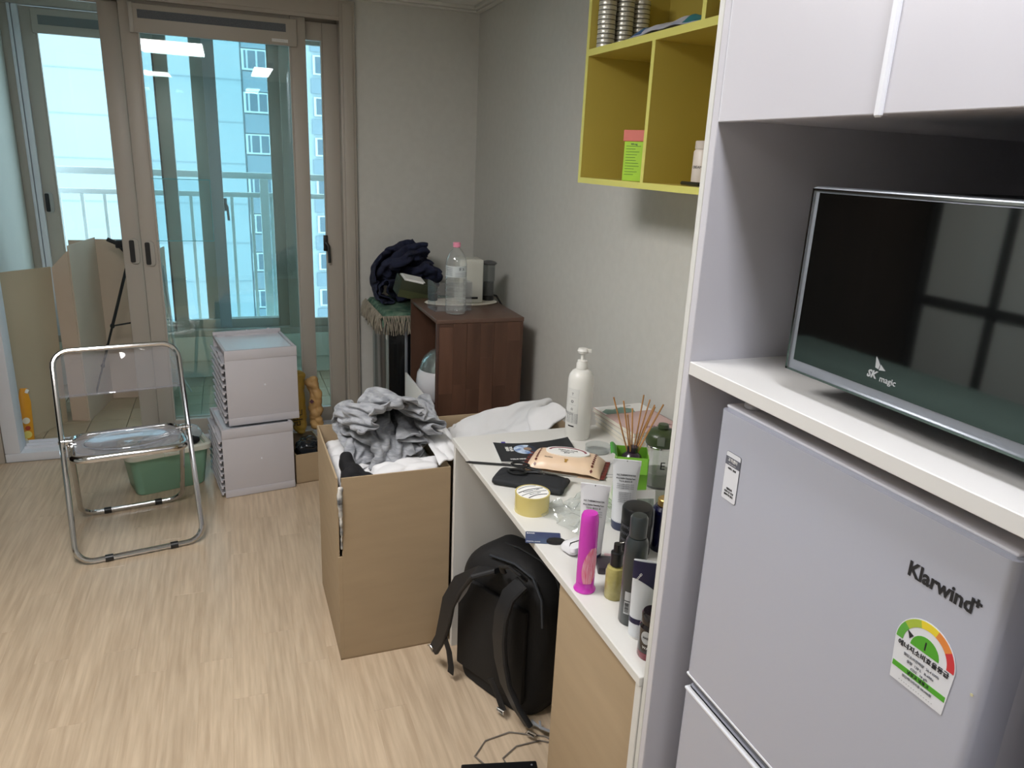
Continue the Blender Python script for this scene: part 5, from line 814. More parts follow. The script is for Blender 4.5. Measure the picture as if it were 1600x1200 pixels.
[40,-13,-12,-1,-13,3,-4,15,13,6,7,8,3,4,14,2,11,-3,10,-12,2,-13,-13,-9,0,-10,-13,2,9,-4,7,8,15,8,8,16,6,13,1,5,6,1,-7,2,11,-3,1,14,7,2,-1,-12,-10,-4,-15,4,7,16,12,7,5,11,-6,13,14,-4,15,-10,5,-15,0,-13,-6,-17,-9,9,-11,17,-1,-6,14,5,12,12,5,16,-5,6,17,11,8,-6,-9,9,9,-4,-6,17,12,-14,6,-11,-9,-16,8,2,7,13,10,9,10,-4,7,7,3,10,10,-6,-14,-12,-4,-15,-10,-2,-11,5,5,13,-9,10,7,10,12,11,2,17,-7,6,18,13,6,-7,-9,10,-12,4,8,-3,0,-14,-6,6,-17,5,9,3,5,13,13,-8,16,7,9,5,-3,11,1,-14,-14,-14,-5,-12,6,-13,8,1,-2,3,5,13,6,8,13,13,-1,14,-4,5,15,16,2,-8,-8,-2,9,5,10,-14,-7,5,-15,2,-12,8,15,9,5,14,1,5,13,11,-8,17,5,-9,-11,-14,-14,2,-9,3,-14,12,-1,0,3,1,9,12,6,7,15,9,-4,15,-6,6,15,6,-11,13,-3,-5,14,-3,5,-7,-14,3,-15,5,-10,13,12,12,1,13,13,-2,16,-7,15,7,-16,-11,-5,-8,-7,4,-16,1,14,-6,7,-8,13,-1,10,10,8,8,12,0,11,5,-4,15,-9,14,-11,12,-6,6,15,-6,-16,7,-4,-12,-14,10,-5,16,4,7,16,13,-1,14,9,-4,12,-13,-10,-2,-14,2,-15,6,-11,17,3,3,-4,10,3,0,14,3,-1,17,12,0,14,-5,8,-3,-2,15,-10,14,4,8,-16,-11,3,-6,-14,-4,10,-10,11,12,3,15,1,18,8,-4,16,3,-7,-12,-3,-12,-7,10,-16,8,-4,14,-14,15,11,-8,13,7,10,-4,8,16,3,12,4,7,1,0,-8,11,-4,12,0,-8,-6,-14,1,-9,-11,12,-12,14,2,13,7,14,-5,17,-8,14,15,-5,-11,-8,-11,-12,13,2,-19,1,18,-11,3,18,11,5,1,15,5,-4,12,14,-1,18,7,-1,-14,10,-11,17,1,7,-13,-11,2,-13,-14,6,-10,8,-4,16,5,11,14,-11,13,-8,14,13,3,-15,5,-13,-16,8,-7,10,-12,16,5,-15,14,3,14,14,3,15,6,-3,13,11,11,10,-16,-7,-3,14,-6,15,-8,2,-17,3,-10,-13,-8,9,-13,0,14,11,13,9,5,-1,-13,13,11,11,-19,12,-15,-13,-6,9,-11,14,-4,15,0,-7,18,-1,14,11,12,-2,13,9,5,2,18,2,-17,8,-13,14,-2,12,-14,-5,-14,6,-11,-15,1,7,-10,3,16,12,0,-1,15,-13,3,12,15,-20,12,1,-14,-14,9,-16,3,19,-10,4,6,9,16,8,12,-2,14,0,14,10,-6,15,14,-6,-16,6,-7,6,-3,-4,-16,-10,6,-16,7,-12,13,-4,-12,8,13,14,-13,15,-8,17,-11,16,-7,-11,17,-7,-6,-17,6,-12,8,20,-11,12,6,8,17,1,-5,15,9,6,17,-7,16,7,-14,2,-11,3,-5,7,-12,-17,6,-17,-11,2,13,-13,18,-5,-12,9,18,-10,13,-10,17,2,-10,12,-20,-1,22,-14,-2,-18,12,-3,17,6,-15,8,20,8,-8,2,14,9,11,14,-3,14,4,-15,-3,3,-10,-2,4,-12,-14,-7,-6,-9,1,-11,16,-6,16,-1,-12,14,-7,17,-10,15,-13,14,-9,5,-12,17,-4,-16,-1,-9,5,17,13,-13,6,7,13,-11,10,12,8,7,14,11,3,-1,-15,6,-13,-6,-1,0,-8,-4,-10,-8,-8,-14,-10,3,13,2,14,4,0,-12,18,-11,16,-11,-9,16,-13,13,-11,12,-13,-16,1,14,3,15,1,-17,7,17,-9,11,11,7,9,11,17,-8,4,-16,2,6,-16,-6,4,-18,-15,8,-3,-13,-12,-11,-4,8,14,-1,15,-11,14,7,-14,9,5,-17,-2,13,-13,15,-6,-7,-17,4,16,-6,13,11,-11,-5,14,-2,16,1,15,5,13,15,3,-18,3,-12,5,-14,1,-6,-7,-16,-9,1,-11,-2,-3,-16,1,13,15,-5,10,-9,16,1,-13,15,-3,-19,15,-17,12,-10,3,-16,1,17,-2,11,13,2,-16,0,8,12,14,4,10,6,16,8,-15,-12,5,-10,-8,-7,1,-15,4,-9,-14,-13,-7,13,-14,-7,9,9,15,-12,11,-13,0,12,-6,12,-23,12,-10,5,-14,11,-20,15,-1,15,-4,12,16,-8,5,-7,16,0,6,16,13,-2,14,-7,-17,1,-8,-13,2,-8,-1,-14,-2,-15,-4,-13,9,2,-16,0,14,15,9,-13,9,-15,-5,20,-7,-14,-4,12,-15,6,-14,-5,7,16,-3,14,1,11,14,-11,12,-6,17,1,10,10,12,-8,-5,-7,-9,-3,-6,-10,4,-16,4,-15,-4,-16,2,-11,1,4,-11,16,8,15,6,-15,5,-17,12,-18,-6,14,-9,7,-15,-3,12,-12,6,13,-3,8,11,11,-3,15,-11,9,12,14,14,-3,8,-17,-11,3,-12,-11,0,-7,0,-14,1,-14,-7,-14,11,2,-14,-5,4,12,18,9,-3,-19,-5,17,-15,-15,2,14,-16,11,-1,-14,14,-11,3,15,-1,13,1,18,-8,15,-5,7,15,10,9,1,-8,-14,-11,-3,-8,-11,10,-17,1,-14,-3,-13,-13,1,17,-3,-13,-5,12,12,2,14,-19,7,-6,2,-14,1,-8,11,-16,-5,14,-9,15,-14,8,11,11,13,0,13,-9,17,-9,2,13,7,11,-14,-7,-4,-13,-10,-5,-5,-1,-17,2,-15,-8,0,-12,3,18,-6,-12,-6,16,16,-5,6,-16,13,-3,-7,-17,10,-13,7,-16,-3,9,17,-8,13,2,11,-3,18,5,-13,13,12,-11,17,-9,12,-6,-12,-7,-5,-10,-14,8,-17,4,-14,-7,-5,-10,8,-15,17,-7,5,-12,0,16,16,-3,-13,11,-17,-10,7,-11,11,-16,7,-14,3,20,3,-9,16,13,-1,-4,15,-3,-5,17,8,0,-1,-8,-2,-9,-9,-6,-11,0,-1,-7,-3,-11,-2,-9,-12,11,-15,8,-12,6,11,-14,12,17,5,-20,12,-12,-12,-5,13,-10,2,-14,7,-12,11,-5,13,2,14,-4,12,-6,16,-7,2,17,-7,-4,-4,-2,-6,-7,-11,-10,10,11,-7,-13,-1,-12,-3,-8,7,-17,-10,2,18,-3,-3,13,13,4,-15,-4,-1,-11,2,-12,13,-2,-16,-9,19,-17,-3,3,12,15,-8,17,3,-6,15,-9,12,7,-3,-16,-4,-6,-11,-5,-9,3,5,-14,0,-12,-2,-6,-9,-5,-3,-3,-11,16,12,-16,15,-6,16,-2,-14,7,-16,-8,11,-13,9,-8,-15,20,-5,-18,15,-8,18,-7,15,-7,14,-8,15,-7,11,-5,4,-14,-3,-10,-10,-15,8,-3,2,-14,-1,-8,-6,-3,-4,-6,2,-14,1,19,-9,18,-10,-3,17,-5,-13,-2,-14,-5,14,-15,-8,-2,2,14,-14,-4,8,-3,16,-9,15,-9,15,-7,15,-12,13,6,-8,-19,-6,-7,-15,-5,12,-14,1,-10,-3,-7,-1,-8,3,-13,2,-12,6,9,15,1,-13,16,-1,-8,-17,4,-15,9,-1,-14,5,8,-12,8,-4,-14,-3,16,-7,15,-5,-1,16,-11,15,-10,5,5,-15,-8,-11,-3,-14,-3,2,-10,-2,-10,0,-9,4,-14,4,-16,4,12,-6,17,-8,6,-14,13,-13,3,-16,7,-15,13,-3,-19,15,2,-19,15,1,-19,15,-17,9,15,-15,16,2,-9,14,4,-11,-4,-11,-15,6,-9,13,-10,-4,-7,-1,-12,5,-14,5,-16,5,-13,4,16,-2,7,-16,13,-14,11,-15,4,-18,13,-14,11,-18,-1,16,-18,-4,15,1,-15,12,-15,14,-11,5,14,-7,3,14,-7,-12,-1,-10,-13,5,11,-12,-3,-10,-1,-9,-11,6,-15,3,-15,10,-10,17,-15,-2,19,-9,9,-12,6,-15,-10,3,10,-13,1,-11,1,5,-16,-2,5,12,-11,16,-17,13,-15,4,15,-11,19,1,-15,-7,-12,2,-5,-3,1,-13,2,-8,-8,-6,-10,6,-10,-10,-7,14,-8,11,-14,-4,18,8,-2,-14,3,-9,-9,14,-7,-6,-3,-2,-14,8,-13,19,-10,-6,13,0,-16,15,-16,1,15,2,2,-7,-16,-8,-11,7,-10,10,1,-9,3,-11,-11,-3,-1,-9,-3,-13,-7,16,2,1,-12,-6,12,11,-1,-11,4,-9,4,3,-8,-4,-5,-3,-15,5,10,-1,-5,-6,-9,10,-5,8,-12,-3,1,11,-8,-6,-14,-11,-2]])
cloth_jumper = (54, 36, (0.6936, 3.8623, 0.7996), [
[14,-3,12,10,9,12,1,-12,1,-9,-11,-10,-10,11,-11,0,0,11,1,15,1,2,-9,7,1,9,9,7,6,-3,12,-4,1,3,6,7,1,10,12,13,4,11,11,10,12,12,1,-12,-6,-7,-12,-10,-10,8,4,-9,14,-1,7,11,14,9,-11,-11,-7,-7,-11,-11,5,8,-14,12,-1,12,10,10,-8,1,-8,2,3,8,8,14,-6,12,10,0,4,4,8,0,10,8,5,14,5,12,14,6,15,2,-5,-13,-7,-8,-14,-14,-4,8,-1,11,10,8,0,10,13,-7,-11,-9,-10,-6,-2,8,0,-14,3,16,5,9,13,-6,3,-10,2,-5,14,10,-4,13,-2,10,7,8,9,-6,8,4,8,9,9,13,2,14,11,2,13,-4,-12,-13,-6,-10,-12,-13,1,-3,5,9,10,10,7,9,-7,-10,-10,-8,-3,9,0,-10,8,-4,10,13,8,12,-1,-6,-4,-9,6,-8,14,12,-2,13,1,10,5,13,-6,-4,11,12,9,8,7,12,5,10,10,-3,9,-14,-7,-11,-8,-7,-14,-10,10,-9,5,9,10,11,12,-6,-15,-11,-3,10,4,-8,3,-8,13,5,11,13,10,4,-7,-4,-9,-8,-4,4,10,13,4,12,0,10,13,0,-11,9,11,9,9,10,6,11,8,3,11,-8,0,-12,-7,-7,-11,-9,-7,-10,5,-3,3,12,11,12,0,-8,-15,6,-7,12,2,-11,9,-2,12,13,7,7,15,-9,-1,-9,-8,-9,-3,10,6,13,12,-4,11,8,9,-8,10,6,9,10,10,5,8,6,12,1,8,-10,-10,-3,-9,-8,-12,-12,1,-1,3,1,4,11,11,7,-11,0,-12,3,13,-8,8,-4,12,7,11,14,6,9,-2,-10,-1,-9,-8,-10,0,13,6,13,10,-1,10,12,1,0,10,7,5,11,7,9,9,4,13,7,-6,-10,-8,-10,-13,-6,-11,8,-7,-1,4,-3,13,4,17,-9,-9,0,9,-5,10,-5,12,7,12,5,7,12,5,6,-12,2,-10,-7,-10,-10,4,13,10,3,13,10,-1,3,12,6,7,10,4,10,10,7,12,0,13,-5,-4,-9,-13,-8,-10,-10,-5,6,-3,-5,5,0,12,13,1,-13,8,-5,13,-5,7,4,10,10,8,3,11,11,6,-10,-10,5,-9,-9,-11,-12,7,14,11,6,11,13,-8,12,12,6,6,11,8,9,11,-1,8,11,9,-9,-12,-11,-7,-15,-5,7,-7,-4,7,-4,4,4,13,11,-9,-5,13,-8,16,4,1,9,7,1,11,10,10,11,-3,-14,-11,9,-8,-10,-11,-6,12,12,12,11,2,5,12,1,11,10,8,12,9,4,9,5,7,12,-5,-13,-13,-12,-7,-11,9,-5,-5,-8,7,-7,11,10,12,2,0,-8,10,-6,11,7,7,8,-5,9,11,11,10,2,-9,-14,3,-10,-9,-10,11,5,10,10,12,10,1,5,11,3,11,7,9,12,7,12,-1,9,3,6,-13,-11,-12,-9,-10,-8,0,2,-2,-9,4,-3,12,8,11,-6,6,-8,12,-3,10,4,7,8,11,1,11,3,9,-9,-8,-9,-5,-9,-7,4,13,11,7,12,13,11,-2,11,11,0,12,5,10,11,8,11,-1,11,2,-11,-13,-8,-12,-10,-11,0,1,0,1,-3,3,10,11,1,4,-7,12,-6,5,13,11,-1,11,10,0,11,6,-1,-7,-8,-8,-7,-9,8,5,2,10,11,9,7,10,11,0,11,12,3,13,4,11,12,0,9,11,3,-13,-7,-13,-5,-14,3,-3,0,0,-2,2,5,8,-2,9,1,5,1,3,10,2,7,11,1,9,2,12,-1,4,-8,-8,-6,-7,-2,-10,9,14,13,5,10,9,8,3,11,4,9,14,6,14,11,1,13,5,11,1,-7,-12,-8,-16,-2,-4,-1,2,-1,-1,2,7,10,-6,-2,9,5,-1,8,-2,10,13,-1,11,-3,10,9,9,-7,-8,-7,-8,-1,-7,-5,10,14,13,13,8,-2,14,-2,10,6,14,6,14,12,4,14,8,-3,11,8,-6,-2,-14,-12,-12,-1,1,1,0,3,-1,4,14,-9,-3,2,2,9,0,5,10,9,11,-4,12,6,10,0,-7,-8,-7,-7,-3,-5,-1,8,13,12,13,12,-8,12,7,6,9,9,14,10,2,12,9,8,-4,11,12,3,-2,-12,-14,-13,2,0,2,4,-1,-1,3,13,-7,4,-7,0,-2,9,5,10,9,11,-2,12,5,10,2,-11,-6,-11,-2,-7,-2,0,12,5,12,12,13,-5,8,11,3,11,7,14,9,12,1,8,9,-5,12,9,4,8,-12,-12,-12,2,-2,8,-3,-4,1,5,11,7,-9,6,-10,-2,-1,11,6,12,4,8,11,3,13,-4,-7,-9,-6,-8,-6,-2,8,11,-6,15,12,11,1,12,2,14,2,13,11,4,9,7,11,-6,4,11,6,9,14,-13,-12,-10,1,9,-8,-2,0,3,4,11,-5,11,-6,4,-11,-2,1,14,4,12,9,3,13,8,-3,-5,-12,-8,-9,-1,2,11,3,-9,14,9,12,11,1,13,2,14,10,1,14,-1,10,11,3,-4,14,8,13,11,-6,-13,-14,5,7,2,-5,2,-4,1,13,-7,2,11,-1,-10,4,-9,1,13,6,5,9,12,10,-8,-3,-4,-11,-1,1,-1,10,-5,-6,13,14,2,10,9,5,13,7,5,13,0,13,3,5,7,11,3,12,9,12,2,-15,-6,11,-5,8,4,-2,-11,1,10,0,8,-5,0,5,-10,2,-11,7,11,13,-4,10,10,2,-13,-2,2,4,-1,3,-4,-8,1,13,6,15,-4,13,10,-1,9,12,5,15,-1,11,1,13,13,-6,13,11,13,6,-10,-14,3,4,-4,9,3,-13,-4,9,9,1,6,-3,-8,3,-10,-5,11,-1,12,-1,9,3,1,1,0,6,1,3,-3,2,-9,-7,9,3,12,3,10,9,4,-2,10,13,10,4,6,9,11,9,6,9,8,6,14,-10,-3,-2,4,12,-6,11,-9,-9,7,8,9,4,-9,0,-8,3,-8,-3,13,1,10,7,5,1,2,3,-3,5,-2,2,3,-11,-6,7,6,-3,6,13,-3,8,0,11,13,1,9,13,5,10,10,12,6,5,7,10,2,-11,9,5,2,8,-5,4,-12,7,5,10,-5,6,-10,3,-6,0,-7,8,9,4,8,9,1,1,-1,5,-2,2,1,-3,-9,-1,6,6,1,-3,7,7,2,7,-1,11,14,-6,11,12,7,9,11,14,-1,13,1,-5,4,6,8,4,0,5,-8,-4,7,6,0,8,-9,5,-8,7,-5,-7,9,4,8,6,8,5,-1,0,2,3,-5,5,-8,-4,1,4,5,5,-3,7,6,-2,6,-2,5,7,15,-5,8,13,8,6,14,10,-3,2,-3,-1,-1,9,11,5,-4,5,-11,5,6,5,-4,5,-9,8,-12,-3,7,5,5,3,7,10,7,-5,5,-4,-2,6,-5,3,-6,3,4,3,3,2,-3,10,-2,1,8,1,6,1,9,8,-1,13,11,9,2,-4,2,-2,-2,11,4,9,-2,11,-5,-1,3,4,5,-3,6,-6,-6,3,-10,9,5,7,-4,9,9,10,1,-6,6,-4,-1,1,-2,1,-3,9,5,-1,6,-6,2,8,-2,1,5,4,8,1,10,0,4,11,9,8,-11,-7,-2,1,9,7,5,3,4,-1,2,2,-2,7,1,-2,1,-3,0,-11,7,5,7,-3,9,0,11,8,-1,-10,9,0,-2,-2,6,-7,6,7,3,-2,3,-3,2,7,0,1,6,3,8,2,0,6,9,-5,9,6,-10,-14,-5,11,4,8,4,-1,-1,5,5,-3,1,5,-1,-2,0,-3,-7,2,6,6,1,5,-2,3,13,-5,7,-9,5,7,-2,5,-7,5,11,0,-1,-5,5,-1,-1,8,3,0,7,3,3,5,10,4,-12,-3,8,2,-10,-11,8,5,9,5,2,-3,-2,6,2,2,1,2,-2,-1,-7,-4,3,5,4,4,6,-1,-3,5,9,-3,3,0,5,-1,6,-4,3,7,6,-8,3,-7,10,-3,5,4,3,0,8,4,4,1,12,-12,-10,-2,9,-8,-7,7,8,5,9,4,-1,-3,2,4,2,-2,6,-2,-6,-2,-4,-3,6,4,6,5,3,-6,11,-6,9,1,3,-3,3,0,4,3,3,7,-4,-9,6,-4,4,6,5,3,3,1,8,5,5,-3,-2,-4,-8,-3,5,-12,8,5,7,11,6,-3,0,-2,5,3,-1,0,5,-7,-1,-3,-3,2,4,2,7,7,-5,8,-5,12,1,-2,-3,5,-2,1,8,-1,6,-5,0,-10,11,3,1,6,4,4,2,5,5,6,1,-4,-10,0,-5,-4,-4,13,-2,7,12,9,-2,3,-4,4,1,2,-2,1,-2,-2,-1,-3,1,5,-1,6,9,-2,-4,8,-6,13,-7,7,-5,6,5,-3,6,3,-2,-2,-6,1,10,0,8,-4,8,4,6,-6,10,-9,2,2,-6,-1,-1,-6,5,8,0,9,9,6,0,0,-3,5,3,-5,3,1,-4,0,-4,0,2,4,1,5,4,-3,4,-7,7,6,-9,12,-2,8,6,-1,4,-2,-5,-3,-4,7,6,8,-6,6,6,4,-5,10,-6,3,-5,-2,2,-9,2,11,1,10,3,8,6,9,-3,-2,-6,9,-3,-1,6,-3,-3,-1,-2,1,3,3,5,0,3,-2,2,-3,8,-5,-1,11,5,9,-1,0,1,-3,-3,-2,-1,3,8,3,2,4,6,-3,8,-3,-1,-5,2,-7,1,-8,9,6,7,4,8,-1,10,6,-7,-8,4,5,1,-3,7,-3,-1,-2,-3,3,1,8,-1,1,1,-3,7,-4,2,-2,8,13,7,1,-9,6,-2,-2,-3,-4,4,5,7,2,5,0,-4,8,4,-9,2,-7,3,-7,1,5,0,6,15,6,2,2,11,-2,-10,5,4,1,0,-5,7,0,-1,-5,2,-1,4,7,-1,0,0,-3,7,-5,3,8,11,9,-2,-2,-5,7,-2,-3,-4,0,5,6,3,5,0,-1,1,3,-2,-8,4,-4,1,0],
[0,12,-1,6,-1,2,4,1,-1,-3,-4,-3,-2,3,-8,-2,3,-4,3,-4,0,2,4,2,5,6,8,4,9,13,5,-10,-15,-1,5,7,-4,3,-6,-4,12,-6,-5,3,-1,1,-6,4,9,-5,-1,-1,4,11,10,4,4,14,2,3,3,0,3,-2,-1,-3,-4,1,-3,-9,4,-5,3,-4,5,-8,6,0,8,2,4,7,8,0,11,-4,4,-11,-11,2,4,10,-9,10,-12,-1,13,1,-2,-5,9,-5,-7,1,15,-7,2,-1,10,9,4,8,6,9,7,0,5,1,0,-2,-6,-1,-1,-9,-2,7,-7,-9,8,5,-10,2,-1,10,0,8,-3,4,14,-1,9,-10,-5,-1,-6,9,2,1,-3,2,-7,1,13,-3,5,-6,8,-7,2,2,4,1,2,2,9,13,0,11,7,6,3,8,-5,4,-5,-4,2,-10,-3,2,-8,3,-5,-4,6,0,-7,10,0,9,2,0,4,6,9,-3,3,-7,0,-6,6,2,1,-3,0,-2,-1,1,10,-2,2,-4,6,0,2,3,4,0,4,2,8,4,5,9,5,8,7,-4,2,-5,-2,-5,-6,0,-8,2,-8,2,2,-3,5,-11,3,6,7,10,1,0,7,4,5,-5,1,-2,0,0,4,-3,-1,-2,1,-3,2,3,5,-2,1,2,7,-1,0,4,5,-5,7,5,7,6,8,7,7,9,-4,-5,3,-7,-6,0,-8,0,-9,1,1,-2,2,-4,-3,5,-2,7,10,8,2,0,7,3,-1,1,-3,1,1,2,-5,-3,1,-2,4,2,1,2,-1,3,-1,8,5,-4,4,-1,3,2,7,6,7,8,9,6,6,3,-8,0,-4,-3,-4,-6,-10,0,-11,8,5,-3,4,-6,-4,7,3,9,8,5,2,0,8,2,-3,-3,1,5,-5,-5,2,-4,2,5,1,2,-3,6,-7,3,8,7,-1,1,3,-2,5,6,7,7,8,9,5,12,1,-5,-6,0,-8,-4,-9,-3,-9,-8,1,11,6,-3,2,-8,8,-2,9,10,4,6,0,3,7,-9,7,-1,-7,-2,4,-7,5,-5,9,3,-5,4,-5,7,-3,9,7,-1,4,-5,6,-2,2,9,8,9,8,11,6,7,-12,1,-6,-5,-7,-5,-10,-5,-5,-3,10,5,4,-3,-3,4,5,2,7,6,4,7,6,-1,-2,-2,-2,0,-2,-1,-1,-7,8,-7,6,7,-3,8,2,-1,0,10,3,-1,-9,-1,11,5,9,6,10,8,9,13,5,-7,-4,-7,-7,-8,-2,-10,-12,-1,11,7,2,1,-1,-3,6,3,1,6,6,2,1,17,1,-8,3,-4,1,-6,0,-6,-4,-4,12,-13,3,17,1,-10,7,-1,14,0,0,2,-10,5,6,5,8,9,9,8,6,7,7,-9,-13,-7,-5,-11,-1,-6,-4,10,8,5,-1,0,-4,8,3,-2,7,1,1,5,3,12,0,-8,7,-9,4,-9,-1,2,-2,-10,7,1,-5,4,-10,3,7,14,2,4,-1,-7,7,-7,14,10,10,7,9,10,6,2,-6,-13,-6,-14,-5,-12,-5,10,8,6,4,-12,0,9,6,5,6,0,-11,1,11,12,-7,-2,11,3,2,-3,-5,0,-1,-11,4,-14,-1,6,-7,-1,-7,10,12,7,0,8,-5,5,-7,13,13,13,13,9,11,-7,-3,2,-4,-14,-5,-17,-10,5,-1,11,-1,5,-11,1,11,11,5,4,1,-8,-3,12,8,11,-9,-8,7,7,6,0,-14,8,-4,-15,4,-15,-3,7,-13,-5,8,11,6,9,0,11,0,1,12,14,12,14,11,11,-5,-12,-7,5,-6,-12,-13,-9,-8,6,3,12,4,-12,0,12,12,-1,10,-3,5,1,3,10,4,0,-13,7,-9,5,11,-6,-10,8,-3,-13,2,-7,-12,5,-7,-7,12,11,4,10,0,11,0,14,12,13,13,12,10,-3,-13,-12,-10,-4,-7,-6,-11,-8,2,11,3,10,-1,3,5,7,4,-3,7,-4,4,12,9,-4,3,5,-7,-13,1,11,-1,-11,-3,9,-4,-9,-8,-1,-8,-5,-8,8,12,13,1,5,7,1,13,13,12,11,12,11,-5,-7,-13,-11,-14,-10,0,-13,8,-10,5,11,3,-5,5,8,11,4,0,1,-4,9,13,8,4,0,-3,-1,-10,-4,10,-11,5,-10,-3,5,-9,-7,-6,-8,0,-8,2,13,12,6,3,3,0,13,13,11,12,10,12,1,-14,-11,-12,-13,-13,-12,7,-8,8,-11,13,-1,-5,6,7,8,7,6,-5,2,13,12,0,15,-7,3,4,-13,-3,3,-13,-2,6,0,-12,-8,0,-8,-10,-2,-7,5,12,7,4,4,4,2,12,11,12,10,12,11,-5,-10,-11,-11,-7,-14,-13,-9,8,4,-12,6,-1,-6,4,9,10,8,2,-1,10,12,10,4,12,-5,-1,8,-12,4,-13,0,-14,0,-1,-4,-9,-4,0,-11,-10,-2,7,5,6,7,-1,5,8,1,12,12,11,11,12,-5,-11,-8,-13,-12,-2,-14,-13,-6,8,2,-8,-4,-6,7,11,9,3,5,6,12,13,3,12,8,5,-8,7,-4,-13,6,-16,3,-9,-11,-3,-10,-7,9,-10,-12,6,-10,6,5,9,3,-1,-8,9,10,13,7,12,13,-3,-10,-13,-6,-12,-4,-13,-8,-15,-1,7,-6,-8,0,4,8,11,9,1,13,8,11,7,11,10,4,-1,-12,-4,5,-9,-1,-10,-10,-5,-10,-3,-11,7,-11,-1,-10,7,-8,4,10,2,8,1,13,4,10,11,5,13,3,-12,-2,-11,-12,-13,-3,-13,-8,-13,-1,7,-11,6,2,10,0,12,10,7,11,5,10,11,12,3,-10,3,-12,-2,3,-13,-8,-9,-5,-6,-9,-12,12,-4,-2,-12,1,-5,-4,11,11,0,1,8,14,2,12,0,14,-2,4,-13,-10,-10,-5,-13,-3,-13,-7,-14,3,-11,2,7,10,8,11,10,10,10,7,9,8,11,7,-12,-1,-11,7,-12,-9,-10,-9,-7,-1,-9,-12,5,-4,3,-9,-6,7,-11,4,10,6,8,10,-2,14,3,9,7,7,-9,-1,-13,-6,-14,-6,-15,-5,-14,0,-16,0,-5,10,4,11,11,7,11,7,10,11,9,11,13,-3,-9,-11,-2,-12,-10,-13,-8,4,-13,-10,10,-6,-8,-2,-1,-9,12,-11,6,14,1,-2,2,14,2,10,10,6,9,-11,-1,-12,-12,-3,-15,-8,-12,-8,-13,3,-14,-1,2,12,4,12,11,2,11,12,9,9,14,12,4,-12,-5,-12,-12,-10,-3,-12,-5,-1,-15,-4,-3,5,-9,-5,-4,12,-1,12,5,9,14,-12,6,12,10,5,11,7,-4,-14,-6,-8,-13,-3,-15,-9,-11,-1,-11,-1,-12,1,9,12,7,5,9,11,9,6,11,15,14,4,-9,-3,-12,-9,-6,-5,-13,-14,-7,-1,-13,-8,-1,9,-12,-5,7,13,9,6,4,-5,7,-6,7,9,13,5,3,-4,-7,-11,-9,-2,-15,-3,-13,-13,7,-10,-12,4,-10,4,11,8,11,9,7,7,13,3,13,14,12,-2,-12,-4,-10,-7,-13,-5,-11,-8,-10,-6,-6,-10,-2,3,-9,10,4,10,5,11,1,-8,13,10,3,7,13,6,-14,-2,-10,-9,-8,-8,-14,-1,-13,4,-6,-9,-4,3,-7,8,10,5,10,10,10,5,15,4,11,14,5,-13,-2,-10,-10,-9,-13,-9,3,-13,-3,-7,-9,-9,-5,9,6,-1,3,6,7,9,-15,2,9,9,12,8,7,-1,-12,-10,-10,-13,-1,-11,2,-15,1,0,-10,-10,11,-6,1,9,12,3,8,10,9,9,2,11,9,11,-3,-13,0,-13,-8,-14,0,-12,2,-8,-5,-6,-8,-8,5,6,3,3,1,4,6,-13,-1,5,13,4,7,13,-2,-12,-7,-13,-7,-12,-4,4,-13,-1,3,-12,-11,9,7,-7,7,4,10,9,0,13,13,-7,14,4,15,-7,4,-14,-3,-14,-5,-12,2,-9,5,-6,-9,-5,-11,8,0,8,-2,3,6,-4,2,-10,3,13,3,13,-5,6,-2,-16,-5,-13,-5,1,-3,-13,2,3,-11,-12,0,13,5,-7,9,4,10,9,-3,14,-5,14,7,13,6,-11,0,-12,-10,-10,-2,-8,3,-5,-5,-2,-9,-7,7,4,4,0,-1,7,11,-12,3,-1,8,4,14,-2,-5,6,-14,-12,-10,3,-3,-1,-13,2,3,-9,-10,-6,14,-8,13,-6,2,13,1,11,-1,14,2,11,11,7,1,-12,-7,-13,-3,-10,0,-3,1,-7,-3,-11,2,-5,11,3,3,-5,6,1,0,-12,1,6,10,12,6,-13,0,-9,-6,-14,2,-5,-1,-9,-11,9,4,-10,-10,16,-10,13,-12,2,9,16,-5,11,-3,11,10,3,6,11,-4,-10,-12,1,-10,-4,-3,1,-1,-8,-10,-8,-1,4,12,0,7,0,5,-14,11,-1,-2,12,8,8,-12,-11,-1,-13,0,-11,2,-8,0,-12,-5,13,-2,-13,10,10,-11,11,-8,9,3,14,-5,4,11,5,12,-1,1,9,-10,-10,3,-12,2,-8,-2,-3,-6,-5,-7,1,-7,4,15,-4,11,-9,-1,-7,13,10,2,9,6,-4,-14,-7,-6,-12,-5,3,-6,-2,-13,2,7,-14,7,-2,12,-3,11,0,-8,17,-4,10,-1,10,4,12,-3,7,4,-2,-8,-5,-9,5,-9,-8,-1,-8,-1,-8,-9,8,-1,13,5,-5,-7,-6,4,6,10,9,12,5,-10,-3,-9,-12,0,-11,1,-2,-5,-14,4,6,-15,-2,14,-3,13,-4,12,-5,14,4,-7,4,5,3,9,12,-4,4,1,-12,-7,7,-2,-5,-7,-8,-9,0,-13,2,-6,10,3,13,4,10,-13,4,8,3,10,5,12,0,-3,-15,-10,-6,0,-9,0,-5,-13,-9,13,0,-11,2,14,-1,12,-5,14,-3,14,1,-10,7,7,9,-2,7,2,-1,-6,-9,-5,8,-1,-10,-3,-11,-7,-9,-10,6,0,13,6,11,-2,3,5,-5,8,-3,8,3,9,-8,2,-11,-6,-5,1,-9,-9,-11,-13,5,13,0,-9,5,12,-2,12,0,11,-4,10,-6,2,11,8,4,-3,2,-3,3,-13,-1,-6,8,-8,-13,-2,-11,-10,-12,-1,11,8,14,12],
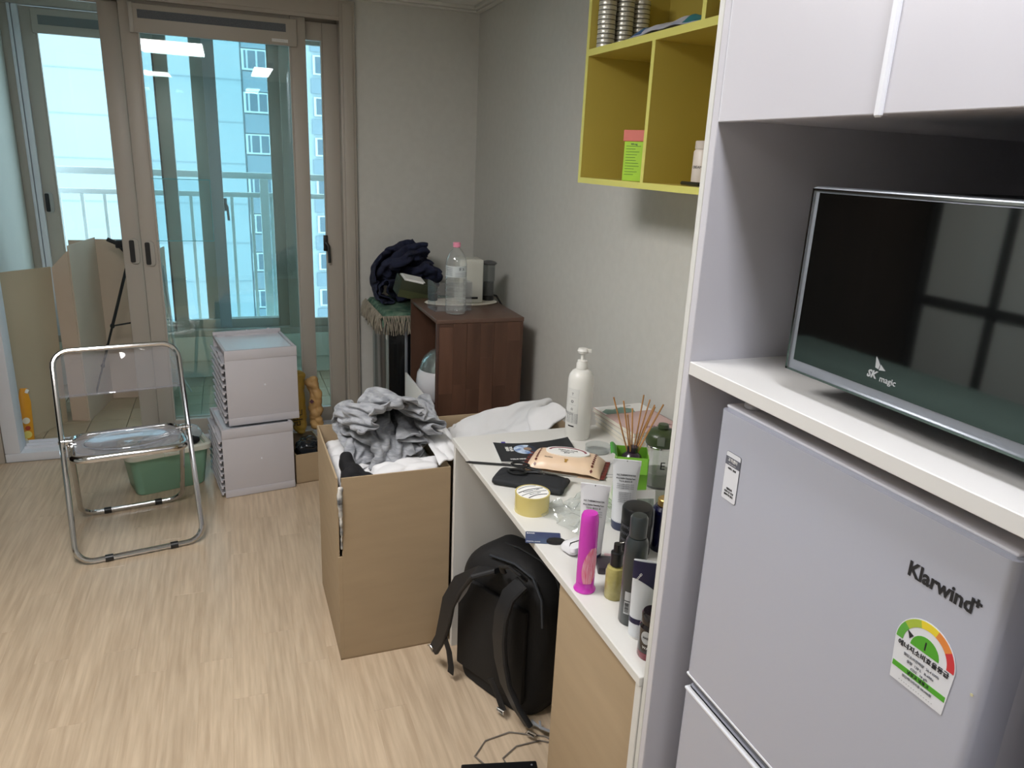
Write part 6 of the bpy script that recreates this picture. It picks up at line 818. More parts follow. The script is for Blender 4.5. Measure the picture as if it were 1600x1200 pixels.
[8,-2,-1,6,-8,3,12,-4,11,4,3,5,8,6,5,13,14,7,15,3,-14,-12,-8,-13,-12,-10,-7,-8,-10,-5,0,-7,3,12,9,3,9,8,0,0,0,5,-8,-9,11,-5,-14,-3,-3,-6,3,-8,7,-1,4,8,-1,-4,-9,1,0,8,7,4,7,8,1,7,13,6,6,6,17,1,13,-10,-9,-13,-6,-15,-11,-9,-5,-4,-7,-3,-5,-7,3,12,9,7,0,9,-10,5,4,7,-4,-11,2,-11,-11,-6,8,-6,-5,0,11,0,11,-2,-4,-8,-11,6,-1,12,5,7,-2,10,10,3,12,10,9,-2,10,11,1,-11,-16,-5,-12,-9,-7,-6,-7,0,-10,3,-9,-9,7,7,5,10,-8,9,-9,6,5,-5,4,-11,-7,-11,-1,-3,11,-6,-3,1,10,3,-14,1,0,-4,-12,4,8,10,0,6,12,4,10,9,10,14,-9,3,10,9,-16,-9,-11,-4,-10,-12,2,0,-13,4,-13,1,-14,0,10,14,-3,6,-6,6,-9,-1,12,-8,0,-11,-11,-3,9,-6,9,-9,0,-1,-1,-9,-11,4,-7,-2,3,11,-3,4,12,6,8,11,9,12,3,10,-5,-1,11,-11,-13,-9,-5,-3,-12,-11,6,3,-15,3,-15,-1,-7,14,9,8,-9,9,-8,5,-11,0,9,-11,-2,-7,-11,5,8,-7,1,9,-8,10,-9,-13,-11,1,-3,1,14,8,-4,13,10,2,9,11,5,16,6,2,-10,-5,1,-12,-13,-5,-3,-3,-13,-10,10,1,-1,-14,-1,-12,8,13,0,11,-12,10,-3,-9,8,-13,7,-10,-8,2,-7,10,-5,6,0,5,12,-12,-11,-12,-9,-1,1,13,-2,15,5,14,0,10,6,13,-5,7,11,-1,-13,1,-13,-4,-13,4,-6,-6,-14,-8,8,2,-6,-15,6,-2,11,12,-10,11,-13,-2,7,-5,9,-14,3,-10,-8,1,11,-2,-6,14,-5,5,-6,-13,-9,-11,0,-9,4,11,8,16,3,13,1,11,-1,-3,2,9,9,-3,-12,-10,0,-11,-3,0,-7,-7,-16,-5,6,-7,-7,3,13,12,-5,9,-12,8,-7,-5,6,-4,4,-13,5,-10,-6,9,-3,7,-2,8,10,-9,-11,-9,-9,-11,4,-5,14,6,10,13,0,11,4,-9,-2,2,4,9,2,2,-11,-9,-1,-10,-6,-2,-6,-7,-14,-2,-6,12,5,-2,13,6,-4,7,-5,1,-3,-2,1,-8,-5,0,-9,-2,4,6,6,2,-2,10,-8,-12,-8,-10,-8,-6,-2,10,12,11,3,14,-2,-1,6,0,-1,-8,3,1,4,1,-14,0,-3,-9,-9,-4,-9,-1,-10,1,-5,2,16,7,-3,15,5,-4,-10,7,-2,0,-8,-6,4,-8,-2,4,4,4,2,1,6,-10,-9,-5,-11,-7,-2,-1,2,11,12,7,11,0,1,-5,9,-1,-8,-2,5,0,4,-10,-7,3,-10,-7,-8,-6,-9,0,-8,5,-7,5,14,7,-6,13,-3,6,-8,7,-7,1,-9,-9,10,-4,3,3,4,3,0,7,-5,-10,-10,-8,-5,-9,-2,10,12,8,10,4,6,-3,-3,4,-2,3,-1,-2,1,2,-2,-8,-6,-9,-3,-10,-3,-9,-1,-7,5,-4,-2,6,12,-6,9,9,-4,4,-6,5,-8,-3,-12,3,7,3,1,5,5,0,-4,-5,-5,-4,-4,-8,-5,-3,5,14,13,0,11,-2,3,-1,-1,4,-1,3,-2,0,3,-2,-7,-6,-9,-4,-10,-4,-9,-7,2,-1,-2,4,5,7,1,2,3,4,-4,3,-7,1,-7,-7,0,6,3,5,1,6,4,13,-5,-5,-4,-5,-6,-5,-8,3,9,17,9,7,0,1,-10,6,1,2,4,-1,1,-1,0,-9,-1,-10,-9,-11,-10,-4,0,-4,7,-6,0,6,8,4,-4,9,0,-1,-3,0,-4,-1,-7,-6,9,3,2,6,1,7,12,-6,-3,-5,-4,-6,-6,-5,0,3,4,13,13,8,-10,-1,1,5,2,3,3,-2,5,-3,-9,-10,-4,-13,-10,-5,-4,-1,-2,0,2,-6,6,7,6,-4,0,12,-2,0,-7,3,-7,-11,-3,9,5,6,2,2,3,13,-5,-4,-4,-6,-5,-5,-5,0,1,4,0,7,15,-3,3,0,1,5,2,-7,4,9,0,-8,-9,-9,-13,-6,-5,-3,-4,-1,-1,4,-7,5,8,-5,9,-3,2,10,-12,2,-7,0,-15,0,9,6,7,3,3,3,13,-6,-4,-5,-5,-4,-5,-5,0,-1,7,-1,1,5,12,-1,3,-1,5,1,-11,5,9,-3,-4,-5,-12,-10,-4,-3,-7,-3,-3,1,2,-3,4,7,-8,-2,13,2,-1,-4,-16,-5,10,-14,-2,9,4,10,-2,4,6,12,-6,-4,-5,-4,-5,-4,-7,-2,3,1,4,2,4,0,9,5,-6,8,0,-11,1,7,1,-1,-9,-11,-5,-3,-4,-6,-6,-2,1,1,0,3,0,-1,-4,-4,12,-13,2,-10,7,-10,-6,1,8,7,0,5,0,5,11,-10,3,-6,-5,-4,-4,-6,-4,0,5,-3,7,5,-1,0,9,4,-1,-11,1,3,6,2,-5,-7,-7,-4,-4,-7,-2,-7,-3,0,2,1,-3,6,-3,0,-4,-8,5,-12,-4,12,-6,-7,3,-5,1,5,9,2,3,10,-7,-8,1,-10,2,-1,-8,-1,-1,-3,2,8,-1,6,-2,2,8,-11,-5,6,5,0,4,0,-4,-8,-8,-2,-5,-3,-5,-6,0,-4,-2,10,-5,5,-4,-8,1,-11,5,-10,12,-6,-1,-8,5,-6,4,9,-3,9,8,-3,-9,-8,-3,4,0,-6,-5,-10,8,2,-2,9,2,1,2,-2,2,-10,4,5,5,-1,1,-2,-9,-5,-11,6,-5,-3,-7,-7,2,-3,1,6,-10,0,-1,-10,4,-10,3,10,-2,-3,-7,-2,2,-2,8,2,-2,12,-11,-2,-8,-6,7,-1,-8,-9,0,-6,7,6,0,8,6,-5,1,0,-9,-8,9,8,8,-4,-3,-8,-6,-10,-10,7,5,-9,-6,0,-2,1,4,-10,-11,-2,-3,9,-11,3,7,-6,5,-4,-6,6,-4,7,-5,-10,9,-8,-10,-1,-7,5,3,-12,-5,-9,0,6,3,7,-1,10,0,-4,1,-8,-10,-3,12,7,1,-11,-4,-10,-8,0,9,5,-5,-15,10,-3,-1,-2,-9,-6,-5,2,-7,1,5,8,-6,0,2,-7,5,-1,2,-2,-7,10,-15,-1,-10,5,-2,4,-10,-5,-9,0,-2,9,1,8,-3,9,0,-10,3,-11,-11,1,10,-5,4,-13,-7,-2,7,6,5,-6,-14,-1,12,0,-6,-6,-10,2,-5,-3,-2,1,3,8,-5,-4,1,3,3,-1,-12,-4,-4,0,-11,0,-5,8,3,-13,-11,2,-9,7,-2,10,0,4,7,-11,5,-10,3,-11,-8,-2,13,-14,-6,7,-7,9,5,2,-2,-14,-11,14,-7,-2,-10,6,2,-1,-8,-2,6,-3,3,6,-6,0,1,4,-7,-10,-10,13,-6,-8,-8,2,4,5,-11,-11,-9,8,-9,10,1,10,5,-2,-12,-1,5,-12,3,-11,0,-8,7,-2,-12,12,-6,12,-2,-3,-8,-15,7,-12,2,-11,-3,13,7,-8,7,2,-4,11,-3,-3,5,-7,-10,-3,-9,-7,8,-11,-1,-5,-9,12,1,-15,-3,-11,7,-9,9,8,-3,13,-2,-13,-9,12,-8,-8,1,-11,7,-13,-3,9,-11,15,-3,-11,4,1,-13,-4,-12,-6,5,-9,2,4,15,-6,11,-2,8,9,-6,-4,-3,-7,-10,-9,-7,0,-4,-12,-7,8,-6,9,-12,-13,4,-6,6,-4,13,1,11,1,-12,-12,12,-6,-8,2,-9,-9,3,-10,-6,8,-7,11,-15,-2,9,-12,-11,-3,-13,-1,7,-7,13,-2,15,-1,9,9,5,-3,-13,-3,-7,-5,-4,-10,-2,5,-15,-10,-3,15,-12,1,-13,-9,10,-7,11,0,14,8,2,-11,-12,12,-4,-7,-9,1,-9,-8,7,-4,-13,2,-5,-12,-2,13,0,-14,-14,-2,-13,0,7,4,12,2,11,10,5,4,-6,-5,-12,-9,-8,-2,-2,11,-13,-2,-13,-4,14,0,-12,-9,-15,2,11,-3,13,9,14,2,-12,-12,7,0,-12,-1,-8,-7,-2,-10,11,-8,-19,3,-14,-5,9,3,-9,-9,-13,3,-1,-9,13,7,12,1,10,11,-8,-4,-4,-2,-14,-10,-8,3,-1,-1,-12,-11,-7,16,2,-13,-10,-10,2,-3,8,10,13,12,7,-13,-12,-2,3,-10,-3,-6,-3,-10,-9,4,-11,-3,-13,0,-14,2,6,-7,-10,-4,-12,3,11,-6,12,11,11,0,11,1,-12,-10,0,-6,-13,-12,-2,10,-13,-3,-10,-11,5,11,-16,-2,-13,-8,13,-1,11,10,12,9,-9,-9,-12,4,-8,-3,-7,-4,-4,-13,-6,5,-15,-3,-14,6,5,-12,-9,-7,-12,3,-6,14,-8,9,11,11,10,0,3,-10,-11,-7,2,-12,-5,-11,0,-2,-10,-10,-7,-5,11,-12,-9,-1,-15,5,16,5,10,9,12,-8,-11,-4,-7,-3,-4,-7,-5,-6,-4,-7,-9,-3,-10,-16,-3,14,-3,-13,-12,-9,-10,5,12,-4,13,0,12,9,-7,7,-2,-12,-8,-10,7,-14,-2,8,-11,-12,3,-8,-14,10,-12,-11,2,-12,12,2,10,10,9,12,-1,-13,-10,0,-6,-10,1,-11,0,-9,-9,0,-11,-7,-15,-5,12,0,-14,-8,-13,-15,8,10,-1,11,-1,3,10,-6,12,-8,-3,-9,-11,5,-5,-10,3,-11,-14,-10,-5,8,-3,-12,-8,-12,8,-4,14,4,11,12,10,3,-12,-11,1,-13,-1,-12,1,-12,-1,-13,4,-13,-6,-9,-13,12,-9,-2,-12,-12,-15,-2,8,6,11,10,-8,5,-4,11,4,-11,-9,-3,-11,6,-7,-7,1,-13,-10,-11,-7,7,-6,-12,-12,-2,7,12,13,5,11,13,1,-10,-2,-13,-1,-13,0,-12,0,-13,2,-12,1,-14,-6,-10,10,0,-15,-9,-14,-14,-12,9,10,7,12,6,-13,-4,9,9,-4,-11,-11,0,-8,1,11,-12,-9,-3,-10,-15,-7,2,-10,-2,-13,9,12,12,13,5,7,6,-1,-12,-3,-12,-4,-12,1,-11,1,-11,-2,-11,0,-9,-11,-4,11,-12,-13,-14,-13,-14,-1,12,10,8,7,1,-13,-1,8,6,-11,-7,-8,0,-3]])
cloth_shirt = (46, 26, (0.2734, 2.0669, 0.5549), [
[8,-6,9,-5,-3,6,8,-6,-3,-4,-2,3,1,2,-3,1,2,12,7,-1,-8,3,7,1,4,-3,3,11,-3,9,-3,-1,-2,-1,-3,-4,8,3,3,4,2,8,4,8,11,9,11,-7,8,1,-8,-2,8,5,8,-7,-1,-1,2,2,-8,-4,-2,0,10,9,7,2,-3,5,10,2,-5,-4,3,5,8,7,-2,-1,-1,-2,-4,-6,7,8,5,-5,3,11,10,6,12,1,5,8,-10,-2,6,-4,6,9,-2,1,1,3,0,-3,-7,-9,-1,9,6,8,10,4,5,-5,8,2,-3,0,3,8,4,2,2,-7,-5,1,-6,7,8,6,-1,-4,5,12,12,4,11,0,7,-1,-4,-2,-1,5,7,9,-6,6,2,-6,-3,-1,-9,-6,6,7,10,7,3,9,-2,4,9,-2,3,1,6,3,0,1,1,-7,-6,-2,7,4,4,9,-1,-3,5,14,11,6,2,1,10,0,-2,-4,3,3,6,2,5,-4,2,-3,-7,-2,-9,4,9,1,4,10,6,9,6,4,3,3,0,6,1,2,1,-4,-1,-7,-6,7,-2,9,1,9,3,-5,11,11,9,1,9,7,-4,-5,9,4,-6,5,6,2,4,-7,-6,1,-5,-7,4,9,3,-3,6,11,7,10,7,7,4,1,0,4,2,-2,-1,-8,-8,-4,6,-2,9,7,-4,8,-5,13,5,12,4,10,8,-1,-6,-1,10,2,0,2,7,-3,2,-7,-9,-4,-1,5,10,3,-5,6,10,8,11,9,7,6,3,-2,3,3,-2,-3,-7,-7,-8,0,1,8,8,6,-6,-1,7,9,12,5,5,13,4,-6,-8,5,3,7,3,-2,5,-8,-1,-8,2,-2,4,11,5,-7,4,11,9,7,11,7,10,3,-1,5,0,-2,-10,-6,-7,-1,-7,4,7,7,10,-2,-4,8,9,3,11,-4,12,8,-4,-6,-3,6,6,5,3,-10,5,-8,-2,0,0,4,10,8,-4,1,8,12,2,11,10,2,11,5,3,-3,-3,-10,-3,-8,-7,-2,3,6,8,12,-8,7,0,12,5,10,-6,3,13,-2,-4,1,1,9,4,-2,-7,6,-2,-4,-1,-3,3,8,11,1,-6,5,11,12,5,11,5,2,10,5,-7,-4,-6,-10,3,-5,-6,4,4,6,11,-1,-4,12,5,8,4,4,-6,4,10,0,1,-2,5,8,0,-5,-6,-6,2,-7,10,1,8,1,7,5,0,9,11,9,5,12,0,10,2,-6,-7,-3,-8,-7,-3,5,-5,9,5,3,9,-5,6,10,4,11,-5,5,4,4,4,3,-3,-3,8,8,-5,-7,-7,-9,-1,10,6,5,6,6,-2,9,2,8,8,8,11,6,8,-9,7,-8,-9,-4,-6,-2,-4,5,6,8,5,-5,11,6,6,6,2,6,4,3,6,2,1,-3,-5,9,7,-2,-9,-7,-7,-3,6,8,8,6,7,-1,5,8,7,3,11,7,8,6,-11,9,-8,-8,-1,-6,-6,1,4,4,5,10,-5,4,10,8,5,12,-7,6,10,7,6,0,-6,-6,6,9,-1,-7,-7,-6,-4,5,4,8,8,8,3,-1,6,13,3,9,7,11,0,-10,8,-6,-8,-3,-9,3,-4,1,8,7,10,0,1,6,7,8,9,-8,5,6,11,8,-1,-7,-9,8,10,-8,0,-7,-2,-4,-2,7,9,5,0,10,6,5,0,8,9,10,10,4,-11,6,-5,-9,-2,-10,3,-3,5,4,8,9,5,-2,6,8,4,8,-4,-4,10,9,10,0,-8,-9,5,4,1,-8,5,-2,-4,-4,7,8,8,-3,-2,4,10,8,5,9,7,10,7,-7,6,-10,-8,-6,-6,1,6,3,4,6,8,5,4,-3,9,8,-1,6,-6,9,9,9,3,-11,-8,-3,0,12,-1,-1,-7,5,-2,4,9,6,1,-5,2,0,9,10,4,9,11,7,3,0,-9,-9,-8,-1,1,6,5,2,6,8,8,-1,-7,7,10,-5,11,2,7,10,-1,-2,5,-10,2,-7,3,8,-6,5,2,1,1,9,5,-1,-2,3,-4,1,9,10,8,4,5,7,6,-11,-6,-6,2,4,-3,7,6,5,7,7,3,-9,6,1,-6,11,12,8,8,4,-7,-6,12,-1,-8,-4,10,0,1,6,1,-2,7,6,-2,2,-1,-3,4,-3,12,8,7,10,-4,11,-5,-7,-4,4,5,-9,8,-1,9,7,8,5,-7,-7,2,-4,11,8,11,11,6,-1,-12,4,10,0,-9,3,9,3,-1,-7,9,0,10,2,-1,-1,3,-2,-8,9,11,10,10,4,-7,12,-5,-4,-10,10,2,-9,3,9,8,8,8,0,-10,-7,-5,9,7,11,10,9,2,-12,-2,11,9,1,1,-6,6,-9,7,-2,4,11,8,3,0,-2,-7,-6,9,10,10,11,9,-11,5,4,-12,0,-6,11,4,-7,10,7,8,7,1,-2,-9,-7,7,9,11,9,9,6,-14,7,1,6,8,-8,8,-7,7,-9,1,7,11,9,8,0,-4,-9,-3,8,9,11,7,11,-2,-7,5,-11,-6,3,6,11,-3,5,9,4,7,3,0,-1,-3,8,6,5,9,9,7,-3,-4,5,5,4,5,-7,12,4,-11,-6,6,12,9,10,5,-5,-10,-3,6,9,9,8,10,-11,11,6,-6,-12,1,10,-2,5,4,9,6,0,6,-3,0,-12,7,7,7,9,8,6,-3,2,3,3,5,0,11,-3,11,-2,-13,3,12,9,11,9,-5,-11,0,9,4,10,5,11,-7,-1,12,-7,6,-4,11,-4,7,-7,8,8,4,-3,3,2,-12,8,8,8,8,9,6,-7,8,3,1,6,9,-1,11,-2,6,-11,-1,10,9,11,11,-1,-11,3,9,1,10,9,4,8,-10,1,11,-5,10,-4,9,-3,-9,2,11,9,3,3,-8,2,7,7,7,4,2,8,2,-3,6,6,6,2,10,12,7,-9,-4,-5,10,10,8,8,4,-9,6,10,-3,10,9,11,9,-9,6,-6,9,-4,10,1,-4,-6,-5,9,11,6,-3,5,2,3,4,5,3,1,7,7,-8,6,5,9,10,7,9,13,3,-4,-7,-5,6,6,10,11,-4,7,9,-5,9,9,9,12,4,-7,6,-2,5,-6,7,2,-8,-9,2,12,9,3,2],
[59,-6,0,4,5,1,0,-1,4,-8,-9,-10,-10,-5,-6,-5,-5,-2,0,9,9,5,-6,3,2,10,11,2,-2,-3,-3,-7,-10,-8,0,0,-7,-11,8,-8,7,1,-6,2,3,3,2,-3,1,8,1,6,-2,5,-7,-6,-7,-7,-4,-10,1,-5,-6,-5,-5,1,2,8,10,-3,-3,5,10,10,5,3,-5,-8,-11,-10,-5,-2,-3,-4,-9,4,-7,8,6,-2,-2,7,1,1,9,3,4,6,2,1,-1,0,-7,-8,-7,-9,-5,-5,-2,-1,-5,-4,-5,4,5,-1,0,8,5,8,11,5,5,-7,-10,-10,-10,-1,-2,-3,-3,-10,-9,-2,5,9,6,0,2,5,-4,11,2,0,11,3,1,-2,-8,-4,-3,-10,-7,-4,-4,-4,-2,-2,-10,1,2,6,0,-3,8,6,6,1,11,7,-4,-10,-11,-9,-10,4,1,-4,-9,-8,-2,-2,6,12,5,2,-1,0,11,2,-5,3,7,9,0,-9,-3,-6,-9,-6,-7,-3,-2,-5,0,-9,-4,6,3,2,0,-1,-2,2,9,11,12,-8,-7,-11,-10,0,-3,1,1,-9,-7,-6,1,2,8,10,6,-4,1,12,-5,-1,6,7,-3,0,3,-10,-5,-9,-11,3,-3,-5,-3,-1,-9,-2,1,8,-1,2,0,-2,1,0,11,13,-4,-10,-11,-4,-5,5,0,0,-8,-7,-6,-6,9,6,9,3,0,2,5,3,-4,1,11,-1,-1,-8,-1,-11,-7,-2,-5,-1,0,-3,-2,-11,-2,1,10,0,-2,0,2,-1,-4,6,13,1,-11,-10,-6,-1,2,0,5,-6,-7,-6,-8,1,13,10,3,3,0,12,-5,3,-2,10,5,-4,-8,-5,-7,-6,-4,-3,0,-1,-6,-1,-9,-4,0,11,1,-1,-1,-2,4,-2,-1,8,7,-13,-7,-6,3,1,1,-2,1,-8,-8,-4,-3,10,13,-3,7,-9,6,3,0,-3,1,12,-2,-8,-10,-3,-8,1,-7,4,-3,-5,-3,-8,-3,-3,10,5,-4,-1,3,0,-2,5,0,5,-10,-5,-6,4,-3,3,2,-2,-7,-8,-6,-4,9,6,9,-8,0,6,7,-1,-1,2,8,-11,-8,-1,-11,3,1,-8,-6,-5,-3,6,-8,-2,-3,5,10,0,-4,-3,7,-4,2,8,-7,-7,-1,-4,-3,5,-5,-3,8,-10,-7,-2,-7,7,11,-4,3,-7,11,-3,10,-1,-5,2,-10,0,-9,-3,-11,3,8,-6,-5,-2,-3,-1,-6,1,5,-3,10,0,-3,1,1,-3,9,-6,-9,-6,6,-6,5,1,-3,-5,-1,-8,-8,7,-1,13,-4,-9,6,7,3,-9,7,2,-10,-10,2,-4,-7,-7,-1,2,3,5,-6,0,-8,-1,-8,-2,12,-1,7,6,-4,-2,-2,2,-7,-3,-8,4,2,6,0,-3,-2,-4,-7,-7,0,10,-2,3,-9,-3,14,-9,-7,-3,2,-6,-6,0,3,-7,-5,-3,4,4,2,-3,-8,2,-6,-6,-6,11,8,-7,9,6,-7,4,-8,-9,4,-7,5,0,6,0,1,-9,-8,1,-5,-3,11,-1,-4,-4,-8,0,0,-8,-3,-7,-9,-3,8,6,-7,-5,-5,-1,8,1,-1,-9,-9,7,-4,-8,6,11,1,-5,7,2,-7,-4,-6,8,-7,0,4,6,3,-8,-4,-6,-2,-4,-6,2,8,-2,-4,-7,1,6,-7,-7,-6,-7,-2,9,7,-7,-6,-2,-4,4,-7,2,-9,-8,3,-8,11,-2,4,5,8,4,-5,-1,-5,-5,6,-7,0,5,6,1,-7,-5,-7,3,-6,-3,-5,10,1,-7,-5,8,0,0,-7,-6,-7,-3,9,7,-6,-7,-9,6,-10,-4,-3,0,-10,-3,-1,11,7,2,3,2,8,-3,-8,4,-4,2,-6,3,4,7,-3,-7,-6,-7,-8,7,0,-11,3,10,-3,-6,10,-4,2,-6,-5,-7,-5,3,10,-4,-9,-3,-9,0,-2,-7,-1,-10,-4,2,9,8,6,6,1,3,-9,3,-1,4,-9,0,3,6,6,-8,-7,-3,-7,-8,-7,2,0,5,7,3,-4,2,5,-1,-6,-4,-6,-6,0,5,-10,7,-9,-6,2,-9,-4,-6,-9,-4,4,9,9,5,9,4,-2,-2,0,-2,0,-4,2,0,8,2,-8,-9,-9,-4,-1,-5,-5,2,4,4,5,4,8,4,3,-7,-6,-8,0,-3,-3,-4,4,-5,-4,-9,-3,-10,-5,-1,-8,4,10,7,8,8,1,6,-1,0,-4,-2,1,-4,0,7,-7,-11,-3,0,-5,-8,6,-3,-6,1,8,7,5,1,1,8,-4,-3,-7,-6,2,-3,-2,-6,2,-8,-7,-5,-7,-5,2,-8,-1,8,8,8,4,8,4,3,2,-4,-1,-5,-2,0,-8,-4,-1,-1,-8,-6,-9,3,5,3,-5,7,5,5,8,2,-7,-1,4,-4,-7,2,-9,4,1,-9,-6,-8,-2,-9,1,-4,-3,-2,4,6,8,7,5,7,4,-6,-1,5,-6,2,-7,-8,2,-5,-10,2,-8,-5,-3,5,-1,3,7,7,5,-7,6,4,1,-1,-3,-3,-2,-8,-8,8,-3,-10,-1,-9,-4,-2,-3,-2,-1,3,3,7,8,2,8,6,-6,-2,6,0,-8,-4,-7,5,-8,-9,-8,4,-7,-8,2,7,4,6,6,6,-11,5,6,11,-4,4,-1,-8,-13,5,-8,8,-6,-11,3,-4,0,-5,-3,-1,4,-1,7,6,2,8,7,1,-7,4,-2,-8,0,-5,-8,2,-8,-2,-5,-5,-8,1,5,7,6,5,7,1,4,8,7,3,-6,0,-10,0,-11,7,-8,0,2,-6,7,-4,1,-5,-1,-3,0,5,7,1,9,2,9,-2,-6,4,-8,-8,2,-7,-7,-2,-5,-2,-6,0,-4,1,6,8,7,6,-2,4,5,5,6,1,-7,-7,-8,7,-11,6,7,-7,4,-1,2,3,-6,-4,-4,2,-3,9,1,8,-2,10,2,1,-8,-6,2,-6,-6,-4,-5,-2,-5,0,3,-6,-3,3,6,6,4,-13,5,4,5,6,9,2,-11,-12,3,5,11,-7,8,2,-6,4,5,-4,-4,-4,-4,-9,10,4,6,-5,10,0,4,1,-8,-1,-9,-1,-6,-4,-5,2,0,6,-6,-6,-1,5,6,4,-13,5,6,6,8,8,4,-2,-11,2,11,4,5,-5,9,0,-9,8,0,-4,-7,-9,-3,6,8,4,-6,9,3,-4,5,0,-11,-1,-9,4,-10,3,5,-2,6,-4,-8,-3,2,6,6],
